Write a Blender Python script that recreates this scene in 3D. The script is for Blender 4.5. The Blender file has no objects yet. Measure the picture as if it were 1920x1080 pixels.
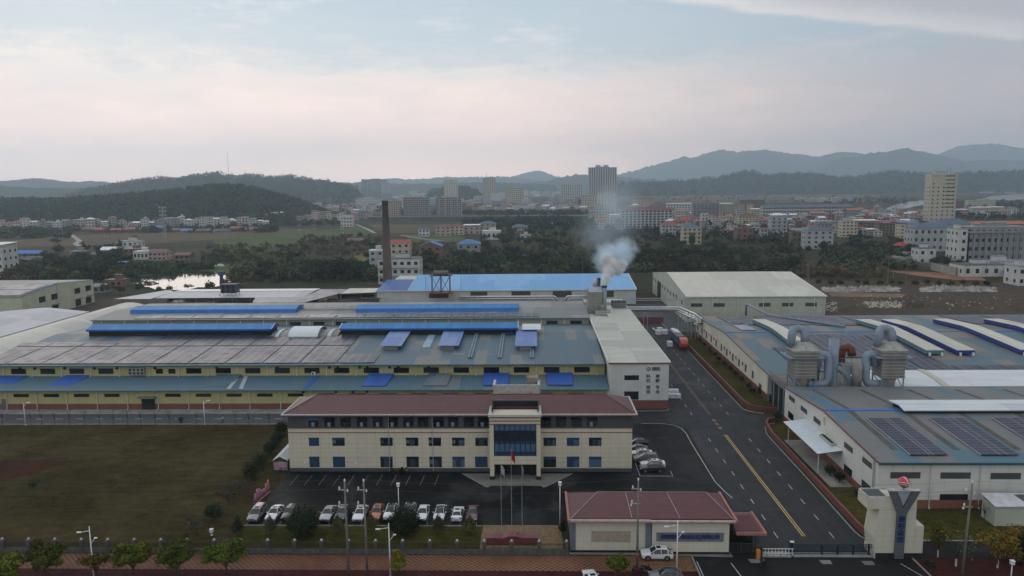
import bpy, math, random
import numpy as np
from mathutils import Vector, Matrix
random.seed(7)
SC = bpy.context.scene
HAZE_D = 1.3e-4                                 # density of the air
COL = SC.collection

# ------------------------------------------------------------------ camera
EYE = (0.0, 0.0, 53.0)
YAW, PITCH, ROLL = math.radians(1.69776), math.radians(7.91961), math.radians(0.6)
FPX = 1370.0                                   # focal length in pixels of a 1920 px wide frame
_fw = Vector((-math.sin(YAW)*math.cos(PITCH), math.cos(YAW)*math.cos(PITCH), -math.sin(PITCH)))
_r0 = Vector((math.cos(YAW), math.sin(YAW), 0.0))
_u0 = _r0.cross(_fw)
_rt = _r0*math.cos(ROLL) - _u0*math.sin(ROLL)
_up = _u0*math.cos(ROLL) + _r0*math.sin(ROLL)
cd = bpy.data.cameras.new("camera"); cam = bpy.data.objects.new("camera", cd); COL.objects.link(cam)
cam.matrix_world = Matrix(((_rt.x, _up.x, -_fw.x, EYE[0]), (_rt.y, _up.y, -_fw.y, EYE[1]), (_rt.z, _up.z, -_fw.z, EYE[2]), (0, 0, 0, 1)))
cd.sensor_width = 36.0; cd.lens = 36.0*FPX/1920.0
cd.clip_start = 0.5; cd.clip_end = 60000.0
SC.camera = cam

# ------------------------------------------------------------------ sky, sun, exposure
SC.view_settings.view_transform = 'Standard'; SC.view_settings.look = 'None'
SC.view_settings.exposure = 0.0; SC.view_settings.gamma = 1.0
SC.view_settings.use_curve_mapping = False
SUN_EL, SUN_AZ = math.radians(20), math.radians(-32)      # low in the hazy sky ahead, left of the road direction
W = bpy.data.worlds.new("World"); SC.world = W; W.use_nodes = True
wt = W.node_tree; wt.nodes.clear()
def wn(t, **k):
    n = wt.nodes.new(t)
    for a, v in k.items(): setattr(n, a, v)
    return n
def wl(a, b): wt.links.new(a, b)
def wm(op, a, b=None, c=None, clamp=False):
    n = wn('ShaderNodeMath', operation=op, use_clamp=clamp)
    for i, x in enumerate((a, b, c)):
        if x is None: continue
        if isinstance(x, (int, float)): n.inputs[i].default_value = x
        else: wl(x, n.inputs[i])
    return n.outputs[0]
def wramp(fac, stops):
    n = wn('ShaderNodeValToRGB'); e = n.color_ramp.elements
    while len(e) < len(stops): e.new(0.5)
    for el, (p, c) in zip(e, stops): el.position = p; el.color = (*c, 1)
    wl(fac, n.inputs[0]); return n.outputs[0]
def wmix(f, a, b, mode='MIX'):
    n = wn('ShaderNodeMix', data_type='RGBA', blend_type=mode)
    for s, x in ((n.inputs[0], f), (n.inputs[6], a), (n.inputs[7], b)):
        if isinstance(x, (int, float)): s.default_value = x
        elif isinstance(x, tuple): s.default_value = (*x, 1)
        else: wl(x, s)
    return n.outputs[2]
tc = wn('ShaderNodeTexCoord'); sep = wn('ShaderNodeSeparateXYZ'); wl(tc.outputs['Generated'], sep.inputs[0])
dx, dy, dz = sep.outputs
front = wm('MAXIMUM', dy, 0.08)
az = wm('DIVIDE', dx, front); el = wm('DIVIDE', wm('MAXIMUM', dz, 0.0), wm('MAXIMUM', wm('SQRT', wm('ADD', wm('MULTIPLY', dx, dx), wm('MULTIPLY', dy, dy))), 0.05))
comb = wn('ShaderNodeCombineXYZ'); wl(wm('MULTIPLY', az, 1.0), comb.inputs[0]); wl(wm('MULTIPLY', el, 4.5), comb.inputs[1])
def wnoise(scale, detail, rough=.55, off=0, dist=0):
    mp = wn('ShaderNodeMapping'); mp.inputs['Location'].default_value = (off, off*1.7, off*.3)
    wl(comb.outputs[0], mp.inputs[0])
    n = wn('ShaderNodeTexNoise'); n.inputs['Scale'].default_value = scale; n.inputs['Detail'].default_value = detail
    n.inputs['Roughness'].default_value = rough; n.inputs['Distortion'].default_value = dist
    wl(mp.outputs[0], n.inputs[0]); return n.outputs[0]
n1 = wnoise(3.2, 6, .6, 3.1); n2 = wnoise(9, 5, .6, 7.7)
n3 = wnoise(16, 6, .65, 2.2, .6)
elw = wm('ADD', wm('ADD', el, wm('MULTIPLY', wm('SUBTRACT', n1, .5), .085)), wm('MULTIPLY', wm('SUBTRACT', n3, .5), .05))      # wavy top edge of the pale cloud bank
left = wramp(elw, [(0, (2.7, 1.88, 1.52)), (.06, (1.85, 1.34, 1.13)), (.12, (1.30, 1.045, .935)), (.145, (1.10, .98, .92)), (.158, (.90, .87, .865)), (.178, (.71, .78, .825)), (.24, (.56, .675, .765)), (.42, (.72, .79, .86)), (1, (.86, .92, 1.0))])
right = wramp(elw, [(0, (1.15, .86, .76)), (.06, (.82, .67, .63)), (.12, (.60, .555, .57)), (.15, (.53, .54, .575)), (.19, (.43, .535, .62)), (.30, (.43, .53, .62)), (.42, (.68, .74, .81)), (1, (.86, .92, 1.0))])
azf = wn('ShaderNodeMapRange', interpolation_type='SMOOTHSTEP'); wl(az, azf.inputs[0])
azf.inputs[1].default_value = -.12; azf.inputs[2].default_value = .62
skyc = wmix(azf.outputs[0], left, right)
# thin streaks of high cloud
st = wn('ShaderNodeMapRange', interpolation_type='SMOOTHSTEP'); wl(wm('ADD', wm('MULTIPLY', n2, .55), wm('MULTIPLY', n1, .45)), st.inputs[0])
st.inputs[1].default_value = .51; st.inputs[2].default_value = .66; st.inputs[4].default_value = .6
hi = wn('ShaderNodeMapRange', interpolation_type='SMOOTHSTEP'); wl(el, hi.inputs[0]); hi.inputs[1].default_value = .05; hi.inputs[2].default_value = .16
skyc = wmix(wm('MULTIPLY', st.outputs[0], hi.outputs[0]), skyc, wmix(azf.outputs[0], (1.04, .97, .94), (.68, .64, .64)))
# the long cloud bank on the upper right, with a pale fringe along its lower edge
edge = wm('SUBTRACT', el, wm('ADD', wm('MULTIPLY', az, -.175), wm('ADD', .2615, wm('MULTIPLY', wm('SUBTRACT', n2, .5), .018))))
bank = wn('ShaderNodeMapRange', interpolation_type='SMOOTHSTEP'); wl(edge, bank.inputs[0]); bank.inputs[1].default_value = -.002; bank.inputs[2].default_value = .008
onr = wn('ShaderNodeMapRange', interpolation_type='SMOOTHSTEP'); wl(az, onr.inputs[0]); onr.inputs[1].default_value = .08; onr.inputs[2].default_value = .2
fr = wn('ShaderNodeMapRange', interpolation_type='SMOOTHSTEP'); wl(edge, fr.inputs[0]); fr.inputs[1].default_value = .0; fr.inputs[2].default_value = .035
bankc = wmix(fr.outputs[0], wmix(azf.outputs[0], (1.0, .95, .92), (.78, .74, .74)), wmix(azf.outputs[0], (.70, .69, .71), (.52, .51, .55)))
skyc = wmix(wm('MULTIPLY', bank.outputs[0], onr.outputs[0]), skyc, bankc)
# overcast half of the sky behind the viewer
bk = wn('ShaderNodeMapRange', interpolation_type='SMOOTHSTEP'); wl(dy, bk.inputs[0]); bk.inputs[1].default_value = .3; bk.inputs[2].default_value = -.4
skyc = wmix(bk.outputs[0], skyc, wramp(el, [(0, (.74, .755, .77)), (.4, (.85, .875, .91)), (1, (.87, .92, .99))]))
nish = wn('ShaderNodeTexSky', sky_type='NISHITA'); nish.sun_disc = False; nish.sun_elevation = SUN_EL; nish.sun_rotation = SUN_AZ
nish.dust_density = 4.0; nish.air_density = 1.5
skyc = wmix(1.0, skyc, (10, 10, 10), 'MULTIPLY')          # in the units of the sky texture, which is shown at a tenth
skyc = wmix(.02, skyc, nish.outputs[0])
bg = wn('ShaderNodeBackground'); bg.inputs[1].default_value = 0.1; wl(skyc, bg.inputs[0])
wo = wn('ShaderNodeOutputWorld'); wl(bg.outputs[0], wo.inputs[0])
W.cycles.sampling_method = 'MANUAL'; W.cycles.sample_map_resolution = 512
sl = bpy.data.lights.new("sun", 'SUN'); sl.energy = 0.5; sl.angle = math.radians(35); sl.color = (1.0, .86, .74)
sun = bpy.data.objects.new("sun", sl); COL.objects.link(sun)
_sd = Vector((math.sin(SUN_AZ)*math.cos(SUN_EL), math.cos(SUN_AZ)*math.cos(SUN_EL), math.sin(SUN_EL)))
sun.rotation_euler = _sd.to_track_quat('Z', 'Y').to_euler()
sun.location = (0, 0, 200)
cy = SC.cycles
cy.max_bounces = 6; cy.diffuse_bounces = 2; cy.glossy_bounces = 2; cy.transmission_bounces = 2; cy.volume_bounces = 3; cy.transparent_max_bounces = 4
cy.volume_step_rate = 2.0; cy.use_denoising = True

# ------------------------------------------------------------------ helpers: points, meshes, materials
def ray(u, v):
    return _rt*((u-960)/FPX) - _up*((v-540)/FPX) + _fw
def G(u, v, z=0.0):
    """where the sight line of a photo pixel meets the level z"""
    d = ray(u, v); t = (z-EYE[2])/d.z
    return (d.x*t, d.y*t)
def QY(u, v, y):
    d = ray(u, v); t = y/d.y
    return (d.x*t, EYE[2]+d.z*t)
def WPX(y): return y/FPX                      # metres per photo pixel at distance y

def rgb(r, g, b):
    """sRGB 0..255 -> linear"""
    f = lambda c: c/12.92 if c <= .04045 else ((c+.055)/1.055)**2.4
    return (f(r/255), f(g/255), f(b/255))

class MB:
    def __init__(s): s.v = []; s.f = []; s.m = []
    def face(s, pts, m=0):
        i = len(s.v); s.v += [tuple(p) for p in pts]; s.f.append(tuple(range(i, i+len(pts)))); s.m.append(m); return s
    def box(s, x0, x1, y0, y1, z0, z1, m=0, skip=''):
        if x0 > x1: x0, x1 = x1, x0
        if y0 > y1: y0, y1 = y1, y0
        i = len(s.v)
        s.v += [(x0,y0,z0),(x1,y0,z0),(x1,y1,z0),(x0,y1,z0),(x0,y0,z1),(x1,y0,z1),(x1,y1,z1),(x0,y1,z1)]
        for k, q in (('b',(3,2,1,0)),('t',(4,5,6,7)),('f',(0,1,5,4)),('r',(1,2,6,5)),('k',(2,3,7,6)),('l',(3,0,4,7))):
            if k in skip: continue
            s.f.append(tuple(i+a for a in q)); s.m.append(m)
        return s
    def prism(s, prof, a, b, axis='x', m=0, caps=True, closed=True):
        """profile of (p, z) swept along an axis: axis x -> p is y; axis y -> p is x"""
        n = len(prof); i = len(s.v)
        for t in (a, b):
            for p, z in prof: s.v.append((t, p, z) if axis == 'x' else (p, t, z))
        for k in range(n if closed else n-1):
            k2 = (k+1) % n
            s.f.append((i+k, i+k2, i+n+k2, i+n+k)); s.m.append(m)
        if caps:
            s.f.append(tuple(i+k for k in range(n))); s.f.append(tuple(i+n+k for k in reversed(range(n)))); s.m += [m, m]
        return s
    def bar(s, p, q, r, n=6, m=0, r2=None, caps=True):
        p = Vector(p); q = Vector(q); d = (q-p).normalized() if (q-p).length > 1e-9 else Vector((0,0,1))
        a = d.cross(Vector((0,0,1)) if abs(d.z) < .95 else Vector((1,0,0))).normalized(); b = d.cross(a)
        i = len(s.v); r2 = r if r2 is None else r2
        for c, rr in ((p, r), (q, r2)):
            for k in range(n):
                t = 2*math.pi*k/n; s.v.append(tuple(c + a*(rr*math.cos(t)) + b*(rr*math.sin(t))))
        for k in range(n):
            k2 = (k+1) % n; s.f.append((i+k, i+k2, i+n+k2, i+n+k)); s.m.append(m)
        if caps:
            s.f.append(tuple(i+k for k in reversed(range(n)))); s.f.append(tuple(i+n+k for k in range(n))); s.m += [m, m]
        return s
    def tube(s, pts, r, n=8, m=0):
        pts = [Vector(p) for p in pts]; i0 = len(s.v); ref = None
        for j, p in enumerate(pts):
            d = (pts[min(j+1, len(pts)-1)] - pts[max(j-1, 0)]).normalized()
            if ref is None: ref = d.cross(Vector((0,0,1)) if abs(d.z) < .9 else Vector((0,1,0))).normalized()
            a = (ref - d*ref.dot(d)).normalized(); ref = a; b = d.cross(a)
            rr = r[j] if isinstance(r, (list, tuple)) else r
            for k in range(n):
                t = 2*math.pi*k/n; s.v.append(tuple(p + a*(rr*math.cos(t)) + b*(rr*math.sin(t))))
        for j in range(len(pts)-1):
            for k in range(n):
                k2 = (k+1) % n; a = i0+j*n; s.f.append((a+k, a+k2, a+n+k2, a+n+k)); s.m.append(m)
        s.f.append(tuple(i0+k for k in reversed(range(n)))); e = i0+(len(pts)-1)*n
        s.f.append(tuple(e+k for k in range(n))); s.m += [m, m]
        return s
    def lathe(s, x, y, prof, n=16, m=0, caps=True):
        i0 = len(s.v)
        for r, z in prof:
            for k in range(n):
                t = 2*math.pi*(k+.5)/n; s.v.append((x+r*math.cos(t), y+r*math.sin(t), z))
        for j in range(len(prof)-1):
            for k in range(n):
                k2 = (k+1) % n; a = i0+j*n; s.f.append((a+k, a+k2, a+n+k2, a+n+k)); s.m.append(m)
        if caps:
            s.f.append(tuple(i0+k for k in reversed(range(n)))); e = i0+(len(prof)-1)*n
            s.f.append(tuple(e+k for k in range(n))); s.m += [m, m]
        return s
    def ball(s, c, r, n=12, rows=8, m=0, sz=1.0):
        return s.lathe(c[0], c[1], [(max(r*math.sin(math.pi*j/rows), 1e-3), c[2]-r*sz*math.cos(math.pi*j/rows)) for j in range(rows+1)], n, m, False)
    def build(s, name, mats, parent=None, smooth=False, local=False):
        me = bpy.data.meshes.new(name)
        vs = s.v
        if parent is not None and not local:
            L = parent.get('_at', (0, 0, 0)); vs = [(a-L[0], b-L[1], c-L[2]) for a, b, c in vs]
        me.from_pydata(vs, [], s.f)
        if not isinstance(mats, (list, tuple)): mats = [mats]
        for mt in mats: me.materials.append(mt)
        if len(mats) > 1: me.polygons.foreach_set('material_index', s.m)
        if smooth: me.polygons.foreach_set('use_smooth', [True]*len(s.f))
        me.update()
        return link(bpy.data.objects.new(name, me), parent)

CH = {}
def link(o, parent=None):
    COL.objects.link(o)
    if parent is not None:
        o.parent = parent; CH.setdefault(parent.name, []).append(o)
    return o
def tag(o, label, cat, group=None, kind=None):
    if label: o['label'] = label
    if cat: o['category'] = cat
    if group: o['group'] = group
    if kind: o['kind'] = kind
    return o
def thing(name, label, cat, loc=(0, 0, 0), rz=0.0, group=None):
    o = link(bpy.data.objects.new(name, None)); o.location = loc; o.rotation_euler = (0, 0, rz)
    o.empty_display_size = .3; o['_at'] = tuple(float(a) for a in loc)
    return tag(o, label, cat, group)
def struct(o, kind='structure'): o['kind'] = kind; return o
def dup(o, parent=None, loc=None, rz=None, sc=None, label=None, group=None):
    c = link(o.copy(), parent)
    if loc is not None: c.location = loc
    if rz is not None: c.rotation_euler = (0, 0, rz)
    if sc is not None: c.scale = sc if isinstance(sc, (tuple, list)) else (sc, sc, sc)
    if label: c['label'] = label
    if group: c['group'] = group
    for k in CH.get(o.name, []): dup(k, c)
    return c

class NT:
    """small wrapper for building a surface material"""
    def __init__(s, name):
        s.mat = bpy.data.materials.new(name); s.mat.use_nodes = True; s.t = s.mat.node_tree
        s.b = s.t.nodes['Principled BSDF']; s.tc = s.t.nodes.new('ShaderNodeTexCoord')
    def n(s, ty, **k):
        n = s.t.nodes.new(ty)
        for a, v in k.items(): setattr(n, a, v)
        return n
    def put(s, sock, x):
        if x is None: return
        if isinstance(x, (int, float)): sock.default_value = x
        elif isinstance(x, tuple): sock.default_value = (*x, 1) if len(x) == 3 and sock.type == 'RGBA' else x
        else: s.t.links.new(x, sock)
    def math(s, op, a, b=None, c=None, clamp=False):
        n = s.n('ShaderNodeMath', operation=op, use_clamp=clamp)
        for i, x in enumerate((a, b, c)): s.put(n.inputs[i], x)
        return n.outputs[0]
    def mix(s, f, a, b, mode='MIX'):
        n = s.n('ShaderNodeMix', data_type='RGBA', blend_type=mode)
        s.put(n.inputs[0], f); s.put(n.inputs[6], a); s.put(n.inputs[7], b); return n.outputs[2]
    def noise(s, scale, detail=4, rough=.55, vec=None, dist=0, stretch=None):
        n = s.n('ShaderNodeTexNoise'); n.inputs['Scale'].default_value = scale; n.inputs['Detail'].default_value = detail
        n.inputs['Roughness'].default_value = rough; n.inputs['Distortion'].default_value = dist
        v = vec or s.tc.outputs['Object']
        if stretch:
            m = s.n('ShaderNodeMapping'); m.inputs['Scale'].default_value = stretch; s.t.links.new(v, m.inputs[0]); v = m.outputs[0]
        s.t.links.new(v, n.inputs[0]); return n.outputs[0]
    def ramp(s, f, lo, hi, a=0.0, b=1.0):
        n = s.n('ShaderNodeMapRange', interpolation_type='SMOOTHSTEP'); s.put(n.inputs[0], f)
        for i, x in ((1, lo), (2, hi), (3, a), (4, b)): n.inputs[i].default_value = x
        return n.outputs[0]
    def xyz(s, what='Object'):
        n = s.n('ShaderNodeSeparateXYZ'); s.t.links.new(s.tc.outputs[what], n.inputs[0]); return n.outputs
    def line(s, coord, pitch, width, off=0.0):
        """1 on thin lines every `pitch` metres"""
        f = s.math('FRACT', s.math('DIVIDE', s.math('ADD', coord, off), pitch))
        return s.math('LESS_THAN', f, width/pitch)
    def cell(s, a, pa, b=None, pb=1.0, seed=0.0):
        """random 0..1 per rectangular cell"""
        ca = s.math('FLOOR', s.math('DIVIDE', a, pa)); cb = s.math('FLOOR', s.math('DIVIDE', b, pb)) if b is not None else 0.0
        c = s.n('ShaderNodeCombineXYZ'); s.put(c.inputs[0], ca); s.put(c.inputs[1], cb); c.inputs[2].default_value = seed
        w = s.n('ShaderNodeTexWhiteNoise', noise_dimensions='3D'); s.t.links.new(c.outputs[0], w.inputs[0]); return w.outputs[0]
    def out(s, col, rough=.75, metal=0.0, spec=.35, bump=None, bs=.3, bd=.05):
        s.put(s.b.inputs['Base Color'], col); s.put(s.b.inputs['Roughness'], rough); s.put(s.b.inputs['Metallic'], metal)
        s.put(s.b.inputs['Specular IOR Level'], spec)
        if bump is not None:
            n = s.n('ShaderNodeBump'); n.inputs['Strength'].default_value = bs; n.inputs['Distance'].default_value = bd
            s.put(n.inputs['Height'], bump); s.t.links.new(n.outputs[0], s.b.inputs['Normal'])
        return s.mat
def mul(c, k): return tuple(x*k for x in c)
def plain(name, col, rough=.75, var=.16, scale=.6, metal=0.0, spec=.35, dirt=0.0, per_object=0.0):
    m = NT(name); n = m.noise(scale, 5, .6)
    c = m.mix(m.ramp(n, .3, .7), mul(col, 1-var), mul(col, 1+var))
    if dirt: c = m.mix(m.ramp(m.noise(scale*.35, 6, .7), .5, .75, 0, dirt), c, mul((.12, .105, .085), .8))
    if per_object:
        oi = m.n('ShaderNodeObjectInfo'); hv = m.n('ShaderNodeHueSaturation')
        m.put(hv.inputs['Value'], m.math('ADD', 1-per_object, m.math('MULTIPLY', oi.outputs['Random'], 2*per_object))); m.put(hv.inputs['Color'], c); c = hv.outputs[0]
    return m.out(c, rough, metal, spec)

MAT = {}
def K(name, *a, **k):
    MAT[name] = plain(name, *a, **k); return MAT[name]
# ------------------------------------------------------------------ materials
def mat_roof(name, base, alt, patch=.5, px=3.0, py=9.0, seed=1.0, along='y', ribs=.9, rust=0.0):
    m = NT(name); X, Y, Z = m.xyz(); a, b = (X, Y) if along == 'y' else (Y, X)
    big = m.noise(.035, 3, .5)
    sel = m.math('ADD', m.math('MULTIPLY', m.cell(a, px, b, py, seed), .55), m.math('MULTIPLY', big, .75))
    c = m.mix(m.ramp(sel, .95-patch*.6, 1.0-patch*.6), base, alt)
    c = m.mix(m.ramp(m.noise(.45, 6, .7, stretch=(1, .25, 1) if along == 'y' else (.25, 1, 1)), .3, .75, 0, .45), c, mul(alt, .72))
    rib = m.line(a, ribs, ribs*.22); seam = m.line(b, py, .18)
    c = m.mix(m.math('MULTIPLY', rib, .22), c, mul(base, .45)); c = m.mix(m.math('MULTIPLY', seam, .3), c, mul(base, .4))
    if rust: c = m.mix(m.ramp(m.noise(.2, 6, .75), .56, .72, 0, rust), c, (.16, .09, .05))
    return m.out(c, .55, 0, .4)
def mat_panel(name, base=(.022, .026, .05), px=1.1, py=2.05, rough=.16, coat=.0, along='y'):
    m = NT(name); X, Y, Z = m.xyz()
    c = m.mix(m.cell(X, px, Y, py, 3.0), mul(base, .8), mul(base, 1.25))
    c = m.mix(m.math('MULTIPLY', m.math('MAXIMUM', m.line(X, px*2, .10), m.line(Y, py, .07)), .8), c, (.32, .33, .36))
    c = m.mix(m.math('MULTIPLY', m.line(Y, px, .03), .3), c, (.3, .3, .33))
    r = m.math('ADD', rough, m.math('MULTIPLY', m.cell(X, px*2, Y, py, 8.0), .10))
    return m.out(c, r, 0, .2)
def mat_tile_roof(name, base, pitch=.62, vpitch=.5):
    m = NT(name); X, Y, Z = m.xyz()
    rows = m.line(Y, vpitch*1.3, .22); cols = m.line(X, pitch, .12)
    c = m.mix(m.ramp(m.noise(.5, 5, .6), .3, .7), mul(base, .85), mul(base, 1.12))
    c = m.mix(m.math('MULTIPLY', m.cell(X, pitch, Y, vpitch*1.3, 2.0), .35), c, mul(base, .72))
    c = m.mix(m.math('MULTIPLY', rows, .45), c, mul(base, .42)); c = m.mix(m.math('MULTIPLY', cols, .22), c, mul(base, .5))
    return m.out(c, .5, 0, .4)
def mat_clad(name, base, pw=2.2, ph=1.0, joint=.05, jc=None, var=.1, dirt=.25, horiz='x', vz=True):
    """flat wall cladding: panel joints, faint stains running down"""
    m = NT(name); X, Y, Z = m.xyz(); H = m.math('ADD', X, Y)
    c = m.mix(m.ramp(m.noise(.25, 5, .6), .3, .7), mul(base, 1-var), mul(base, 1+var*.6))
    c = m.mix(m.math('MULTIPLY', m.cell(H, pw, Z, ph, 5.0), .12), c, mul(base, .8))
    j = m.line(H, pw, joint)
    if vz: j = m.math('MAXIMUM', j, m.line(Z, ph, joint))
    c = m.mix(m.math('MULTIPLY', j, .55), c, jc or mul(base, .45))
    c = m.mix(m.ramp(m.noise(.7, 6, .7, stretch=(1, 1, .12)), .52, .8, 0, dirt), c, mul((.2, .18, .14), .8))
    return m.out(c, .7, 0, .3)
def mat_glass(name, tint=(.012, .018, .025), rough=.08, var=0):
    m = NT(name); X, Y, Z = m.xyz()
    oi = m.n('ShaderNodeObjectInfo')
    c = m.mix(oi.outputs['Random'], mul(tint, .35), mul(tint, 1.5)) if var else tint
    return m.out(c, rough, 0, .55)
def mat_asphalt(name, base, worn, scale=.12, rough=.62, wet=0.0, patch=.5, lanes=None):
    m = NT(name); X, Y, Z = m.xyz()
    n = m.noise(scale, 7, .68, dist=.4); f = m.noise(6.0, 3, .6)
    c = m.mix(m.ramp(n, patch-.06, patch+.10), base, worn)
    c = m.mix(m.ramp(m.noise(scale*4, 5, .65, stretch=(1, .3, 1)), .5, .72, 0, .5), c, mul(base, .6))
    if lanes:
        tr = m.math('ABSOLUTE', m.math('SUBTRACT', m.math('FRACT', m.math('DIVIDE', m.math('ADD', X, lanes), 2.1)), .5))
        c = m.mix(m.math('MULTIPLY', m.ramp(tr, .28, .46, .0, .45), m.noise(.25, 4, .6, stretch=(1, .12, 1))), c, mul(base, .45))
        c = m.mix(m.ramp(m.noise(.5, 5, .7, stretch=(2.2, .12, 1)), .60, .72, 0, .55), c, mul(worn, 1.6))
        c = m.mix(m.ramp(m.noise(.33, 3, .5), .69, .73, 0, .7), c, mul(base, .4))
    w = m.n('ShaderNodeTexVoronoi', feature='DISTANCE_TO_EDGE'); w.inputs['Scale'].default_value = .11; m.t.links.new(m.tc.outputs['Object'], w.inputs[0])
    c = m.mix(m.math('MULTIPLY', m.math('LESS_THAN', w.outputs[0], .006), .5), c, mul(base, .35))
    c = m.mix(m.math('MULTIPLY', f, .35), c, mul(base, 1.7))
    r = m.ramp(n, .35, .6, rough-wet, rough+.12)
    return m.out(c, r, 0, .12)
def mat_ground(name, a, b, c3, scale=.03, rough=.95, clump=.6):
    m = NT(name); n = m.noise(scale, 8, .65, dist=.5); n2 = m.noise(scale*7, 6, .7); n3 = m.noise(clump, 4, .7, stretch=(.5, 1.2, 1))
    c = m.mix(m.ramp(n, .36, .62), a, b); c = m.mix(m.ramp(n2, .5, .74, 0, .8), c, c3)
    c = m.mix(m.ramp(n3, .3, .75), mul_node(m, c, .72), mul_node(m, c, 1.22))
    return m.out(c, rough, 0, .04)
def mul_node(m, c, k): return m.mix(1.0, c, (k, k, k), 'MULTIPLY')

RT_TEAL = mat_roof('roof_teal', (.0527, .11, .1485), (.1573, .1628, .1575), .34, 3.0, 14.0, 1.0)
RT_LEAN = mat_roof('roof_teal_lower', (.0492, .1188, .1645), (.1271, .1496, .1598), .2, 6.0, 9.0, 4.0)
RT_RIGHT = mat_roof('roof_blue_grey', (.0676, .138, .172), (.1924, .1702, .148), .46, 4.5, 11.0, 2.2)
RT_FRONT = mat_roof('roof_weathered_grey', (.054, .1452, .198), (.1485, .1514, .1478), .78, 3.0, 9.0, 6.1, rust=.0)
RT_GREY = mat_roof('roof_grey', (.14, .155, .16), (.22, .22, .215), .5, 6, 12, 3.3)
RT_SKYBLUE = mat_roof('roof_sky_blue', (.125, .33, .60), (.18, .40, .66), .3, 8.0, 40.0, 1.7)
RT_DKBLUE = mat_roof('roof_dark_blue', (.02, .09, .30), (.05, .14, .36), .2, 8.0, 40.0, 1.2)
RT_VENT = mat_roof('vent_blue', (.012, .15, .40), (.02, .19, .45), .4, 1.0, 30, 2.2, ribs=.8)
RT_VENT_D = plain('vent_dark_blue', (.012, .06, .24), .5, .1, .4)
RT_CANOPY = mat_roof('canopy_blue', (.016, .08, .33), (.025, .10, .37), .3, 2, 9, 2.9, ribs=.6)
RT_CANOPY_PALE = mat_roof('canopy_pale_blue', (.10, .18, .42), (.16, .24, .45), .5, 1.5, 9, 2.4, ribs=.6)
RT_CREAM = mat_roof('roof_cream', (.483, .4778, .4095), (.378, .378, .336), .15, 12, 26, 2.0, along='x', ribs=1.0)
RT_CREAM_Y = mat_roof('roof_cream_ribbed', (.564, .546, .456), (.48, .468, .396), .2, 9, 26, 2.0, ribs=1.0)
RT_PALE = mat_roof('roof_pale_grey', (.42, .43, .46), (.33, .34, .37), .3, 9, 16, 5.0, ribs=1.0)
RT_WHITE = mat_roof('roof_white', (.60, .64, .66), (.48, .51, .53), .15, 12, 30, 7.0, along='x', ribs=1.0)
PV = mat_panel('solar_glass', rough=.3)
PV_DARK = mat_panel('solar_glass_dark', (.018, .022, .045), rough=.24)
RED_TILE = mat_tile_roof('red_tile', (.102, .036, .038))
WALL_YEL = mat_clad('wall_yellow', (.378, .345, .164), 7.5, 60, .04, dirt=.3)
WALL_RED = mat_clad('wall_red_brown', (.17, .062, .048), 1.2, .35, .05, dirt=.3)
WALL_DK = K('plinth_dark', (.055, .062, .07), .6)
WALL_BEIGE = mat_clad('wall_beige', (.289, .2762, .1997), 7.5, 60, .05, dirt=.35)
WALL_WHITE = mat_clad('wall_white', (.476, .4845, .4675), 1.0, 60, .03, dirt=.15, vz=False)
WALL_GREEN = mat_clad('wall_grey_green', (.40, .42, .35), 6.6, 3.4, .08, dirt=.2)
WALL_PALEG = mat_clad('wall_pale_green', (.44, .45, .34), 8.0, 60, .06, dirt=.2)
WALL_CREAM = mat_clad('wall_cream', (.62, .585, .49), 6.0, 60, .05, dirt=.25)
WALL_STONE = mat_clad('wall_stone_cream', (.5264, .4816, .3752), 1.75, .92, .06, var=.06, dirt=.12)
WALL_GATE = mat_clad('wall_gate_stone', (.50, .475, .395), 1.1, .85, .03, var=.06, dirt=.2)
WALL_SLATE = mat_clad('wall_slate', (.062, .07, .078), 1.2, 1.0, .03, var=.08, dirt=.0)
TRIM_RED = K('trim_red', (.15, .045, .04), .6)
TRIM_PINK = K('trim_pink', (.30, .13, .11), .6)
TRIM_PALE = K('trim_pale', (.40, .39, .37), .7, dirt=.5, scale=2)
FRAME = K('frame_white', (.55, .56, .56), .5)
FRAME_DK = K('frame_dark', (.03, .04, .05), .4)
GLASS = mat_glass('window_glass', var=1)
GLASS_BLUE = mat_glass('window_glass_blue', (.02, .055, .115), .06)
GLASS_BLUE_L = mat_glass('window_glass_pale', (.06, .12, .20), .06)
DARK = K('dark_opening', (.012, .013, .014), .9)
PIPE_W = K('pipe_white', (.52, .53, .51), .5, dirt=.3, scale=1.5)
STEEL = K('steel_galvanised', (.32, .34, .36), .45, metal=.4)
def mat_ribbed(name, base, pitch):
    m = NT(name); X, Y, Z = m.xyz(); c = m.mix(m.ramp(m.noise(.8, 5, .65, stretch=(1, 1, .3)), .3, .7), mul(base, .75), mul(base, 1.15))
    c = m.mix(m.math('MULTIPLY', m.line(Z, pitch, pitch*.45), .6), c, mul(base, 1.9)); c = m.mix(m.math('MULTIPLY', m.line(Z, pitch, pitch*.12), .7), c, mul(base, .35))
    return m.out(c, .45, .25, .4)
STEEL_CLAD = mat_ribbed('steel_cladding', (.19, .185, .165), .62)
DUCT = K('duct_grey_blue', (.19, .235, .29), .45, .12, .6, dirt=.2)
LAGGED = K('pipe_lagging', (.52, .52, .50), .32, .14, .7, metal=.7)
RUST = K('rust', (.12, .04, .025), .8, .4, 1.2)
CONC = K('concrete', (.15, .145, .13), .85, .2, .3, dirt=.4)
CONC_PALE = K('concrete_pale', (.22, .215, .195), .85, .2, .4, dirt=.35)
WHITE = K('paint_white', (.62, .62, .60), .5, .06)
MARK = K('road_marking_white', (.36, .36, .35), .7, .25, 2.0, dirt=.5)
MARK_Y = K('road_marking_yellow', (.46, .33, .10), .7, .2, 2.0, dirt=.4)
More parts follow.
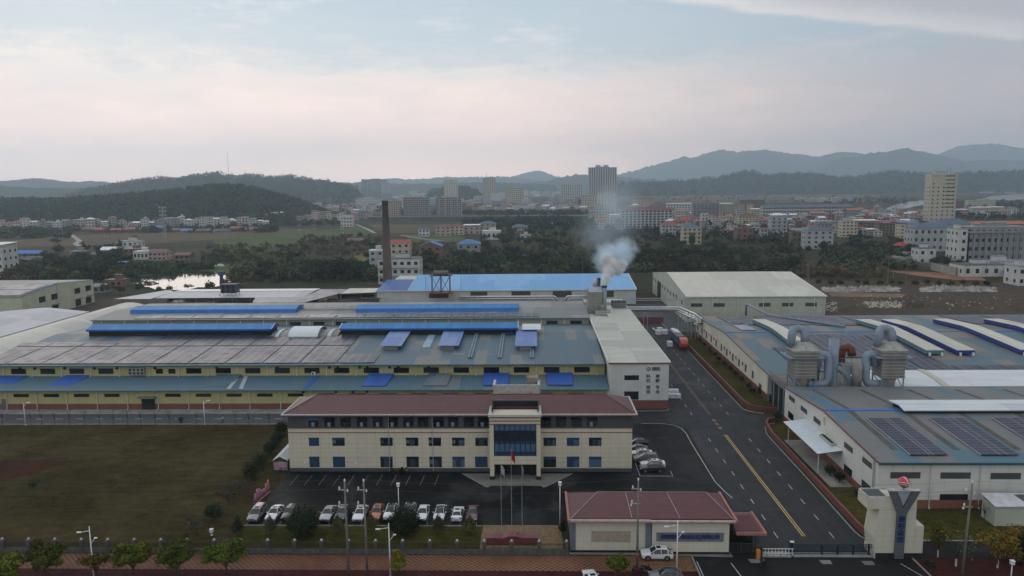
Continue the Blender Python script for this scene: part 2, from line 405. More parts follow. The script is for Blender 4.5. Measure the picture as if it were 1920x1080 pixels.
KERB = K('kerb_stone', (.24, .24, .23), .8, .2, 1.0, dirt=.4)
ASPH = mat_asphalt('asphalt_road', (.0237, .0248, .0275), (.0341, .0347, .0363), .10, .6, .1, .52, lanes=.3)
ASPH_LOT = mat_asphalt('asphalt_damp', (.0045, .0055, .006), (.032, .033, .033), .11, .6, .1, .53)
ASPH_FAR = mat_asphalt('asphalt_grey', (.0527, .0558, .0608), (.0682, .0694, .0732), .07, .7, .0, .5)
ASPH_GATE = mat_asphalt('asphalt_fresh', (.0114, .0114, .012), (.036, .036, .0348), .09, .7, 0, .60)
GRASS_DRY = mat_ground('grass_dry', (.037, .028, .011), (.056, .047, .019), (.021, .017, .010), .045, clump=.45)
GRASS_GREEN = mat_ground('grass_green', (.046, .047, .012), (.066, .055, .015), (.025, .030, .009), .16, clump=.9)
EARTH_RED = mat_ground('earth_red', (.057, .021, .0108), (.036, .0192, .0132), (.024, .021, .012), .12)
LAND = mat_ground('land', (.0338, .039, .0195), (.0562, .048, .0285), (.018, .0255, .0142), .010, clump=.05)
FIELD_G = mat_ground('field_green', (.062, .094, .030), (.086, .098, .040), (.045, .055, .026), .012, clump=.06)
FIELD_B = mat_ground('field_stubble', (.115, .083, .052), (.095, .075, .046), (.07, .07, .038), .012, clump=.06)
FIELD_T = mat_ground('field_tan', (.12, .0863, .045), (.0975, .075, .0375), (.0675, .06, .03), .03)
FIELD_Y = mat_ground('field_yellow', (.16, .124, .04), (.136, .112, .04), (.088, .088, .032), .05)
LOT = mat_ground('waste_ground', (.062, .052, .045), (.085, .062, .044), (.045, .042, .026), .05, clump=.3)
def mat_pavers():
    m = NT('pavers_red'); X, Y, Z = m.xyz()
    d1 = m.math('ADD', X, Y); d2 = m.math('SUBTRACT', X, Y)
    chk = m.math('MODULO', m.math('ABSOLUTE', m.math('ADD', m.math('FLOOR', m.math('DIVIDE', X, .42)), m.math('FLOOR', m.math('DIVIDE', Y, .40)))), 2.0)
    n = m.noise(.22, 5, .65); big = m.noise(.05, 3, .5)
    base = m.mix(m.ramp(n, .3, .7), (.075, .026, .018), (.135, .05, .028))
    c = m.mix(m.math('MULTIPLY', m.math('LESS_THAN', m.cell(X, .42, Y, .40, 1.0), .5), .35), base, (.045, .02, .016))
    c = m.mix(m.math('MULTIPLY', chk, m.ramp(big, .36, .62, .12, .8)), c, (.21, .12, .065))
    return m.out(c, .8, 0, .25)
PAVERS = mat_pavers()
PAVERS_DK = mat_ground('pavers_dark_red', (.0406, .0133, .0119), (.0525, .0175, .0147), (.028, .0112, .0105), .2, .8, 1.5)
def mat_mosaic():
    m = NT('pavers_yellow'); X, Y, Z = m.xyz()
    c = m.mix(m.cell(X, .5, Y, .5, 1.0), (.13, .10, .045), (.21, .135, .075)); c = m.mix(m.math('MULTIPLY', m.math('MAXIMUM', m.line(X, .5, .06), m.line(Y, .5, .06)), .5), c, (.05, .04, .03))
    return m.out(c, .8, 0, .3)
MOSAIC = mat_mosaic()

# ------------------------------------------------------------------ ground, roads, fields
def sheet(name, pts, z, m, kind='structure'):
    mb = MB(); mb.face([(x, y, z) for x, y in pts]); o = mb.build(name, m); return struct(o, kind)
def rect(x0, x1, y0, y1): return [(x0, y0), (x1, y0), (x1, y1), (x0, y1)]
def gp(pts, z=0.0): return [G(u, v, z) for u, v in pts]
g = MB(); S = 13000.0
g.face([(-9300, -400, 0), (9300, -400, 0), (9300, 13000, 0), (-9300, 13000, 0)]); struct(g.build('ground', LAND))
sheet('meadow', [(-175, 100.4), (-37, 100.4), (-37, 108.5), (-46.4, 108.6), (-46.4, 131), (-47.5, 147), (-50.5, 158.5), (-175, 158.5)], .02, GRASS_DRY)
sheet('bare_earth', [(-112, 124), (-100, 125.5), (-95.6, 129), (-92.6, 134), (-93.5, 138.5), (-97, 137), (-99.5, 136.5), (-104, 137), (-112, 134)], .04, EARTH_RED)
sheet('lawn', rect(-46.4, -8.3, 100.4, 108.5), .05, GRASS_GREEN)
sheet('car_park', [(-46.2, 108.6), (32.6, 108.6), (33.0, 158.4), (18, 158.4), (-50, 158.4), (-46.2, 131)], .05, ASPH_LOT)
sheet('yard_road', [(32.2, 101.2), (49.4, 101.2), (49.4, 151.3), (53.5, 151.6), (53.5, 164.5), (49.6, 165.4), (49.5, 292), (32.0, 292), (32.0, 169), (17.0, 169), (17.0, 158.6), (29.5, 158.6), (31.2, 158.4), (32.6, 157), (33.4, 154)], .07, ASPH)
sheet('factory_road', rect(-190, 17.0, 158.6, 166.1), .06, ASPH_FAR)
sheet('factory_pavement', rect(-190, 17.4, 166.4, 169.8), .12, CONC_PALE)
sheet('service_yard', rect(-215, 60, 262, 352), .03, LOT)
sheet('works_yard', rect(14, 60, 262, 326), .045, ASPH_FAR)
sheet('paved_court', rect(-8.2, 4.2, 100.4, 109.0), .06, MOSAIC)
sheet('sidewalk', rect(-190, 22.4, 95.2, 99.5), .03, PAVERS)
sheet('sidewalk_border', rect(-190, 22.4, 86, 95.15), .035, PAVERS_DK)
sheet('sidewalk_verge', rect(53.6, 190, 86, 99.4), .035, PAVERS_DK)
sheet('gate_apron', [(22.5, 80), (53.5, 80), (53.5, 101.1), (27.6, 101.1), (22.5, 98.9)], .05, ASPH_GATE)
sheet('side_drive', [(53.5, 99.5), (190, 99.5), (190, 104.2), (56.5, 104.2)], .045, ASPH_LOT)
sheet('verge_path', [(56.5, 104.25), (190, 104.25), (190, 114.4), (50.2, 114.4), (50.2, 104.4)], .04, GRASS_GREEN)
lt = MB()
for x0, x1, y0, y1 in ((32.0, 36.6, 99.2, 100.9), (37, 48.4, 99.3, 100.6)): lt.box(x0, x1, y0, y1, .052, .12)
struct(lt.build('gate_threshold', CONC_PALE))
for x0, y0 in ((30.3, 97.6), (40.2, 97.4), (46.0, 97.2)):
    sheet('drain_cover', [(x0, y0+1.1), (x0+1.6, y0+1.1), (x0+1.5, y0), (x0+.1, y0)], .062, CONC)
# approach paving in front of the porch
sheet('porch_ramp', [(-13.3, 129.8), (-8.4, 123.6), (-8.0, 124.2), (1.2, 124.2), (1.6, 123.6), (6.8, 129.8)], .10, CONC)
kb = MB()
def kerb(pts, w=.16, z0=.0, z1=.17):
    for (xa, ya), (xb, yb) in zip(pts, pts[1:]):
        d = Vector((xb-xa, yb-ya, 0)).normalized(); n = Vector((-d.y, d.x, 0))*w/2
        kb.face([(xa-n.x, ya-n.y, z1), (xb-n.x, yb-n.y, z1), (xb+n.x, yb+n.y, z1), (xa+n.x, ya+n.y, z1)])
        for sg in (-1, 1):
            a = (xa+sg*n.x, ya+sg*n.y); b = (xb+sg*n.x, yb+sg*n.y)
            kb.face([(*a, z0), (*b, z0), (*b, z1), (*a, z1)])
arc = lambda cx, cy, r, a0, a1, n=8: [(cx+r*math.cos(math.radians(a0+(a1-a0)*i/n)), cy+r*math.sin(math.radians(a0+(a1-a0)*i/n))) for i in range(n+1)]
kerb([(49.45, 292), (49.45, 170.5)] + arc(54, 170.5, 4.55, 180, 262)[1:])
kerb([(53.6, 158.8), (52.2, 158.2), (50.6, 156), (49.6, 152), (49.45, 148), (49.3, 127), (48.9, 107)] + [(49.1, 105.6), (49.6, 104.6), (50.3, 104.2), (51.5, 104.1)])
kerb([(-190, 166.2), (17.2, 166.2)]); kerb([(-190, 158.5), (-50.6, 158.5)])
kerb([(18.0, 169.2), (18.3, 167.7), (30.5, 167.9), (31.7, 168.4), (32.1, 169.6)])
kerb([(-13.4, 129.7), (-8.5, 123.5), (-8.1, 124.1)]); kerb([(1.3, 124.1), (1.7, 123.5), (6.9, 129.7)])
kerb([(-46.3, 108.55), (-8.3, 108.55)], .12); kerb([(22.5, 99.3), (22.5, 86)], .18); kerb([(53.55, 99.5), (53.55, 86)], .22); kerb([(54, 104.3), (190, 104.3)], .2)
struct(kb.build('kerb', KERB))
mk = MB(); my = MB()
def dash(mb, x, y0, y1, w=.15, z=.076): mb.box(x-w/2, x+w/2, y0, y1, z-.001, z, 0, 'b')
for y in np.arange(105.0, 282, 6.0):
    if 152 < y < 163: continue
    for x in (36.6, 45.0):
        if y > 240 and x > 40: continue
        dash(mk, x, y, y+2.0, .15)
dash(my, 40.5, 105.6, 151.2, .16); dash(my, 40.88, 105.6, 151.2, .16)
yf = MB(); dash(yf, 40.5, 165, 215, .14); dash(yf, 40.88, 165, 215, .14); struct(yf.build('road_marking_worn', K('road_yellow_worn', (.17, .135, .07), .8, .4, 1.5, dirt=.4)))
for y in (155, 157.6, 160.2): dash(my, 40.5, y, y+1.3, .14); dash(my, 40.88, y, y+1.3, .14)
pl = [(33.6, 119.2), (33.0, 122), (32.4, 126), (32.4, 146), (32.6, 152), (32.2, 155.4), (31.2, 157.4), (29.2, 158.5), (24, 158.8)]
for (xa, ya), (xb, yb) in zip(pl, pl[1:]):
    d = Vector((xb-xa, yb-ya)).normalized()*.08
    mk.face([(xa-d.y, ya+d.x, .078), (xa+d.y, ya-d.x, .078), (xb+d.y, yb-d.x, .078), (xb-d.y, yb+d.x, .078)])
for x in np.arange(-150, 6, 4.72): mk.box(x, x+1.75, 162.35, 162.6, .062, .065, 0, 'b')
struct(mk.build('road_marking', MARK)); mk = MB()
# parking bays: front row (slightly raked), along the office and beside its end wall
for i in range(15):
    x = -46.0+i*2.62
    mk.face([(x, 108.9, .056), (x+.12, 108.9, .056), (x-.12, 113.6, .056), (x-.24, 113.6, .056)])
mk.box(-46, -8.4, 113.6, 113.7, .054, .056, 0, 'b')
for i in range(11):
    x = -44.2+i*2.62
    mk.face([(x, 124.4, .056), (x+.12, 124.4, .056), (x+.22, 129.2, .056), (x+.1, 129.2, .056)])
struct(mk.build('road_marking', K('road_marking_worn', (.14, .14, .135), .8, .5, 1.5, dirt=.4))); mk = MB()
for x0, x1, y0, y1 in ((19.4, 25.4, 128.7, 128.85), (19.3, 19.42, 128.7, 140.5), (25.3, 25.4, 128.7, 131.2)): mk.box(x0, x1, y0, y1, .054, .056, 0, 'b')
for (x0, y0), (x1, y1) in (((27.6, 97.6), (29.0, 86)), ((51.2, 97.6), (53.0, 93.0)), ((22.9, 98), (23, 86))):
    mk.face([(x0-.07, y0, .056), (x0+.07, y0, .056), (x1+.07, y1, .056), (x1-.07, y1, .056)])
# turn arrow far up the road
mk.face([(44.4, 262, .078), (44.8, 262, .078), (44.8, 267, .078), (44.4, 267, .078)]); mk.face([(43.9, 267, .078), (45.3, 267, .078), (44.6, 271, .078)])
struct(mk.build('road_marking', MARK)); struct(my.build('road_marking_yellow', MARK_Y))
# ------------------------------------------------------------------ building parts
def PY(u, v, y):
    x, z = QY(u, v, y); return (x, y, z)
WIN = {}
def window(parent, x, y, z, w, h, nx=2, ny=1, frame=None, glass=None, face='f', t=.07, name='window', sill=False):
    """window centred at x (or y for side walls) with its foot at z; frame and pane are shared between equal ones"""
    frame = frame or FRAME; glass = glass or GLASS
    key = (round(w, 2), round(h, 2), nx, ny, frame.name, glass.name, round(t, 3), name)
    L = parent.get('_at', (0, 0, 0)); loc = (x-L[0], y-L[1], z-L[2]); rz = {'f': 0, 'l': -math.pi/2, 'r': math.pi/2, 'b': math.pi}[face]
    if key in WIN: return dup(WIN[key], parent, loc, rz)
    a = w/2; f = MB(); d = .07
    f.box(-a, a, -d, .0, 0, t, 0, 'k'); f.box(-a, a, -d, .0, h-t, h, 0, 'k'); f.box(-a, -a+t, -d, 0, t, h-t, 0, 'k'); f.box(a-t, a, -d, 0, t, h-t, 0, 'k')
    for i in range(1, nx): f.box(-a+w*i/nx-t*.4, -a+w*i/nx+t*.4, -d+.012, 0, t, h-t, 0, 'k')
    for j in range(1, ny): f.box(-a+t, a-t, -d+.02, 0, h*j/ny-t*.4, h*j/ny+t*.4, 0, 'k')
    if sill: f.box(-a-.12, a+.12, -.16, 0, -.1, 0, 0, 'k')
    o = f.build(name, frame, parent); o.location = loc; o.rotation_euler = (0, 0, rz)
    p = MB(); p.face([(-a+t*.5, -.025, t*.5), (a-t*.5, -.025, t*.5), (a-t*.5, -.025, h-t*.5), (-a+t*.5, -.025, h-t*.5)]); p.build('pane', glass, o, local=True)
    WIN[key] = o; return o
def pipe_down(parent, x, y, z0, z1, r=.09, foot=.35, m=None):
    b = MB(); b.tube([(x, y, z1), (x, y, z0+foot), (x-.05, y-foot*.6, z0+.06), (x-.05, y-foot*1.2, z0+.04)], r, 6)
    return b.build('downpipe', m or PIPE_W, parent)
def slab(prof, x0, x1, th=.12, axis='x'):
    """thin bent roof sheet following a profile of (p, z)"""
    b = MB(); pts = list(prof) + [(p, z-th) for p, z in reversed(prof)]; b.prism(pts, x0, x1, axis); return b
TXT = {}
def lettering(parent, s, x, y, z, size, m, face='f', depth=.03, name='lettering', wide=1.0):
    cu = bpy.data.curves.new(name, 'FONT'); cu.body = s; cu.size = size; cu.align_x = 'CENTER'; cu.align_y = 'CENTER'; cu.extrude = depth; cu.offset = size*.012
    to = bpy.data.objects.new(name, cu); COL.objects.link(to)
    dg = bpy.context.evaluated_depsgraph_get(); me = bpy.data.meshes.new_from_object(to.evaluated_get(dg))
    bpy.data.objects.remove(to); me.materials.clear(); me.materials.append(m)
    o = link(bpy.data.objects.new(name, me), parent); L = parent.get('_at', (0, 0, 0))
    o.location = (x-L[0], y-L[1], z-L[2]); o.rotation_euler = (math.pi/2, 0, {'f': 0, 'l': -math.pi/2}[face]); o.scale = (wide, 1, 1)
    return o

# ------------------------------------------------------------------ long yellow factory with stepped roofs
FX0, FX1 = -150.0, 17.5
fac = thing('factory_hall', 'long yellow factory with teal roofs and bright blue ridge vents behind the meadow', 'factory', (-60, 170, 0))
b = MB(); b.box(FX0, FX1, 169.8, 176.5, 1.5, 5.1); b.box(FX0, FX1, 177.0, 200, 5.5, 9.42); b.build('wall', WALL_YEL, fac)
b = MB(); b.box(FX0, FX1, 169.75, 176.4, 0, 1.5); b.build('plinth', WALL_RED, fac)
b = MB(); b.box(-141, FX1-.02, 226, 240, 6, 12.05); b.build('wall', WALL_BEIGE, fac)
slab([(168.7, 5.12), (177.02, 6.55)], FX0, FX1+.3).build('roof', RT_LEAN, fac)
RZ = lambda y: 9.5 + (y-176.2)*(11.45-9.5)/(206.5-176.2)          # upper roof plane
slab([(176.1, 9.5), (206.5, 11.45), (226.0, 10.05)], -140, FX1).build('roof', RT_TEAL, fac)
slab([(176.1, 9.5), (190, 10.39)], FX0-6, -140.02).build('roof', RT_TEAL, fac)
slab([(225.4, 12.1), (240, 12.85), (262, 11.6)], -141.3, FX1).build('roof', RT_GREY, fac)
b = MB(); b.box(FX0, FX1+.3, 168.55, 168.72, 4.9, 5.14); b.box(FX0-6, FX1, 175.95, 176.12, 9.22, 9.5); b.box(-141.3, FX1, 225.25, 225.42, 11.85, 12.1); b.build('gutter', K('gutter_teal', (.05, .12, .15), .6), fac)
for y0, y1, z, x0, x1 in ((169.72, 169.8, 0, 0, 0),): pass
# downpipes, windows, fans of the two yellow storeys
for i in range(21):
    x = -134.4+7.5*i
    if x > 17: break
    pipe_down(fac, x, 176.85, 6.5, 9.35)
for i in range(20):
    x = -129.0+7.52*i
    if x < 16.8: pipe_down(fac, x, 169.62, .1, 5.0)
low = [True]*20
for i in range(20):
    x = -125.3+7.52*i
    if x > 15: break
    if i == 4: continue
    window(fac, x, 169.78, 3.15, 3.9, .9, 4, 1, t=.12)
for i in range(20):
    x = -130.6+7.5*i
    if x > 16: break
    if i == 4: continue
    if i == 5:
        for dx_ in (-1.3, 1.9): window(fac, x+dx_, 176.98, 7.05, 1.95, 1.4, 2, 2, t=.15)
        continue
    window(fac, x, 176.98, 7.05, 4.0, 1.55, 4, 2, t=.15)
FAN = None
def fan(parent, x, y, z, r=.36):
    global FAN
    L = parent.get('_at', (0, 0, 0)); loc = (x-L[0], y-L[1], z-L[2])
    if FAN: return dup(FAN, parent, loc)
    b = MB(); n = 14
    ring = [(r*math.cos(2*math.pi*k/n), r*math.sin(2*math.pi*k/n)) for k in range(n)]
    for k in range(n):
        a, c = ring[k], ring[(k+1) % n]
        b.face([(a[0]*1.3, -.02, a[1]*1.3), (c[0]*1.3, -.02, c[1]*1.3), (c[0]*1.25, -.2, c[1]*1.25), (a[0]*1.25, -.2, a[1]*1.25)])
        b.face([(a[0]*1.25, -.2, a[1]*1.25), (c[0]*1.25, -.2, c[1]*1.25), (c[0], -.2, c[1]), (a[0], -.2, a[1])])
    o = b.build('exhaust_fan', K('fan_grey', (.10, .10, .09), .7), parent); o.location = loc
    d = MB(); d.face([(p[0], -.1, p[1]) for p in ring])
    for k in range(5):
        t = 2*math.pi*k/5; d.face([(0, -.13, 0), (r*.9*math.cos(t), -.15, r*.9*math.sin(t)), (r*.9*math.cos(t+.7), -.12, r*.9*math.sin(t+.7))])
    d.build('fan_blades', DARK, o, local=True); FAN = o; return o
for u in (38, 66, 122, 178, 220, 291, 407, 520, 618, 634, 675, 689, 731, 747, 804):
    x, z = QY(u, 695, 176.95); fan(fac, x, 176.95, 8.6)
for u in (569, 630, 662, 688): x, z = QY(u, 738, 169.75); fan(fac, x, 169.75, 4.4)
ac = MB(); x, z = QY(258, 697, 176.9)
ac.box(x-2, x+2, 176.2, 176.98, 7.0, 8.75); a_ = ac.build('cooling_unit', CONC_PALE, fac)
for i in range(4):
    for j in range(2):
        d = MB(); n = 12; cx_, cz_ = x-1.5+i, 7.45+j*.85
        d.face([(cx_+.33*math.cos(2*math.pi*k/n), 176.18, cz_+.33*math.sin(2*math.pi*k/n)) for k in range(n)]); o = d.build('fan_opening', DARK, a_, local=True); o.location = (60, -170, 0)
for u, v in ((588, 697),):
    x, z = QY(u, 699, 176.9); d = MB(); d.box(x-.5, x+.5, 176.5, 176.98, 6.75, 7.5); o = d.build('air_conditioner', WHITE, fac)
    e = MB(); e.face([(x+.28*math.cos(2*math.pi*k/12)-.1, 176.48, 7.12+.28*math.sin(2*math.pi*k/12)) for k in range(12)]); q = e.build('fan_opening', DARK, o, local=True); q.location = (60, -170, 0)
# doors on the ground floor
x, z = QY(278, 755, 169.7); d = MB(); d.box(x-1.6, x+1.6, 169.6, 169.8, .1, 2.9); o = d.build('door', DARK, fac)
d = MB(); d.box(x-2.1, x+2.1, 168.4, 169.7, 3.1, 3.35); d.build('door_canopy', CONC, fac)
x, z = QY(7, 755, 169.7); d = MB(); d.box(x-.55, x+.55, 169.6, 169.8, .1, 2.7); d.build('door', K('door_grey', (.10, .10, .10), .7), fac)
# canopies over the lower roof
def hood(parent, q, m, th=.14, box_=True):
    """q: four (u, v, Y) corners, far left, far right, near right, near left"""
    p = [PY(*c) for c in q]; b = MB(); b.face(p); lo = [(a, c, d-th) for a, c, d in p]; b.face(lo[::-1])
    for i in range(4): b.face([p[i], lo[i], lo[(i+1) % 4], p[(i+1) % 4]])
    o = b.build('roof_hood', m, parent)
    if box_:
        x0 = p[3][0]+(p[2][0]-p[3][0])*.2; x1 = p[3][0]+(p[2][0]-p[3][0])*.78; y0 = p[3][1]+.35; z0 = p[3][2]
        d = MB(); d.box(x0, x1, y0, p[0][1]-.4, z0-1.3, z0-th-.02); d.build('hood_box', CONC, parent)
    return o
for q, m in (((-38, 52, 12, -78), RT_CANOPY), ((125, 168, 125, 84), RT_CANOPY), ((407, 454, 423, 380), RT_LEAN), ((692, 739, 723, 678), RT_CANOPY), ((805, 847, 838, 792), RT_LEAN), ((907, 955, 953, 906), RT_CANOPY), ((1024, 1073, 1074, 1026), RT_CANOPY)):
    vt = 704.0-(q[0]+q[1])*.5*.0055; vb = 727.0-(q[2]+q[3])*.5*.0055
    hood(fac, [(q[0], vt, 176.9), (q[1], vt, 176.9), (q[2], vb, 170.6), (q[3], vb, 170.6)], m)
# hoods on the upper roof, standing about a metre clear of it
def on_roof(u, v, lift):
    lo, hi_ = 176.0, 212.0
    for _ in range(40):
        y = (lo+hi_)/2
        if QY(u, v, y)[1] > RZ(y)+lift: lo = y
        else: hi_ = y
    return y
for a, m in (((734, 616.5, 773, 712.5, 648.4, 752.8), RT_CANOPY_PALE), ((834, 615, 872.5, 821, 647.8, 860), RT_CANOPY_PALE), ((968, 617, 1007, 965.6, 648.5, 1007), RT_CANOPY_PALE)):
    yt, yb = on_roof(a[0], a[1], 1.1), on_roof(a[3], a[4], 1.3)
    hood(fac, [(a[0], a[1], yt), (a[2], a[1], yt), (a[5], a[4], yb), (a[3], a[4], yb)], m)
# pale sheets and twin cable trays lying on the upper roof, pale strips on the lower one
def patch(parent, q, m, lift, name, rf=None):
    p = []
    for u, v in q:
        y = on_roof(u, v, lift); p.append(PY(u, v, y))
    b = MB(); b.face(p); return b.build(name, m, parent)
patch(fac, [(806, 624, ), (818, 624), (806, 651), (791, 651)], K('skylight_pale', (.22, .35, .42), .4), .05, 'roof_sheet')
def tray(u0, v0, u1, v1):
    y0, y1 = on_roof(u0, v0, .2), on_roof(u1, v1, .2); p, q = PY(u0, v0, y0), PY(u1, v1, y1); b = MB()
    for dx_ in (-.5, .12): b.box(p[0]+dx_, p[0]+dx_+.42, q[1], p[1], 0, .3)
    b.v = [(x, y, z+RZ(y)+.12) for x, y, z in b.v]; b.build('roof_tray', K('tray_blue_grey', (.13, .18, .22), .5), fac)
tray(895, 622, 883, 671); tray(944, 622, 939, 671); tray(997, 650, 994, 671)
for u0, u1 in ((443, 425), (458, 448)):
    p, q = PY(u0, 708, 176.6), PY(u1, 729, 169.4); b = MB(); b.face([(q[0], 169.2, 5.29), (q[0]+1.0, 169.2, 5.29), (p[0]+1.0, 176.6, 6.57), (p[0], 176.6, 6.57)]); b.build('roof_sheet', K('sheet_pale_grey', (.30, .34, .36), .5), fac)
p, q = PY(590, 706, 176.6), PY(568, 728, 169.4); b = MB(); b.face([(q[0], 169.2, 5.29), (q[0]+1.3, 169.2, 5.29), (p[0]+1.3, 176.6, 6.57), (p[0], 176.6, 6.57)]); b.build('roof_sheet', RT_CANOPY, fac)
# solar arrays in blocks along the upper roof
def pv_block(parent, x0, x1, y0, y1, zf, m, lift=.22, name='solar_array'):
    b = MB(); z0, z1 = zf(y0)+lift, zf(y1)+lift
    b.face([(x0, y0, z0), (x1, y0, z0), (x1, y1, z1), (x0, y1, z1)])
    b.face([(x0, y0, z0-.06), (x0, y0, z0), (x0, y1, z1), (x0, y1, z1-.06)]); b.face([(x0, y0, z0-.06), (x1, y0, z0-.06), (x1, y0, z0), (x0, y0, z0)])
    return b.build(name, m, parent)
xs0 = PY(12, 681, 177.8)[0]; pitch = 9.42; ym = on_roof(420, 648.5, .2); yt = on_roof(460, 627.5, .2); ytl = on_roof(150, 641.5, .2)
for i in range(-2, 9):
    x0 = xs0+pitch*i; pv_block(fac, x0+.18, x0+pitch-.18, 177.2, ym-.3, RZ, PV)
    if i >= 3: pv_block(fac, x0+.18, x0+pitch-.18, ym+.3, yt, RZ, PV)
    else: pv_block(fac, x0+.18, x0+pitch-.18, ym+.3, ytl, RZ, PV)
x0 = xs0+pitch*9; pv_block(fac, x0+.18, x0+pitch-.1, 177.2, on_roof(700, 663, .2), RZ, PV)
# long ridge vents: raised blue roofs
def ridge_vent(parent, x0, x1, y, z, name='ridge_vent'):
    t = MB(); pr = [(y-3.3, z+1.75), (y-3.3, z+2.0), (y, z+3.0), (y+3.3, z+2.0), (y+3.3, z+1.75)]; t.prism(pr, x0, x1, 'x', 0, caps=False)
    v = t.build(name, RT_VENT, parent)
    e = MB()
    for x in (x0, x1): e.face([(x, p, q) for p, q in pr] if x == x0 else [(x, p, q) for p, q in reversed(pr)])
    e.box(x0+.05, x1-.05, y-3.32, y-3.31, z+1.45, z+1.8); e.v = [(a-fac['_at'][0], c-fac['_at'][1], d) for a, c, d in e.v]; e.build('vent_end', RT_VENT_D, v, local=True)
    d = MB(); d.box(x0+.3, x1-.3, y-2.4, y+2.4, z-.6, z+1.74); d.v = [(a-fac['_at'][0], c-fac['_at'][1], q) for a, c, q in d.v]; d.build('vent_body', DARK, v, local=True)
    w = MB()
    w.bar((x0, y-3.3, z+2.02), (x0, y, z+3.02), .09, 5); w.bar((x1, y-3.3, z+2.02), (x1, y, z+3.02), .09, 5); w.v = [(a-fac['_at'][0], c-fac['_at'][1], q) for a, c, q in w.v]; w.build('vent_edge', WHITE, v, local=True)
ridge_vent(fac, -129.0, -75.0, 206.5, 11.35); ridge_vent(fac, -55.4, -4.4, 206.5, 11.35)
for x0 in (-114.4, -61.0, -98.0): hood(fac, [], RT_CANOPY, box_=False) if 0 else None
for u0, u1 in ((258, 298), (452, 486), (940, 975)):
    y0 = on_roof(u0, 626, .4); p = PY(u0, 626, y0); q = PY(u1-12, 626, y0); b = MB(); b.box(p[0], q[0], y0, 204.0, RZ(y0)+.4, RZ(y0)+.5); b.build('roof_hood', RT_CANOPY, fac)
def vent2(x0, x1):
    pr = [(234.7, 12.4), (235.2, 13.75), (239.5, 14.45), (243.8, 13.75), (244.3, 12.4)]
    t = MB(); t.prism(pr[1:4], x0, x1, 'x', 0, caps=False, closed=False); v = t.build('ridge_vent', RT_VENT, fac)
    e = MB(); o_ = fac['_at']
    e.prism(pr[:2], x0, x1, 'x', 0, False, False); e.prism(pr[3:], x0, x1, 'x', 0, False, False); e.face([(x0, p, q) for p, q in reversed(pr)]); e.face([(x1, p, q) for p, q in pr])
    e.v = [(a-o_[0], c-o_[1], d) for a, c, d in e.v]; e.build('vent_end', K('vent_side_blue', (.012, .125, .40), .5), v, local=True)
vent2(-133.6, -78.2); vent2(-58.4, -4.9)
# barrel roof between the front vents, pale strips
b = MB(); x0, x1 = PY(545, 620, 204)[0], PY(600, 620, 204)[0]
pr = [(206.5-5.2*math.cos(t), 11.0+2.3*math.sin(t)) for t in [math.pi*k/10 for k in range(11)]]
slab(pr, x0, x1, .1).build('barrel_roof', RT_WHITE, fac)
for u in (520, 593, 617):
    x0 = PY(u, 620, 204)[0]; pr = [(206.5-5.0*math.cos(t), 10.9+1.5*math.sin(t)) for t in [math.pi*k/10 for k in range(11)]]
    slab(pr, x0, x0+1.0, .06).build('barrel_rib', K('rib_pale', (.40, .45, .46), .5), fac)
pr = [(206.5-4.9*math.cos(t), 10.85+1.35*math.sin(t)) for t in [math.pi*k/10 for k in range(11)]]
slab(pr, -74.8, -55.6, .06).build('barrel_roof', RT_GREY, fac)
slab([(203, 12.9), (210, 13.2)], PY(979, 610, 206)[0], PY(1014, 610, 206)[0], .12).build('roof_sheet', RT_WHITE, fac)
# solar arrays and details of the rear roof
R2 = lambda y: 12.1+(y-225.4)*.05137
R2B = lambda y: 12.85-(y-240)*.0568
for i in range(14):
    x0 = -128+i*9.3
    if -63 < x0+9 and x0 < -77+9*2 and not (-78 < x0 < -58): pass
    pv_block(fac, x0, x0+8.9, 226.6, 231.6, R2, PV if -62 < x0-0 < 200 and i in (6, 7) else PV_DARK, .2)
for x0 in (-77.4, -69.8, -62.2): pv_block(fac, x0, min(x0+7.2, -58.6), 238.9, 241.5, R2, PV, .9)
for i, u in enumerate(np.arange(190, 1100, 43.4)):
    x = PY(u, 604, 225.8)[0]; d = MB(); d.box(x-.16, x+.16, 225.75, 226.0, 9.3, 11.95); d.build('downpipe', PIPE_W, fac)
for u, w in ((554, 3.6), (598, 3.6), (640, 3.6), (1035, 3.6), (1080, 3.6)):
    x = PY(u, 607, 226)[0]; window(fac, x, 225.98, 10.0, w, 1.15, 4, 2, FRAME_DK)
# ------------------------------------------------------------------ white end hall with the lettering
wh = thing('white_hall', 'white hall with dark blue lettering at the end of the yellow factory', 'factory building', (24.7, 170, 0))
WX0, WX1 = 18.0, 32.0
b = MB(); b.box(WX0, WX1, 170.0, 262, 2.1, 11.2); b.box(15.2, WX0+.01, 169.85, 170.3, .2, 5.0); b.build('wall', WALL_WHITE, wh)
b = MB(); b.box(WX0-2.8, WX1+.05, 169.92, 262, 0, 2.1); b.build('plinth', WALL_RED, wh)
def roofq(z0, y0, z1, y1, m, name='roof'):
    b = MB(); b.prism([(y0, z0), (y1, z1), (y1, z1-.3), (y0, z0-.3)], WX0-.25, WX1+.2, 'x'); return b.build(name, m, wh)
roofq(11.3, 169.8, 11.55, 187.8, RT_CREAM); roofq(11.55, 188.0, 11.75, 209.8, RT_CREAM); roofq(11.75, 210.0, 11.95, 226.8, RT_CREAM)
b = MB(); b.prism([(227.0, 11.95), (242, 12.0), (242, 11.7), (227, 11.65)], 23.6, WX1+.2, 'x'); b.build('roof', RT_CREAM, wh)
b = MB(); b.box(WX0, WX1, 255, 262, 11.2, 12.3); b.build('roof', RT_CREAM, wh)
b = MB(); b.box(WX0-.3, WX1+.25, 169.7, 169.82, 11.0, 11.32); b.build('roof_edge', TRIM_RED, wh)
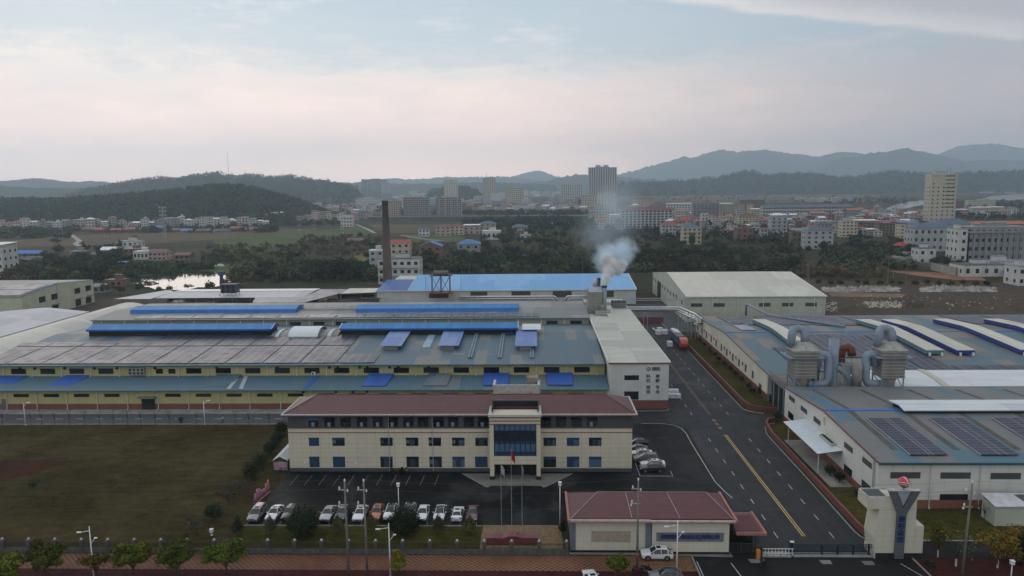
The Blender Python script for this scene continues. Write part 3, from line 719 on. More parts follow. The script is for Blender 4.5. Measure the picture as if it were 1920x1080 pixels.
b = MB(); b.box(WX0-.45, WX0-.26, 169.8, 226.8, 11.25, 11.85); b.box(WX1+.2, WX1+.36, 169.8, 262, 11.2, 11.6); b.build('gutter', WHITE, wh)
for x_, z_, h_ in ((23.2, 7.0, 1.25), (23.2, 2.2, 2.1)): window(wh, x_, 169.98, z_, 3.5, h_, 3, 1, FRAME_DK)
INK = K('letter_navy', (.015, .022, .06), .5)
for s, u, v, sz in (('振', 1226.3, 692.3, 1.0), ('阳', 1234.4, 692.3, 1.0), ('科', 1215.5, 706, .95), ('技', 1215.7, 714, .95), ('诚', 1215.4, 726.5, .95), ('信', 1215.5, 734.8, .95), ('奉', 1233.3, 706, .95), ('献', 1233.3, 714, .95), ('专', 1233, 726.5, .95), ('业', 1233, 735, .95)):
    p = PY(u, v, 169.9); lettering(wh, s, p[0], 169.94, p[2], sz, INK, wide=1.1)
p = PY(1216, 692, 169.9); b = MB(); n = 20
em = MB(); cx_, cz_, r_ = p[0], p[2], .52
def emb(a0, a1, m, r0=.0, y=169.95):
    pts = [(cx_+r0*math.cos(math.radians(a0+(a1-a0)/2)), y, cz_+r0*math.sin(math.radians(a0+(a1-a0)/2)))] + [(cx_+r_*math.cos(math.radians(a0+(a1-a0)*k/8)), y, cz_+r_*math.sin(math.radians(a0+(a1-a0)*k/8))) for k in range(9)]
    em.face(pts[::-1], m)
emb(-40, 30, 0, .12); emb(215, 310, 0, .12); emb(60, 130, 1, .1); emb(150, 200, 1, .1); emb(45, 58, 0, .1)
em.build('emblem', [INK, K('emblem_red', (.35, .05, .06), .5)], wh)
d = MB(); d.box(31.0, 31.7, 169.86, 169.9, 1.5, 1.95); d.build('number_plate', K('plate_blue', (.03, .08, .3), .5), wh)

# ------------------------------------------------------------------ boiler group on the hall roof
def stack(name, x, y, z0, z1, r, m, label, group=None):
    t = thing(name, label, 'chimney', (x, y, z0), 0, group); b = MB(); b.lathe(0, 0, [(r, 0), (r*.97, z1-z0), (r*.8, z1-z0), (r*.78, z1-z0-.6)], 20); b.build('flue', m, t, True, True)
    b = MB(); b.lathe(0, 0, [(r*1.02, z1-z0-.5), (r*1.18, z1-z0-.4), (r*1.18, z1-z0+.05), (r*.9, z1-z0+.05)], 20, 0, False); b.build('flue_collar', DARK, t, True, True)
    return t
p0, p1 = PY(1122, 522, 244), PY(1133, 536, 239)
stack('smoke_stack', p0[0], 244, 9.0, p0[2], .72, K('stack_dark', (.07, .07, .075), .6), 'tall dark flue standing behind the shorter smoking flue on the white hall')
stack('smoke_stack', p1[0], 239, 9.0, p1[2], .82, K('stack_grey', (.20, .23, .27), .5, dirt=.4), 'shorter grey blue flue giving off the white smoke plume')
SMOKE_AT = (p1[0], 239, p1[2])
t = thing('boiler_tower', 'grey steel clad dust collector beside the two flues on the white hall', 'dust collector', (20.3, 240, 8.5))
xb = PY(1109, 560, 240); h0 = 8.5
b = MB(); b.box(-2.2, 2.2, -2.4, 2.4, 0, xb[2]+0.5-h0+2.0); b.build('casing', STEEL_CLAD, t, local=True)
zt = xb[2]+.5-h0+2.0
b = MB(); b.prism([(-2.3, zt), (2.3, zt), (.8, zt+1.5), (-.8, zt+1.5)], -2.2, 2.2, 'x'); b.tube([(0, 0, zt+1.2), (0, 0, zt+2.6), (.2, .3, zt+3.3), (.4, 1.2, zt+3.6)], .75, 12); b.build('hood', STEEL, t, local=True)
b = MB()
for x_ in (-2.9, -2.3):
    for y_ in (-2.6, 2.6): b.bar((x_, y_, -1), (x_, y_, zt+.6), .07, 4)
for k in range(9): b.box(-2.95, -2.25, -2.6, -2.5, k*.8, k*.8+.07)
b.build('ladder', STEEL, t, local=True)
b = MB(); b.box(-.2, 4.4, -6.2, -2.6, 0, 3.0); b.prism([(-6.3, 3.0), (-2.5, 3.0), (-3.4, 4.3), (-5.4, 4.3)], -.3, 4.5, 'x'); b.lathe(2.1, -4.4, [(.7, 4.2), (.7, 5.6), (.45, 6.0)], 12); b.build('lower_casing', STEEL_CLAD, t, local=True)
b = MB(); b.tube([(1.4, -8.8, .2), (1.4, -8.8, 1.6), (2.0, -8.8, 2.4), (3.2, -8.8, 2.4), (4.2, -8.8, 1.8), (4.3, -8.8, .2)], .85, 12); b.build('duct_bend', STEEL, t, True, True)
b = MB(); b.box(-2.2, 4.4, -9.6, 2.6, -.6, 0); b.build('platform', RUST, t, local=True)
coil = thing('cooling_condenser', 'black louvred cooling unit on the roof behind the grey flue', 'cooling unit', (29.0, 246, 12.05))
b = MB(); b.box(-2.4, 2.2, -2.2, 2.4, 0, 2.0); b.build('casing', DARK, coil, local=True)
b = MB()
for k in range(4): b.lathe(-1.7+1.1*k, 0, [(.45, 2.0), (.45, 2.25), (.3, 2.25)], 10)
for k in range(7): b.box(-2.45, 2.25, -2.25, -2.2, .2+k*.25, .3+k*.25)
b.build('louvre', STEEL, coil, local=True)
# ------------------------------------------------------------------ bright blue hall behind
bh = thing('blue_roofed_hall', 'white hall with a long sky blue metal roof behind the yellow factory', 'factory building', (-10, 326, 0))
b = MB(); BX0, BX1 = -56.8, 46.0
b.box(BX0-14.2, BX1, 326, 384, 0, 6.5); b.face([(BX1, 326, 6.5), (BX1, 384, 6.5), (BX1, 355, 10.3)]); b.build('wall', WALL_WHITE, bh)
slab([(325.6, 6.75), (349.5, 9.75), (355, 10.3), (361, 9.75), (385, 6.75)], BX0, BX1+.2, .15).build('roof', RT_SKYBLUE, bh)
b = MB(); b.prism([(-71.2, 6.8), (-56.9, 6.8)], 326, 350, 'y') if 0 else b.face([(-71.3, 325.6, 6.75), (-56.85, 325.6, 6.75), (-56.85, 352, 8.6), (-71.3, 352, 8.6)]); b.face([(-71.3, 325.6, 6.6), (-71.3, 352, 8.45), (-71.3, 352, 8.6), (-71.3, 325.6, 6.75)]); b.build('roof', RT_DKBLUE, bh)
b = MB(); b.box(-71.3, BX1+.2, 325.45, 325.6, 6.45, 6.8); b.build('gutter', WHITE, bh)
b = MB(); b.bar((BX1+.2, 325.6, 6.85), (BX1+.2, 349.5, 9.85), .2, 5); b.bar((BX1+.2, 349.5, 9.85), (BX1+.2, 355, 10.4), .2, 5); b.bar((BX0, 325.6, 6.85), (BX0, 349.5, 9.85), .14, 5); b.build('roof_edge', WHITE, bh)
LV = K('louvre_grey', (.06, .062, .06), .8)
for u0, u1 in ((804, 841), (882, 914), (959, 995), (1036, 1072), (1120, 1151)):
    x0, x1 = PY(u0, 550, 326)[0], PY(u1, 550, 326)[0]; w = window(bh, (x0+x1)/2, 325.98, 3.2, x1-x0, 2.9, 9, 1, FRAME_DK, LV, t=.1)
# water tank on a steel frame in front of the hall roof
wt_ = thing('tank_tower', 'rusty water tank on a braced steel frame on the blue roof', 'water tank', (*PY(827, 541, 322)[:2], 6.3))
b = MB(); hh = PY(827, 517, 322)[2]-6.3
for x_ in (-4, 0, 4):
    for y_ in (-1.5, 1.5): b.bar((x_, y_, 0), (x_, y_, hh), .16, 5)
for x_ in (-4, 0):
    b.bar((x_, -1.5, 0), (x_+4, -1.5, hh), .08, 4); b.bar((x_+4, -1.5, 0), (x_, -1.5, hh), .08, 4); b.bar((x_, 1.5, 0), (x_+4, 1.5, hh), .08, 4)
b.box(-5, 5, -2, 2, hh, hh+.2); b.box(-5.2, 5.2, -2.2, 2.2, -.3, .1); b.build('frame', RUST, wt_, local=True)
b = MB(); b.bar((-3.2, 0, hh+1.25), (3.4, 0, hh+1.25), 1.1, 16); b.build('tank', K('tank_brown', (.14, .12, .10), .7, .2, 1), wt_, True, True)
b = MB(); b.tube([(-4.9, -1.6, hh), (-6, -1.7, hh-.2), (-6, -1.7, hh*.4), (-5, -1.7, hh*.2)], .07, 5)
for k in range(8): b.box(-6.2, -5.8, -1.75, -1.65, hh*.2+k*hh*.1, hh*.2+k*hh*.1+.08)
b.build('ladder', STEEL, wt_, local=True)
for u in (797.6, 864.5):
    p, q = PY(u, 543, 325), PY(u, 516, 325); o = MB().bar((0, 0, -p[2]*0), (0, 0, q[2]-p[2]), .09, 5).build('signal_pole', K('pole_pink', (.35, .14, .28), .6)); o.location = p
    tag(o, 'slim pink pole at the eave ' + ('left of the rusty tank' if u < 820 else 'right of the rusty tank') + ' on the blue roof', 'pole')
# ------------------------------------------------------------------ brick chimney
cy0 = 362; px, pz = QY(728, 525, cy0); _, ptop = QY(725, 376, cy0)
ch = thing('brick_chimney', 'tall tapering brown brick chimney rising behind the blue roof', 'chimney', (px-.3, cy0, 0))
m = NT('chimney_brick'); X_, Y_, Z_ = m.xyz()
c = m.mix(m.ramp(m.noise(.35, 6, .65, stretch=(1, 1, .3)), .3, .7), (.085, .062, .05), (.145, .108, .085)); c = m.mix(m.math('MULTIPLY', m.line(Z_, 1.2, .16), .4), c, (.06, .045, .035))
CHB = m.out(c, .9)
b = MB(); b.lathe(0, 0, [(2.55, 0), (2.5, 3), (1.95, ptop*.55), (1.45, ptop-2), (1.5, ptop-2)], 28); b.build('shaft', CHB, ch, True, True)
b = MB(); b.lathe(0, 0, [(1.5, ptop-2.2), (1.62, ptop-2), (1.62, ptop-.1), (1.15, ptop), (1.1, ptop-1)], 28, 0, False); b.build('chimney_cap', K('soot', (.03, .028, .026), .9), ch, True, True)
b = MB(); b.bar((-.7, 0, ptop-.2), (-.7, 0, ptop+2.4), .06, 4); b.bar((.6, .2, ptop-.2), (.6, .2, ptop+2.8), .06, 4); b.build('lightning_rod', STEEL, ch, local=True)
# ------------------------------------------------------------------ arched cream hall and grey hall on the left
lf = thing('arched_hall', 'low hall with a curved cream roof left of the yellow factory', 'factory building', (-148, 215, 0))
pr = [(-157.3+i*1.72, 9.9+2.2*math.sin(math.pi*i/10)) for i in range(11)]
slab(pr, 171, 262, .12, 'y').build('roof', RT_CREAM, lf)
b = MB(); b.box(-157, -140.3, 171.3, 261.6, 0, 9.85); b.build('wall', WALL_PALEG, lf)
gh = thing('grey_gabled_hall', 'wide hall with a pale grey gabled roof at the left edge', 'factory building', (-175, 215, 0))
slab([(-192, 10.6), (-172.5, 12.2), (-157.4, 10.6)], 171, 251, .12, 'y').build('roof', RT_PALE, gh)
b = MB(); b.box(-191.6, -157.5, 171.3, 250.6, 0, 10.4); b.face([(-191.6, 250.6, 10.4), (-157.5, 250.6, 10.4), (-172.5, 250.6, 12.0)]); b.build('wall', WALL_PALEG, gh)
# ------------------------------------------------------------------ pale workshop far left with solar roof
fl = thing('pale_workshop', 'pale green workshop with two rows of dark windows and solar panels on its sloping roof', 'factory building', (-235, 291, 0))
b = MB(); LX = -210.5
prof = [(291.3, 0), (340.6, 0), (340.6, 10.7), (314.8, 12.6), (291.3, 10.2)]; b.prism(prof, -265, LX, 'x'); b.build('wall', WALL_PALEG, fl)
slab([(290.8, 10.3), (314.8, 12.75), (341, 10.85)], -265.5, LX+.15).build('roof', RT_GREY, fl)
ZF = lambda y: 10.3+(y-290.8)*.102
for x0 in (-265, -252.5, -240, -227.5):
    x1 = x0+12.2 if x0 < -230 else -212
    pv_block(fl, x0, x1, 291.8, 301.6, ZF, PV, .25); pv_block(fl, x0, x1, 302.2, 311.5, ZF, PV, .25)
b = MB(); b.bar((LX+.2, 290.8, 10.4), (LX+.2, 314.8, 12.85), .16, 5); b.build('roof_edge', K('edge_blue', (.04, .14, .36), .5), fl)
b = MB(); b.box(-265, LX+.1, 291.22, 291.28, 0, 4.2); b.build('plinth', K('plinth_grey', (.18, .19, .2), .8), fl)
def XP(u, v, x):
    d = ray(u, v); t = x/d.x; return (d.y*t, EYE[2]+d.z*t)
for u, v in ((79, 561.5), (102, 556), (145, 545.3), (165.3, 540.3)):
    y, z = XP(u, v, LX); window(fl, LX+.02, y, z-1.3, 4.2, 2.6, 2, 1, FRAME_DK, face='r')
for u, v in ((104, 580), (147, 569.5), (166, 563.5)):
    y, z = XP(u, v, LX); window(fl, LX+.02, y, max(z-1.5, .3), 4.2, 3.0, 2, 2, FRAME_DK, face='r')
for u, v in ((80, 576.5), (103, 570.5), (146, 559.8), (167, 553.8)):
    y, z = XP(u, v, LX); b = MB(); b.box(LX, LX+1.2, y-2.2, y+2.2, z-.1, z+.1); b.build('canopy', CONC, fl)
b = MB(); y, z = XP(107, 547, LX); b.box(LX, LX+.1, y-.15, y+.15, 0, 12.2); b.build('downpipe', STEEL, fl)
# ------------------------------------------------------------------ open sheds, clarifier and cooling tower behind the factory
sh = thing('open_shed', 'long open sided shed with pale metal roof beyond the blue vents', 'shed', (-150, 325, 0))
slab([(311.5, 6.2), (328, 6.6), (337, 6.3)], -165.5, -100, .15).build('roof', RT_PALE, sh)
b = MB(); b.face([(-184.2, 311.9, 5.9), (-166.3, 309, 6.2), (-165.4, 328, 6.6), (-172, 337, 6.3)]); b.build('roof', RT_PALE, sh)
b = MB(); b.face([(-165.3, 328.2, 6.75), (-100, 328.2, 6.75), (-100, 337, 6.45), (-165, 337, 6.45)]); b.build('roof', K('sheet_bright', (.62, .60, .58), .4), sh)
for x_ in np.arange(-180, -100, 8.0):
    b = MB(); b.bar((x_, 313, 0), (x_, 313, 6.2 if x_ > -166 else 5.8), .16, 6); b.build('post', STEEL, sh)
b = MB(); b.box(-164, -101, 335.4, 336.6, 0, 6.1); b.build('wall', K('shed_inner_dark', (.03, .033, .034), .9), sh)
b = MB(); b.box(-160, -104, 322, 324, 2.8, 3.2); b.box(-160, -104, 316, 317, 4.4, 4.7); b.build('pipe_rack', STEEL, sh)
s2 = thing('solar_shed', 'open shed with a slanted solar roof left of the chimney', 'shed', (-105, 310, 0))
b = MB(); b.face([(-117.2, 297.5, 6.1), (-95.2, 297.5, 6.1), (-86.5, 322, 6.4), (-86.5, 335.5, 6.3), (-128, 335.5, 6.3)]); b.build('roof', mat_panel('solar_glass_pale', (.05, .055, .085), rough=.3), s2)
b = MB(); b.face([(-86.4, 321.5, 6.2), (-71.5, 325.2, 6.2), (-71.5, 338, 6.3), (-86.4, 338, 6.3)]); b.build('roof', RT_CREAM_Y, s2)
for x_, y_ in ((-116, 298), (-106, 298), (-96, 298), (-90, 310), (-86, 320), (-72, 328)):
    b = MB(); b.bar((x_, y_, 0), (x_, y_, 6.2), .18, 6); b.build('post', STEEL, s2)
b = MB()
for k in range(26): 
    y_ = random.uniform(303, 335); x_ = random.uniform(-92, -74); b.box(x_, x_+random.uniform(2, 9), y_, y_+.5, random.uniform(.3, 4), random.uniform(4.1, 4.6))
b.build('machinery', K('machine_brown', (.07, .055, .045), .8, .4, .5), s2)
cl = thing('clarifier_tank', 'round concrete clarifier tank with pale scum on the water', 'tank', (-150, 323.5, 0))
cxx, czz = 0, 0
b = MB(); b.lathe(0, 0, [(14.6, 0), (14.6, 4.4), (13.6, 4.4), (13.6, 1)], 48, 0, False); b.build('tank_wall', CONC, cl, True, True)
b = MB(); b.face([(13.6*math.cos(2*math.pi*k/48), 13.6*math.sin(2*math.pi*k/48), 3.6) for k in range(48)]); b.build('water', K('scum', (.52, .50, .50), .25, .2, .15), cl, local=True)
b = MB(); b.box(0, 15, -.6, .6, 4.6, 4.8)
for x_ in np.arange(0, 15, 1.6):
    for y_ in (-.6, .6): b.bar((x_, y_, 4.8), (x_, y_, 5.9), .05, 4)
b.box(0, 15, -.62, -.56, 5.85, 5.95); b.box(0, 15, .56, .62, 5.85, 5.95); b.build('walkway', STEEL, cl, local=True)
ctx, ctz = QY(407, 553, 305)
ct = thing('cooling_tower', 'dark finned cooling unit raised on a steel frame beside the round tank', 'cooling tower', (ctx, 318, 0))
b = MB()
for x_ in (-3.6, 0, 3.6):
    for y_ in (-2, 2): b.bar((x_, y_, 0), (x_, y_, 7.5), .16, 5)
b.box(-9, 4.4, -2.6, 2.6, 6.0, 6.3)
for x_ in (-8.4, -6.2): b.bar((x_, -2.2, 0), (x_, -2.2, 6.1), .12, 5)
b.build('frame', STEEL, ct, local=True)
b = MB(); b.box(-3.1, 3.7, -2.2, 2.2, 7.5, 11.2); b.box(-3.3, 3.9, -2.4, 2.4, 11.2, 11.45); b.build('casing', K('cooler_dark', (.04, .05, .06), .6), ct, local=True)
for i in range(3):
    for j in range(2):
        d = MB(); d.face([(-1.9+2.2*i+.8*math.cos(2*math.pi*k/14), -2.25, 8.45+1.75*j+.8*math.sin(2*math.pi*k/14)) for k in range(14)]); d.build('fan', DARK, ct, local=True)
# ------------------------------------------------------------------ cream roofed warehouse
ws = thing('warehouse', 'grey green warehouse with a plain cream gabled roof right of the road head', 'warehouse', (85, 281, 0))
AX0, AX1 = 59.1, 112.3
b = MB(); pr = [(281, 0), (361, 0), (361, 10), (321, 14.6), (281, 10)]; b.prism(pr, AX0, AX1, 'x'); b.build('wall', WALL_GREEN, ws)
slab([(280.6, 10.15), (321, 14.8), (361.4, 10.15)], AX0-.2, AX1+.4, .15).build('roof', RT_CREAM_Y, ws)
b = MB(); b.box(AX0-.2, AX1+.4, 280.45, 280.6, 9.85, 10.2); b.bar((AX0-.2, 280.6, 10.25), (AX0-.2, 321, 14.9), .15, 5); b.build('gutter', WHITE, ws)
b = MB(); b.box(AX0+3, 96.0, 280.93, 281, 0, 4.1); b.build('plinth', mat_clad('wall_block', (.42, .40, .31), 1.2, .5, .04), ws)
for x_ in (59.3, 69, 78.8, 88.6, 98.4, 108.0, 112.1):
    b = MB(); b.box(x_-.12, x_+.12, 280.8, 281, 0, 9.9); b.build('downpipe', PIPE_W, ws)
for u in (1306, 1348.5, 1434, 1477, 1521): x_ = PY(u, 568, 281)[0]; window(ws, x_, 280.98, 6.0, 4.4, 1.5, 4, 1, FRAME_DK, LV)
for u, v in ((1225.5, 522.5), (1229.5, 526), (1242, 537), (1247, 541), (1252.5, 545), (1257.5, 549.5), (1263, 553), (1268.5, 556.5), (1278.5, 566.5)):
    y, z = XP(u, v, AX0); window(ws, AX0-.02, y, z-.9, 2.6, 1.8, 2, 1, FRAME_DK, LV, face='l')
y0, z0 = XP(1235, 557, AX0); b = MB(); b.box(AX0-.05, AX0, y0-5.5, y0+4, 0, 8.0); b.build('gate', DARK, ws)
# ------------------------------------------------------------------ right-hand factories
RX = 57.5
r1 = thing('ribbed_factory', 'cream walled factory with red slogan and curved roof vents beyond the road', 'factory', (100, 177, 0))
b = MB(); b.prism([(176.8, 1.5), (256, 1.5), (256, 6.7), (217.5, 8.7), (176.8, 6.65)], RX, 175, 'x'); b.build('wall', WALL_CREAM, r1)
b = MB(); b.box(RX-.06, 175, 176.7, 256.1, 0, 1.5); b.build('plinth', WALL_RED, r1)
R1 = lambda y: 6.75+(y-176.5)*(8.9-6.75)/(217.5-176.5) if y < 217.5 else 8.9-(y-217.5)*(8.9-6.85)/(256.3-217.5)
slab([(176.4, 6.75), (217.5, 8.9), (256.4, 6.85)], RX-.25, 175.4, .14).build('roof', RT_RIGHT, r1)
b = MB(); b.bar((RX-.3, 176.4, 6.75), (RX-.3, 217.5, 8.9), .14, 5); b.bar((RX-.3, 217.5, 8.9), (RX-.3, 256.4, 6.85), .14, 5); b.build('roof_edge', TRIM_RED, r1)
b = MB(); b.box(RX-.25, 175.4, 176.2, 176.38, 6.45, 6.75); b.build('gutter', K('gutter_blue', (.03, .085, .14), .6), r1)
b = MB(); b.box(RX-.2, 175, 216.9, 218.1, 8.85, 8.99); b.build('ridge_cap', K('ridge_blue', (.05, .14, .32), .5), r1)
for u, v in ((1308, 621), (1316, 629), (1324.5, 636.5), (1333.3, 644.5), (1342.5, 652.5), (1352.4, 661.5), (1362.6, 671), (1373.7, 681), (1385.3, 691.5), (1397.8, 702.5), (1411, 715)):
    y, z = XP(u, v, RX); window(r1, RX-.02, y, 2.35, 1.5, 2.0, 2, 1, FRAME_DK, LV, face='l', t=.06)
y, z = XP(1425, 735, RX); b = MB(); b.box(RX-.06, RX, y-1.1, y+1.1, 0, 2.6); b.build('door', K('door_brown', (.09, .05, .04), .7), r1)
INKR = K('letter_red', (.30, .07, .055), .6)
for s, u, v in zip('创新不断发展实现文明与环境和谐', (1320.7, 1325, 1329.4, 1334, 1338.8, 1343.4, 1353, 1358.3, 1363.6, 1369, 1374.8, 1380.2, 1386.1, 1392.4, 1398.7), (620.8, 624.5, 627.8, 632, 636, 640, 648, 653, 657.5, 662, 666.5, 671.5, 677, 682, 687.5)):
    y, z = XP(u, v, RX); lettering(r1, s, RX-.05, y, z, 1.15, INKR, 'l', wide=1.35)
# roof equipment: solar fields and curved vents
def pv2(x0, x1, y0, y1, m=PV): pv_block(r1, x0, x1, y0, y1, R1, m, .2)
def GR(u, v, lift=.2):
    lo, hi_ = 170.0, 258.0
    for _ in range(40):
        y = (lo+hi_)/2
        if QY(u, v, y)[1] > R1(y)+lift: lo = y
        else: hi_ = y
    return (QY(u, v, y)[0], y)
def pvq(q, m=PV, name='solar_array'):
    ps = []
    for u, v in q: x, y = GR(u, v); ps.append((x, y, R1(y)+.2))
    b = MB(); b.face(ps); b.build(name, m, r1)
pv2(64, 76, 232, 254); pv2(76.6, 89, 232, 254); pv2(89.8, 105, 230, 254); pv2(106, 121, 232, 254); pv2(140, 153, 232, 254); pv2(153.6, 168, 232, 254)
pvq([(1366, 605), (1392, 605), (1419, 618.8), (1390, 618.8)], K('sheet_blue_grey', (.17, .20, .25), .25), 'roof_sheet')
pv2(66, 78, 178, 200); pv2(79, 96, 190, 214); pv2(96.6, 104, 178, 213)
pv2(86, 95.5, 178, 189.6)
for i in range(8): pv2(105+i*6.2, 105+i*6.2+6, 178.2, 182.5)
def curved_vent(x0, x1, y0, y1, side, low=False):
    ys = np.linspace(y0, y1, 9); b = MB(); prof = []
    for y in ys: prof.append((float(y), R1(float(y))+1.55))
    o = slab(prof, x0-.4, x1+.4, .12)
    o.v = [(x, y, z + (.25 if abs(x-(x0+x1)/2) < .1 else 0)) for x, y, z in o.v]
    v = o.build('ridge_vent', RT_CREAM_Y, r1)
    s = MB(); L = r1['_at']
    for xa in (x0-.3, x1+.15):
        for ya, yb in zip(ys, ys[1:]):
            s.face([(xa, ya, R1(ya)+.35), (xa, yb, R1(yb)+.35), (xa, yb, R1(yb)+1.5), (xa, ya, R1(ya)+1.5)])
    s.box(x0-.3, x1+.3, y0-.02, y0+.02, R1(y0)+.5, R1(y0)+1.4); s.v = [(a-L[0], c-L[1], d) for a, c, d in s.v]; s.build('vent_side', side, v, local=True)
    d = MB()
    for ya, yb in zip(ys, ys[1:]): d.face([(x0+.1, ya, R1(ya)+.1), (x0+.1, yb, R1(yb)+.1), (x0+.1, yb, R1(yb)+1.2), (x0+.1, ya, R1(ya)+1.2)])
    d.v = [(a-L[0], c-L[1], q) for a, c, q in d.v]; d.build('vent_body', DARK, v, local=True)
    k = MB()
    for xa in (x0+.2, x1-.5): k.box(xa, xa+.5, y0-.4, y0-.05, R1(y0)+.05, R1(y0)+.9)
    k.v = [(a-L[0], c-L[1], q) for a, c, q in k.v]; k.build('vent_bracket', WHITE, v, local=True)
VS_B = K('vent_side_navy', (.012, .028, .20), .5); VS_T = K('vent_side_teal', (.07, .16, .20), .5)
for (uf, vf), (un, vn), w, m in (((1418, 598), (1512, 655), 3.4, VS_T), ((1620, 598), (1740, 656), 3.9, VS_T), ((1668, 598), (1798, 656), 4.0, VS_B), ((1766, 597), (1916, 655), 4.0, VS_B), ((1863, 597), (2030, 655), 4.0, VS_B)):
    xf, yf = GR(uf, vf, 1.6); xn, yn = GR(un, vn, 1.6); x0 = (xf+xn)/2; curved_vent(x0-w*.3, x0+w*.7, yn, yf, m)
# long white curved roof between the two right-hand factories
mid = thing('link_roof', 'low white curved roof linking the two factories on the right', 'roof', (100, 166, 0))
for (xa, xb) in ((75.2, 93.0), (94.5, 150)):
    pr = [(161.8, 6.3), (164.5, 6.9), (169, 7.55), (173, 7.8), (175.6, 7.8)]; slab(pr, xa, xb, .14).build('roof', RT_WHITE, mid)
pr = [(161.6, 6.5), (164.5, 7.15), (169, 7.8), (173, 8.05), (175.6, 8.05)]; slab(pr, 93.02, 94.48, .4).build('roof_joint', RT_CREAM, mid)
b = MB(); b.box(75.2, 150, 161.5, 161.78, 5.5, 6.3); b.box(75.4, 150, 163, 175.5, 0, 6.2); b.build('wall', K('link_wall', (.30, .29, .26), .8, dirt=.3), mid)
# front right factory
R2X = 56.0
r2 = thing('front_factory', 'white factory with weathered grey roof and three blocks of solar panels at the right edge', 'factory', (90, 115, 0))
b = MB(); b.prism([(115.6, 1.45), (160, 1.45), (160, 7.9), (138.3, 9.35), (115.6, 7.9)], R2X, 175, 'x'); b.build('wall', mat_clad('wall_white_panel', (.56, .56, .52), 3.1, 2.0, .05, var=.06, dirt=.18), r2)
b = MB(); b.box(R2X-.06, 175, 115.52, 160.05, 0, 1.45); b.build('plinth', mat_clad('plinth_brick', (.22, .085, .055), 1.2, .35, .05, dirt=.3), r2)
R2Z = lambda y: 8.0+(y-115.2)*(9.5-8.0)/(138.3-115.2) if y < 138.3 else 9.5-(y-138.3)*(9.5-8.0)/(160.4-138.3)
slab([(115.1, 8.0), (138.3, 9.5), (160.5, 8.0)], R2X-.2, 175.3, .14).build('roof', RT_FRONT, r2)
b = MB(); b.bar((R2X-.25, 115.1, 8.0), (R2X-.25, 138.3, 9.5), .16, 5); b.bar((R2X-.25, 138.3, 9.5), (R2X-.25, 160.5, 8.0), .16, 5); b.build('roof_edge', TRIM_RED, r2)
b = MB(); b.box(R2X-.2, 175.3, 114.9, 115.08, 7.65, 8.0); b.build('gutter', K('gutter_front', (.02, .07, .10), .6), r2)
b = MB(); b.box(R2X, 72.6, 137.9, 138.9, 9.46, 9.58); b.build('ridge_cap', K('ridge_bright_blue', (.03, .11, .42), .5), r2)
b = MB(); b.prism([(136.2, 10.15), (138.4, 10.6), (142.3, 10.35), (142.3, 10.15), (138.4, 10.4), (136.2, 9.95)], 70.2, 175, 'x'); v = b.build('ridge_vent', RT_WHITE, r2)
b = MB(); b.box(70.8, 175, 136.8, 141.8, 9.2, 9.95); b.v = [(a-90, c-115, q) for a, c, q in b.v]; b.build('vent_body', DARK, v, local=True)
for x0 in (62.1, 73.6, 85.1, 96.6, 108.1):
    for xx in (x0, x0+3.1): pv_block(r2, xx, xx+3.02, 117.6, 133.8, R2Z, mat_panel('solar_glass_front', (.02, .024, .05), 3.02, 1.1, .3) if x0 == 62.1 and xx == x0 else bpy.data.materials['solar_glass_front'], .25)
    b = MB(); b.box(x0-.1, x0, 117.6, 133.8, 0, .16); b.box(x0+3.02, x0+3.1, 117.6, 133.8, 0, .2); b.v = [(x, y, z+R2Z(y)+.1) for x, y, z in b.v]; b.build('panel_rail', STEEL, r2)
STAIN = K('rain_stain', (.085, .075, .066), .8, .25, .6)
for k in range(7):
    x0 = 60.2+k*10.2; b = MB(); b.face([(x0, 120, R2Z(120)+.012), (x0+1.2, 120, R2Z(120)+.012), (x0+1.2, 137.8, R2Z(137.8)+.012), (x0, 137.8, R2Z(137.8)+.012)]); b.build('roof_sheet', STAIN, r2)
    b = MB(); b.face([(x0+.3, 139, R2Z(139)+.012), (x0+1.4, 139, R2Z(139)+.012), (x0+1.4, 157, R2Z(157)+.012), (x0+.3, 157, R2Z(157)+.012)]); b.build('roof_sheet', STAIN, r2)
for u, v0, h, n in ((1697.5, 891, 1.15, 4), (1791.5, 891.5, 1.15, 4), (1885.5, 892.5, 1.15, 4)):
    x_ = PY(u, v0, 115.6)[0]; window(r2, x_, 115.58, PY(u, v0, 115.6)[2]-h/2, 4.9, h, n, 1, FRAME, LV)
x_ = PY(1788, 934, 115.6)[0]; window(r2, x_, 115.58, PY(1788, 934, 115.6)[2]-.75, 4.6, 1.5, 4, 1)
for u, v in ((1485, 748), (1507.5, 768.5), (1532, 789), (1591, 839), (1626, 867.5)):
    y, z = XP(u, v, R2X); window(r2, R2X-.02, y, z-.55, 3.6, 1.1, 4, 1, FRAME, LV, face='l')
for u, v in ((1483, 780), (1590, 883), (1624, 913)):
    y, z = XP(u, v, R2X); window(r2, R2X-.02, y, z-.8, 3.4, 1.6, 4, 1, face='l')
for u in (1744, 1837): x_ = PY(u, 900, 115.6)[0]; pipe_down(r2, x_, 115.45, .1, 7.7, .07)
for y_ in (116.1,): b = MB(); b.tube([(R2X-.12, y_+.4, 0), (R2X-.12, y_+.4, 8.6), (R2X+.6, y_+.4, 8.9)], .06, 5); b.tube([(R2X-.12, y_+.9, 0), (R2X-.12, y_+.9, 8.6)], .06, 5); b.build('ladder', STEEL, r2)
y, z = XP(1546, 790, R2X); b = MB(); n = 14; b.face([(R2X-.03, y+.55*math.cos(2*math.pi*k/n), z+.9*math.sin(2*math.pi*k/n)) for k in range(n)]); b.build('wall_roundel', K('roundel', (.40, .36, .18), .7), r2)
cnp = thing('loading_canopy', 'pale blue metal canopy on thin posts over the paved bay beside the front factory', 'canopy', (54, 138, 0))
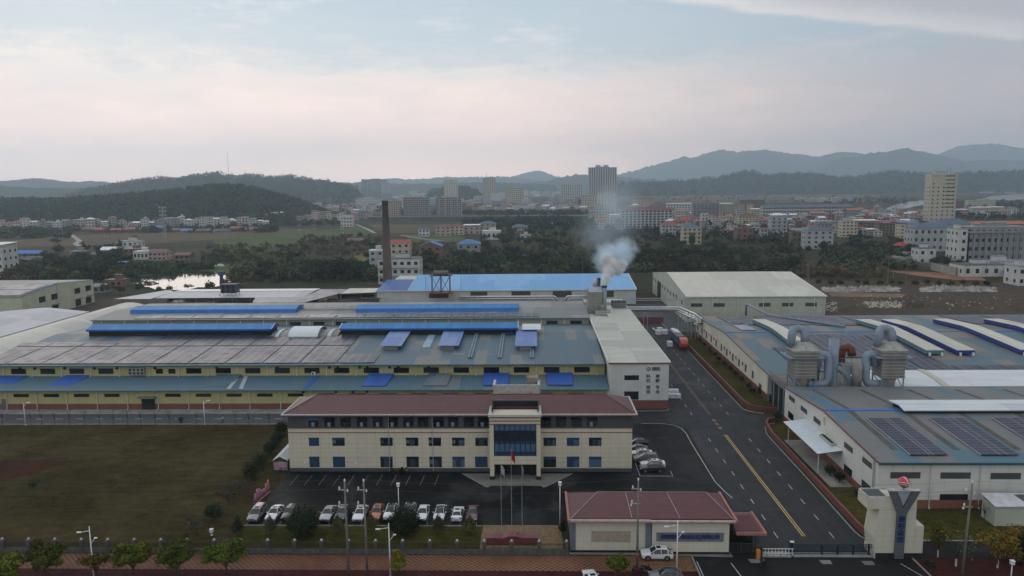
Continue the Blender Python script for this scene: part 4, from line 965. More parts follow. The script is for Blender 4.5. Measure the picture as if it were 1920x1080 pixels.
b = MB(); b.face([(51.5, 129.2, 4.15), (56, 129.2, 4.75), (56, 147.6, 4.75), (51.5, 147.6, 4.15)]); b.face([(51.5, 129.2, 4.0), (51.5, 147.6, 4.0), (56, 147.6, 4.6), (56, 129.2, 4.6)]); b.build('roof', K('canopy_sheet', (.50, .56, .60), .4, .06), cnp)
b = MB(); b.box(51.42, 51.5, 129.15, 147.65, 3.95, 4.18); b.face([(51.5, 129.14, 3.98), (56, 129.14, 4.58), (56, 129.14, 4.77), (51.5, 129.14, 4.17)]); b.build('roof_edge', TRIM_RED, cnp)
for y_ in (130.1, 145.9): b = MB(); b.bar((52.1, y_, 0), (52.1, y_, 4.1), .1, 8); b.build('post', PIPE_W, cnp)
b = MB(); b.box(54.9, 55.8, 131.8, 137.2, 4.7, 5.15); b.build('skylight_box', TRIM_PALE, cnp)
b = MB(); b.box(55.05, 55.65, 132, 137, 5.1, 5.17); b.build('skylight', DARK, cnp)
sheet('loading_bay', rect(51.9, 55.9, 123.8, 147.9), .12, CONC_PALE)
sheet('verge', [(49.9, 106), (55.9, 106), (55.9, 123.7), (49.9, 123.7)], .10, GRASS_GREEN)
sheet('verge_back', [(50.2, 148), (55.9, 148), (55.9, 160), (52, 157)], .10, GRASS_GREEN)
sheet('verge_far', [(50.9, 171), (57.3, 171), (57.3, 252), (50.9, 252)], .10, GRASS_GREEN)
# small white shed on the verge
vs = thing('garden_shed', 'small pale metal shed with a dark skylight in front of the factory wall', 'shed', (74.5, 110.5, 0))
b = MB(); b.box(71.2, 82, 109.2, 112.6, 0, 3.2); b.build('wall', WALL_GREEN, vs)
b = MB(); b.face([(71, 109, 3.3), (82, 109, 3.3), (82, 112.8, 3.9), (71, 112.8, 3.9)]); b.face([(71, 109, 3.2), (71, 112.8, 3.8), (82, 112.8, 3.8), (82, 109, 3.2)]); b.build('roof', K('shed_sheet', (.46, .47, .47), .5), vs)
b = MB(); b.face([(76.4, 109.4, 3.39), (78.8, 109.4, 3.39), (78.2, 112.3, 3.85), (75.8, 112.3, 3.85)]); b.build('skylight', K('skylight_dark', (.07, .085, .09), .4), vs)
# ------------------------------------------------------------------ exhaust cleaning plant between the right factories
plat = thing('plant_platform', 'steel platform with red rails carrying the exhaust plant', 'platform', (70, 166, 0))
b = MB(); b.box(57.2, 75.0, 161.2, 176.2, 6.5, 6.8); b.build('deck', CONC, plat)
b = MB()
for y_ in (161.6, 165, 168.4, 172, 175.8): b.bar((57.5, y_, 0), (57.5, y_, 6.5), .16, 5)
b.box(57.3, 57.6, 161.2, 176, 6.1, 6.5); b.build('frame', DUCT, plat)
b = MB()
for y_ in np.arange(161.4, 176.4, 1.5): b.bar((57.4, y_, 6.8), (57.4, y_, 7.9), .04, 4)
for z_ in (7.3, 7.9): b.bar((57.4, 161.3, z_), (57.4, 176, z_), .045, 4)
b.build('rail', TRIM_RED, plat)
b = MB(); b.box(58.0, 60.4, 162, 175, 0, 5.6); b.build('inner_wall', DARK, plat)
def scrubber(x, y, label, big=1):
    t = thing('exhaust_scrubber', label, 'exhaust scrubber', (x, y, 6.8), 0, 'exhaust scrubbers on the platform')
    b = MB()
    for x_ in (-1.75, 1.75):
        for y_ in (-2.0, 2.0): b.bar((x_, y_, 0), (x_, y_, 2.2), .13, 5)
    for y_ in (-2.0, 2.0): b.bar((-1.75, y_, 2.1), (-.6, y_, .4), .08, 4); b.bar((1.75, y_, .1), (.8, y_, 2.1), .08, 4)
    b.box(-1.95, 1.95, -2.2, 2.2, 2.15, 2.3); b.build('frame', DUCT, t, local=True)
    b = MB(); b.box(-1.85, 1.85, -2.1, 2.1, 2.3, 5.9)
    for k in range(6): b.box(-1.89, 1.89, -2.14, 2.14, 2.5+k*.62, 2.62+k*.62)
    b.build('casing', STEEL_CLAD, t, local=True)
    b = MB(); b.box(-2.05, 2.05, -2.3, 2.3, 6.15, 7.2)
    for k in range(3): b.box(-2.08, 2.08, -2.33, 2.33, 6.3+k*.32, 6.36+k*.32)
    b.build('upper_casing', STEEL_CLAD, t, local=True)
    b = MB(); i = len(b.v)
    lo = [(-2.15, -2.4), (2.15, -2.4), (2.15, 2.4), (-2.15, 2.4)]; hi_ = [(-.75, -.8), (.75, -.8), (.75, .8), (-.75, .8)]
    for k in range(4):
        k2 = (k+1) % 4; b.face([(*lo[k], 7.2), (*lo[k2], 7.2), (*hi_[k2], 8.6), (*hi_[k], 8.6)]); b.bar((*lo[k], 7.22), (*hi_[k], 8.62), .06, 4)
        mx = [(lo[k][0]+lo[k2][0])/2, (lo[k][1]+lo[k2][1])/2]; hx = [(hi_[k][0]+hi_[k2][0])/2, (hi_[k][1]+hi_[k2][1])/2]; b.bar((*mx, 7.22), (*hx, 8.62), .05, 4)
    b.box(-.75, .75, -.8, .8, 8.55, 8.65); b.build('hood', K('hood_steel', (.30, .285, .26), .5, metal=.2, dirt=.5, scale=1.5), t, local=True)
    b = MB(); pts = [(0.25, 0, 8.4), (.25, 0, 9.8)] + [(.25-1.05+1.05*math.cos(a), .5*math.sin(a), 9.9+1.05*math.sin(a)) for a in np.linspace(.2, math.pi, 8)] + [(-1.85, .3, 8.6), (-1.85, .6, 7.6)]
    b.tube(pts, .68, 14); b.build('gooseneck', DUCT, t, True, True)
    b = MB(); b.box(-2.9, 2.9, -2.9, 2.9, 5.95, 6.05)
    for x_ in (-2.9, 2.9):
        for y_ in (-2.9, -1, 1, 2.9): b.bar((x_, y_, 6.05), (x_, y_, 7.05), .035, 4)
        b.bar((x_, -2.9, 7.05), (x_, 2.9, 7.05), .035, 4)
    for x_ in (-1.8, 1.8): b.bar((x_*1.6, -2.8, 5.95), (x_, -2.1, 5.1), .05, 4)
    b.build('gangway', DUCT, t, local=True)
    b = MB(); b.lathe(0, -.3, [(.95, 0), (1.1, 1.4), (1.5, 2.3)], 16); b.build('sump', K('sump_pink', (.29, .26, .255), .7), t, True, True)
    return t
PXU = lambda u: QY(u, 690, 164.5)[0]
sx1, sx2 = PXU(1503), PXU(1665)
for t in (scrubber(sx1, 164.3, 'ribbed steel scrubber with grey gooseneck pipe nearest the road'), scrubber(sx2, 164.3, 'ribbed steel scrubber with grey gooseneck pipe beside the white curved roof')): t.scale = (1.38, 1.1, 1.24)
def obj1(mb, name, m, label, cat, smooth=True): return tag(mb.build(name, m, None, smooth), label, cat)
zc = 6.8
def uduct(x, y, x2, sgn):
    b = MB(); top = zc+7.2; R_ = 1.0
    pts = [(x-sgn*2.2, y+.8, top-2.2), (x-sgn*2.1, y+.8, top-.6)] + [(x-sgn*1.05+sgn*1.05*math.cos(a), y+.4, top-.4+1.0*math.sin(a)) for a in np.linspace(math.pi, 0, 8)][1:] + [(x, y, top-1.4), (x, y, zc+2.2), (x-sgn*.45, y, zc+1.3), (x-sgn*1.6, y, zc+1.0), (x2, y, zc+1.0)]
    b.tube(pts, .88, 16); return b
xd1, xd2 = PXU(1549), PXU(1619)
obj1(uduct(xd1, 163.3, sx1+1.2, 1), 'air_duct', DUCT, 'grey blue duct bending over beside the scrubber nearest the road', 'duct')
obj1(uduct(xd2, 163.3, sx2-1.2, -1), 'air_duct', DUCT, 'grey blue duct bending over left of the scrubber by the white roof', 'duct')
x0 = PXU(1525); b = MB(); b.tube([(x0-.6, 166.5, zc+5.2), (x0-.6, 166.5, zc+6.4), (x0, 166.5, zc+7.2), (x0+1.0, 166.5, zc+7.1), (x0+1.5, 166.5, zc+6.2), (x0+1.5, 166.5, zc+3.5)], .8, 12); obj1(b, 'air_duct', DUCT, 'short curved duct half hidden behind the first scrubber', 'duct')
xs_ = PXU(1565.5); st_ = thing('exhaust_stack', 'wide open grey blue stack in the middle of the exhaust plant', 'chimney', (xs_, 165.6, zc))
b = MB(); b.lathe(0, 0, [(1.15, 0), (1.1, 6.0), (1.08, 11.0), (1.0, 11.0), (.97, 9.6)], 24, 0, False); b.build('flue', DUCT, st_, True, True)
b = MB(); b.lathe(0, 0, [(.98, 9.8), (.02, 9.8)], 24, 0, False); b.build('flue_opening', K('flue_rust', (.05, .03, .025), .9), st_, local=True)
b = MB()
for k in range(14): b.box(-1.5, -.7, -1.6, -1.55, .3+k*.36, .38+k*.36)
b.bar((-1.5, -1.57, 0), (-1.5, -1.57, 5.4), .06, 4); b.bar((-.7, -1.57, 0), (-.7, -1.57, 5.4), .06, 4); b.build('ladder', DUCT, st_, local=True)
b = MB(); b.lathe(PXU(1603), 163.2, [(1.05, zc), (1.05, zc+5.6), (.1, zc+6.4)], 18); obj1(b, 'silo', K('silo_grey', (.23, .22, .20), .7, .2, .8, dirt=.5), 'ribbed grey silo with a conical cap between the ducts', 'silo')
b = MB(); b.lathe(PXU(1535), 166.6, [(1.0, zc), (1.0, zc+5.2), (.1, zc+5.9)], 18); obj1(b, 'silo', K('silo_dark', (.15, .145, .13), .8, .25, .8, dirt=.5), 'dark stained silo behind the first scrubber', 'silo')
x0 = PXU(1588); b = MB(); b.tube([(x0, 168, zc+3), (x0, 168, zc+6.8), (x0+.35, 167.8, zc+8.2), (x0+1.3, 167.6, zc+8.6), (x0+2.0, 167.4, zc+8.0), (x0+2.2, 167.3, zc+6.6)], .95, 12); obj1(b, 'rusty_duct', RUST, 'rusty red brown elbow pipe rising between the ducts', 'duct')
x0 = PXU(1580); b = MB(); b.prism([(164.2, zc+2.9), (167.2, zc+2.9), (166.4, zc+5.0), (165, zc+5.0)], x0, x0+2.6, 'x'); b.tube([(xs_+.6, 165, zc+4.4), (x0+.4, 164.8, zc+3.4), (x0+1.6, 164.6, zc+2.0), (x0+2.0, 164.6, zc+.1)], .7, 10); obj1(b, 'fan_housing', K('fan_steel', (.17, .20, .24), .5), 'grey fan housing with a pale hood right of the open stack', 'fan', False)
b = MB(); x0 = PXU(1568); x1 = PXU(1640); b.box(x0, x1, 166.8, 168.2, zc+4.9, zc+5.05)
for xx in np.arange(x0, x1, 1.1): b.bar((xx, 166.9, zc+5.05), (xx, 166.9, zc+6.1), .04, 4); b.bar((xx, 167.5, zc), (xx, 167.5, zc+4.9), .07, 4)
b.bar((x0, 166.9, zc+6.1), (x1, 166.9, zc+6.1), .045, 4); obj1(b, 'gangway', DUCT, 'steel gangway with rails running between the two scrubbers', 'gangway', False)
b = MB()
random.seed(3)
for k in range(40): x_ = random.uniform(60, 75); y_ = random.uniform(161.3, 162.4); b.box(x_, x_+random.uniform(.4, 1.6), y_, y_+.3, zc, zc+random.uniform(.05, .35))
tag(b.build('pipe_scrap', CONC), None, None); o = COL.objects['pipe_scrap']; o['kind'] = 'stuff'
# ------------------------------------------------------------------ road wall, pipe racks
def wall_run(name, pts, h, w, m, label, cap=None):
    t = thing(name, label, 'wall', (pts[0][0], pts[0][1], 0)); b = MB(); c = MB()
    for (xa, ya), (xb, yb) in zip(pts, pts[1:]):
        d = Vector((xb-xa, yb-ya, 0)).normalized(); n = Vector((-d.y, d.x, 0))*w/2; n2 = n*1.25
        A = [(xa-n.x, ya-n.y), (xb-n.x, yb-n.y), (xb+n.x, yb+n.y), (xa+n.x, ya+n.y)]
        for i in range(4): j = (i+1) % 4; b.face([(*A[i], 0), (*A[j], 0), (*A[j], h), (*A[i], h)])
        A = [(xa-n2.x, ya-n2.y), (xb-n2.x, yb-n2.y), (xb+n2.x, yb+n2.y), (xa+n2.x, ya+n2.y)]
        c.face([(*p, h+.08) for p in A])
        for i in range(4): j = (i+1) % 4; c.face([(*A[i], h), (*A[j], h), (*A[j], h+.08), (*A[i], h+.08)])
    b.build('wall_face', m, t); c.build('coping', cap or TRIM_RED, t); return t
WALL_R = mat_clad('road_wall_red', (.15, .055, .048), 1.2, .3, .05, dirt=.35)
wall_run('road_wall', [(50.6, 256), (50.6, 172.5), (51.2, 169.5), (53.2, 167.4), (56.8, 166.8)], 1.15, .3, WALL_R, 'low red tiled wall with a curved near end along the far half of the road')
wall_run('road_wall', [(54.2, 160.0), (52.2, 159.0), (51.0, 156.5), (50.2, 150), (50.0, 127), (49.8, 108), (50.0, 105.6), (50.6, 104.6)], 1.1, .3, WALL_R, 'low red tiled wall along the near half of the road up to the gate pylon')
wall_run('yard_wall', [(32.2, 279), (46.5, 280.4), (50.3, 280.4)], 2.2, .3, WALL_R, 'dark red wall closing the far end of the road')
pr_ = thing('pipe_bridge', 'lagged steam pipes crossing the road head on steel legs', 'pipework', (45, 262, 0))
LZ = lambda u, v, y: PY(u, v, y)
b = MB(); pz = 7.6
for k, (dy_, dz_) in enumerate(((0, 1.5), (.9, .6), (1.6, 0))): b.tube([(31.5, 262+dy_, pz+dz_), (52.0-k*.4, 262+dy_, pz+dz_), (53.2-k*.4, 261.3+dy_*.4, pz+dz_-.15), (56.0-k*.3, 252, pz+dz_-.6), (57.0-k*.3, 246, pz+dz_*.7-1.0)], .36, 10)
b.build('pipe', LAGGED, pr_, True)
b = MB()
for x_, y_ in ((40, 263), (52.5, 262.5), (54.5, 255), (54.5, 250), (56, 246)):
    b = MB(); b.bar((x_, y_, 0), (x_, y_, pz+1.0), .14, 5); b.bar((x_+1.4, y_, 0), (x_+1.4, y_, pz+1.0), .14, 5); b.box(x_-.3, x_+1.8, y_-.1, y_+.1, pz-.6, pz-.4); b.build('support', STEEL, pr_)
b = MB(); b.bar((28, 270, 11.2), (57, 270, 11.2), .12, 5); b.bar((28, 270, 10.4), (57, 270, 10.4), .12, 5)
for x_ in np.arange(28, 57, 1.5): b.bar((x_, 270, 10.4), (x_+.75, 270, 11.2), .06, 4); b.bar((x_+.75, 270, 11.2), (x_+1.5, 270, 10.4), .06, 4)
for x_ in (56.4, 57.4): b.bar((x_, 270, 0), (x_, 270, 11.3), .16, 5)
b.build('truss', STEEL, pr_)
b = MB()
for dz_ in (0, .8): b.tube([(58, 246+dz_, 6.6-dz_), (56.6, 246+dz_, 6.6-dz_), (55.6, 246.3, 6.4-dz_), (55.2, 247, 5.9-dz_*.4), (55.2, 249, 5.6)], .3, 8)
b.build('pipe', LAGGED, pr_, True)
ps = thing('steam_pipes', 'pair of lagged pipes looping along the wall of the blue roofed hall', 'pipework', (-20, 322, 0))
b = MB()
for k, (zz, xx) in enumerate(((4.3, 0), (3.4, -1.4))):
    x0 = PY(860, 566, 322)[0]; x1 = PY(1043+xx*4, 566, 322)[0]; b.tube([(x0, 322, zz), (x1-.8, 322, zz), (x1, 322, zz-.5), (x1, 322, .2)], .42, 8)
    x0 = PY(1061+k*5, 566, 322)[0]; b.tube([(x0, 322, .2), (x0, 322, zz-.5), (x0+.8, 322, zz), (24, 322, zz)], .42, 8)
b.build('pipe', LAGGED, ps, True)
for x_ in np.arange(-32, 10, 9.0): b = MB(); b.bar((x_, 322, 0), (x_, 322, 4.0), .12, 4); b.build('support', STEEL, ps)
b = MB(); p0 = PY(1399, 572, 268); p1 = PY(1440, 590, 255); b.tube([(p0[0], 268, 0), (p0[0], 268, p0[2]), (p0[0]+.6, 267.5, p0[2]+.3), (p1[0], 256, p1[2]), (p1[0]+.5, 255.5, p1[2]-.3), (p1[0]+14, 225, R1(225)+.5)], .42, 8); obj1(b, 'steam_pipe', DUCT, 'single grey pipe rising before the warehouse and running over the ribbed factory roof', 'pipe')
# ------------------------------------------------------------------ office building with the red tiled roof
of = thing('office_building', 'three storey cream office with red tiled hip roof and glazed porch by the car park', 'office building', (-14, 130.8, 0))
OX0, OX1, OY0, OY1 = -46.2, 18.1, 130.8, 140.4
b = MB(); b.box(OX0, OX1, OY0, OY1, .75, 8.55); b.build('wall', WALL_STONE, of)
b = MB(); b.box(OX0+.06, OX1-.06, OY0+.06, OY1-.06, 8.55, 11.3); b.build('upper_wall', WALL_SLATE, of)
b = MB(); b.box(OX0-.04, OX1+.04, OY0-.04, OY1+.04, 0, .75); b.build('plinth', WALL_DK, of)
b = MB()
for z0, z1, d in ((8.48, 8.66, .09), (7.62, 7.74, .06)): b.box(OX0-d, OX1+d, OY0-d, OY1+d, z0, z1)
b.build('trim_band', TRIM_RED, of)
b = MB(); ex0, ex1, ey0, ey1, ez = OX0-.85, OX1+.85, 129.75, 141.4, 11.42; rx0, rx1, ry, rz_ = -41.9, 13.4, 136.2, 13.45
b.face([(ex0+.35, ey0+.35, ez), (ex1-.35, ey0+.35, ez), (rx1, ry, rz_), (rx0, ry, rz_)]); b.face([(ex1-.35, ey0+.35, ez), (ex1-.35, ey1-.35, ez), (rx1, ry, rz_)])
b.face([(ex1-.35, ey1-.35, ez), (ex0+.35, ey1-.35, ez), (rx0, ry, rz_), (rx1, ry, rz_)]); b.face([(ex0+.35, ey1-.35, ez), (ex0+.35, ey0+.35, ez), (rx0, ry, rz_)]); b.build('roof', RED_TILE, of)
b = MB(); b.box(ex0, ex1, ey0, ey1, 11.12, 11.3); b.build('eave', TRIM_RED, of)
b = MB()
for x0, x1, y0, y1 in ((ex0, ex1, ey0, ey0+.3), (ex0, ex1, ey1-.3, ey1), (ex0, ex0+.3, ey0+.3, ey1-.3), (ex1-.3, ex1, ey0+.3, ey1-.3)): b.box(x0, x1, y0, y1, 11.305, 11.5)
b.build('gutter', TRIM_PALE, of)
b = MB()
for p, q in (((ex0+.35, ey0+.35, ez), (rx0, ry, rz_)), ((ex1-.35, ey0+.35, ez), (rx1, ry, rz_)), ((rx0, ry, rz_), (rx1, ry, rz_))): b.bar(p, q, .1, 6)
b.build('ridge_tile', K('ridge_tile', (.09, .033, .033), .6), of)
FRB = K('frame_blue_black', (.012, .02, .035), .35)
CURT = [K('curtain_grey', (.10, .115, .13), .8, .3, 3), K('curtain_dark', (.03, .038, .05), .8, .3, 3), K('curtain_blue', (.05, .085, .13), .8, .3, 3)]
def owin(u, v0, v1, w, blue):
    x, z0 = QY(u, v1, 130.7); z1 = QY(u, v0, 130.7)[1]; g_ = (GLASS, GLASS_BLUE, GLASS_BLUE_L)[blue]
    o = window(of, x, 130.78, z0, w, z1-z0, 4, 1, FRB, g_, t=.05)
    b = MB(); b.box(-w/2, w/2, -.05, -.028, (z1-z0)*.74, (z1-z0)*.96); t = b.build('transom', GLASS_BLUE, o, local=True)
    k = int(u*7+v0) % 5
    if k < 3: q = MB(); x0 = (-w*.46, -w*.2, w*.05)[k]; q.box(x0, x0+w*(.22, .4, .38)[k], -.05, -.03, (z1-z0)*(.06 if k else .3), (z1-z0)*.72); q.build('curtain', CURT[k], o, local=True)
for u, bl, w in ((589, 1, 1.95), (635, 0, 2.35), (725, 0, 2.35), (773, 0, 2.35), (815.5, 0, 2.35), (859.5, 0, 2.35), (903, 0, 2.35), (1031, 0, 2.35), (1074.5, 1, 2.35), (1116, 0, 2.35)): owin(u, 820.5, 836.5, w, bl)
for u, bl, w in ((590, 1, 1.95), (636, 1, 2.35), (725, 0, 2.35), (774, 0, 2.35), (817, 0, 2.35), (860, 2, 2.35), (902.5, 1, 2.35), (1031, 0, 2.35), (1074.5, 1, 2.35), (1116, 2, 2.35)): owin(u, 856, 876.5, w, bl)
for u, bl in ((588, 1), (618, 0), (648, 1), (679, 0), (709, 0), (736.5, 0), (766, 0), (793.5, 1), (822.5, 0), (850, 0), (879.5, 1), (905.5, 0), (1023.5, 1), (1052, 1), (1081, 1), (1110, 0)):
    x, z0 = QY(u, 801.5, 130.7); o = window(of, x, 130.83, 8.75, 1.95, 1.9, 3, 1, FRB, GLASS, t=.05)
    b = MB(); b.box(-.95, .95, -.06, -.03, 1.3, 1.84); b.build('transom', GLASS_BLUE_L, o, local=True)
    if bl: b = MB(); b.box(-.4, .15, -.06, -.03, .1, .9); b.build('blind', K('blind_pale', (.16, .22, .28), .6), o, local=True)
for x, y in ((-27.2, 130.7), (-6.0-13, 130.7)): b = MB(); b.tube([(x, y, .2), (x, y, 11.1)], .05, 5); b.build('downpipe', TRIM_PALE, of)
for u, v in ((572.5, 868), (673, 853), (668, 868.5)): x, z = QY(u, v, 130.7); b = MB(); b.box(x-.25, x+.25, 130.6, 130.78, z-.09, z+.09); b.build('wall_lamp', WHITE, of)
# porch
PX0, PX1, PY0 = -8.1, 1.1, 126.9
b = MB(); b.box(PX0, -7.35, PY0, OY0-.05, .75, 12.1); b.box(.35, PX1, PY0, OY0-.05, .75, 12.1); b.box(-7.35, .35, PY0+.02, OY0-.05, 3.0, 4.55); b.box(-7.35, .35, PY0+.02, OY0-.05, 10.45, 12.1); b.build('porch_wall', WALL_STONE, of)
b = MB(); b.box(PX0-.04, -7.3, PY0-.04, OY0, 0, .75); b.box(.3, PX1+.04, PY0-.04, OY0, 0, .75); b.box(-7.3, .3, 129.5, OY0-.1, 0, 3); b.build('porch_plinth', DARK, of)
b = MB()
for z0, z1, d in ((11.75, 11.95, .14), (11.12, 11.25, .08), (10.5, 10.64, .08)): b.box(PX0-d, PX1+d, PY0-d, OY0-.1, z0, z1)
b.build('trim_band', TRIM_RED, of)
b = MB()
for x0, x1, y0, y1, h in ((PX0-.2, PX1+.2, PY0-.2, PY0+.1, 12.35), (PX0-.2, PX0+.35, PY0+.1, 132.4, 12.35), (PX1-.35, PX1+.2, PY0+.1, 132.4, 12.35)): b.box(x0, x1, y0, y1, 11.95, h)
b.build('parapet', TRIM_PALE, of)
b = MB(); b.box(PX0+.35, PX1-.35, PY0+.1, 132.4, 11.98, 12.02); b.box(PX0+.3, PX1-.3, 132.4, 132.7, 11.9, 13.25); b.box(PX0+.3, PX0+.5, 129, 132.4, 12.02, 13.0); b.box(PX1-.5, PX1-.3, 129, 132.4, 12.02, 13.0); b.build('porch_roof', DARK, of)
b = MB(); b.box(PX0+.25, PX1-.25, 132.3, 132.75, 13.25, 13.4); b.build('coping', WALL_SLATE, of)
b = MB(); b.box(-8.0, 1.0, 141.2, 141.5, 11.9, 13.9); b.box(-8.2, 1.2, 141.1, 141.3, 13.6, 13.95); b.box(-8.2, -7.7, 141.3, 145, 12, 13.95); b.box(.7, 1.2, 141.3, 145, 12, 13.95); b.build('rear_parapet', TRIM_PALE, of)
b = MB(); b.box(-1.5, .9, 144, 146, 12, 14.6); b.build('roof_box', K('roof_box', (.20, .17, .14), .8), of)
cw = MB(); cw.box(-7.25, .25, PY0+.16, PY0+.2, 4.6, 10.42); cwo = cw.build('curtain_wall', GLASS_BLUE, of)
cf = MB()
for i in range(9): x = -7.25+i*7.5/8; cf.box(x-.05, x+.05, PY0+.06, PY0+.155, 4.6, 10.42)
for z in (4.6, 5.3, 6.9, 7.35, 8.4, 9.3, 10.4): cf.box(-7.25, .25, PY0+.08, PY0+.15, z-.04, z+.04)
cf.v = [(a+14, c-130.8, d) for a, c, d in cf.v]; cf.build('mullion', FRB, cwo, local=True)
for i in range(8):
    for z0, z1, gm in ((5.36, 6.82, GLASS_BLUE_L), (9.36, 10.34, GLASS_BLUE_L), (7.4, 8.34, FRB), (8.45, 9.26, FRB)):
        x = -7.25+i*7.5/8; p = MB(); p.box(x+.07, x+.87, PY0+.14, PY0+.158, z0, z1); p.v = [(a+14, c-130.8, d) for a, c, d in p.v]; p.build('pane', gm, cwo, local=True)
d = MB(); d.box(-6.4, -5.6, 129.2, 129.45, .1, 2.7); d.box(-.9, -.1, 129.2, 129.45, .1, 2.7); d.box(-4.6, -2.4, 129.3, 129.48, .1, 2.4); d.build('door', K('door_glass', (.02, .022, .02), .15), of)
# ------------------------------------------------------------------ gatehouse
gt = thing('gatehouse', 'long cream gatehouse with maroon tiled roof and a grey company name board', 'gatehouse', (17, 100.3, 0))
b = MB(); b.box(5.9, 16.0, 100.35, 108.5, .45, 5.05); b.box(16.9, 27.9, 99.95, 108.5, .45, 5.1); b.build('wall', WALL_GATE, gt)
b = MB(); b.box(5.2, 5.9, 100.3, 108.6, .45, 5.05); b.box(16.0, 16.9, 100.2, 101.2, .45, 5.08); b.build('pilaster', K('stone_blue_grey', (.12, .135, .155), .6, .15, 3), gt)
b = MB(); b.box(5.1, 16.9, 100.25, 108.6, 0, .45); b.box(16.9, 28, 99.88, 108.6, 0, .45); b.build('plinth', DARK, gt)
sheet('gatehouse_kerb', [(4.9, 99.6), (16.5, 99.5), (28.3, 99.0), (28.3, 100.3), (5, 100.3)], .14, CONC)
MAROON = mat_tile_roof('maroon_tile', (.108, .031, .037), .42, .36)
b = MB(); e0, e1, f0, f1, z0 = 4.7, 29.0, 99.5, 109.6, 5.3; r0, r1_, ry_, rz2 = 9.6, 26.2, 107.2, 6.35
b.face([(e0+.5, f0+.7, z0+.05), (e1-.5, f0+.7, z0+.05), (r1_, ry_, rz2), (r0, ry_, rz2)]); b.face([(e1-.5, f0+.7, z0+.05), (e1-.5, f1-.4, z0+.05), (r1_, ry_, rz2)]); b.face([(e0+.5, f1-.4, z0+.05), (e0+.5, f0+.7, z0+.05), (r0, ry_, rz2)]); b.face([(e1-.5, f1-.4, z0+.05), (e0+.5, f1-.4, z0+.05), (r0, ry_, rz2), (r1_, ry_, rz2)]); b.build('roof', MAROON, gt)
b = MB(); b.box(e0, e1, f0, f1, 5.0, 5.14); b.box(e0, e0+.35, f0, f1, 5.145, 5.42); b.box(e1-.35, e1, f0, f1, 5.145, 5.42); b.build('eave', TRIM_PINK, gt)
b = MB(); b.box(e0+.36, 16.6, f0+.2, f0+.5, 5.145, 5.34); b.box(16.6, e1-.36, f0, f0+.3, 5.145, 5.34); b.build('gutter', TRIM_PALE, gt)
b = MB()
for p, q in (((e0+.5, f0+.7, z0+.08), (r0, ry_, rz2+.03)), ((e1-.5, f0+.7, z0+.08), (r1_, ry_, rz2+.03)), ((r0, ry_, rz2+.03), (r1_, ry_, rz2+.03)), ((20.9, f0+.9, z0+.12), (20.2, ry_-.2, rz2)), ((14.0, f0+.9, z0+.12), (13.9, ry_-.2, rz2))): b.bar(p, q, .035, 5)
b.build('ridge_tile', TRIM_PALE, gt)
b = MB(); b.box(8.2, 13.85, 100.28, 100.34, 1.75, 3.35); b.build('plaque', K('plaque_beige', (.30, .255, .20), .6, .12, 1.2), gt)
b = MB(); b.box(17.5, 27.1, 99.86, 99.94, 2.05, 3.4); sg_ = b.build('name_board', K('board_grey', (.12, .135, .16), .5, .2, 1.5), gt)
BLUE_INK = K('letter_blue', (.012, .018, .13), .4)
for i, s in enumerate('湖南振阳纺织品科技有限公司'):
    lettering(gt, s, 18.35+i*.655, 99.83, 2.74, .74, BLUE_INK)
bo = thing('guard_shelter', 'small open shelter with maroon roof joined to the right end of the gatehouse', 'shelter', (30.5, 102.5, 0))
b = MB(); b.face([(28.9, 100.2, 3.45), (32.6, 100.2, 3.45), (31.3, 103.6, 4.3), (28.9, 103.6, 4.3)]); b.face([(32.6, 100.2, 3.45), (32.6, 106.2, 3.45), (31.3, 103.6, 4.3)]); b.face([(32.6, 106.2, 3.45), (28.9, 106.2, 3.45), (28.9, 103.6, 4.3), (31.3, 103.6, 4.3)]); b.build('roof', MAROON, bo)
b = MB(); b.box(28.9, 33.2, 99.7, 106.8, 3.1, 3.28); b.box(32.85, 33.2, 99.7, 106.8, 3.285, 3.5); b.box(28.9, 32.84, 99.7, 100.0, 3.285, 3.5); b.build('eave', TRIM_PINK, bo)
b = MB(); b.box(31.6, 31.85, 100.9, 101.15, 0, 3.1); b.box(32.3, 32.7, 102, 106, 0, 3.1); b.build('post', WALL_SLATE, bo)
b = MB(); b.box(28.9, 31.5, 106, 106.2, 0, 3.0); b.build('back_wall', K('shelter_wall', (.09, .10, .10), .7), bo)
b = MB(); b.box(28.9, 31.4, 103.2, 104.2, .9, 1.0); b.box(30.6, 31.3, 103.3, 104, 1.0, 1.5); b.build('counter', DARK, bo)
b = MB()
for x in np.arange(28.1, 31.6, .22): b.box(x-.03, x+.03, 100.3, 100.36, .1, 1.6)
for z in (.2, 1.55): b.box(28.1, 31.6, 100.28, 100.38, z, z+.08)
b.box(29.7, 29.85, 100.2, 100.4, 0, 1.8); b.build('turnstile_fence', FRAME_DK, bo)
# ------------------------------------------------------------------ gate, barrier
NAVY = K('gate_navy', (.012, .022, .038), .5)
ga = thing('sliding_gate', 'dark blue steel sliding gate standing across the right half of the entrance', 'gate', (42, 100, 0))
b = MB()
for z in (.2, 1.6, 1.25): b.box(36.9, 48.6, 99.93, 100.0, z, z+.09)
for x in np.arange(36.9, 48.7, .24): b.box(x-.03, x+.03, 99.94, 99.99, .28, 1.6)
b.build('gate_leaf', NAVY, ga)
b = MB(); b.box(36.6, 37.0, 99.8, 100.2, 0, 2.0)
for x in (41.2, 43.4, 45.6, 47.8): b.box(x-.08, x+.08, 99.8, 100.15, 0, 1.7)
b.build('gate_post', NAVY, ga); b = MB(); b.box(36.6, 37.15, 99.75, 100.1, 2.0, 2.12); b.build('post_cap', WHITE, ga)
ba = thing('barrier_gate', 'white folding lattice barrier with an orange motor box across the entrance lane', 'barrier', (34.5, 99.6, 0))
b = MB()
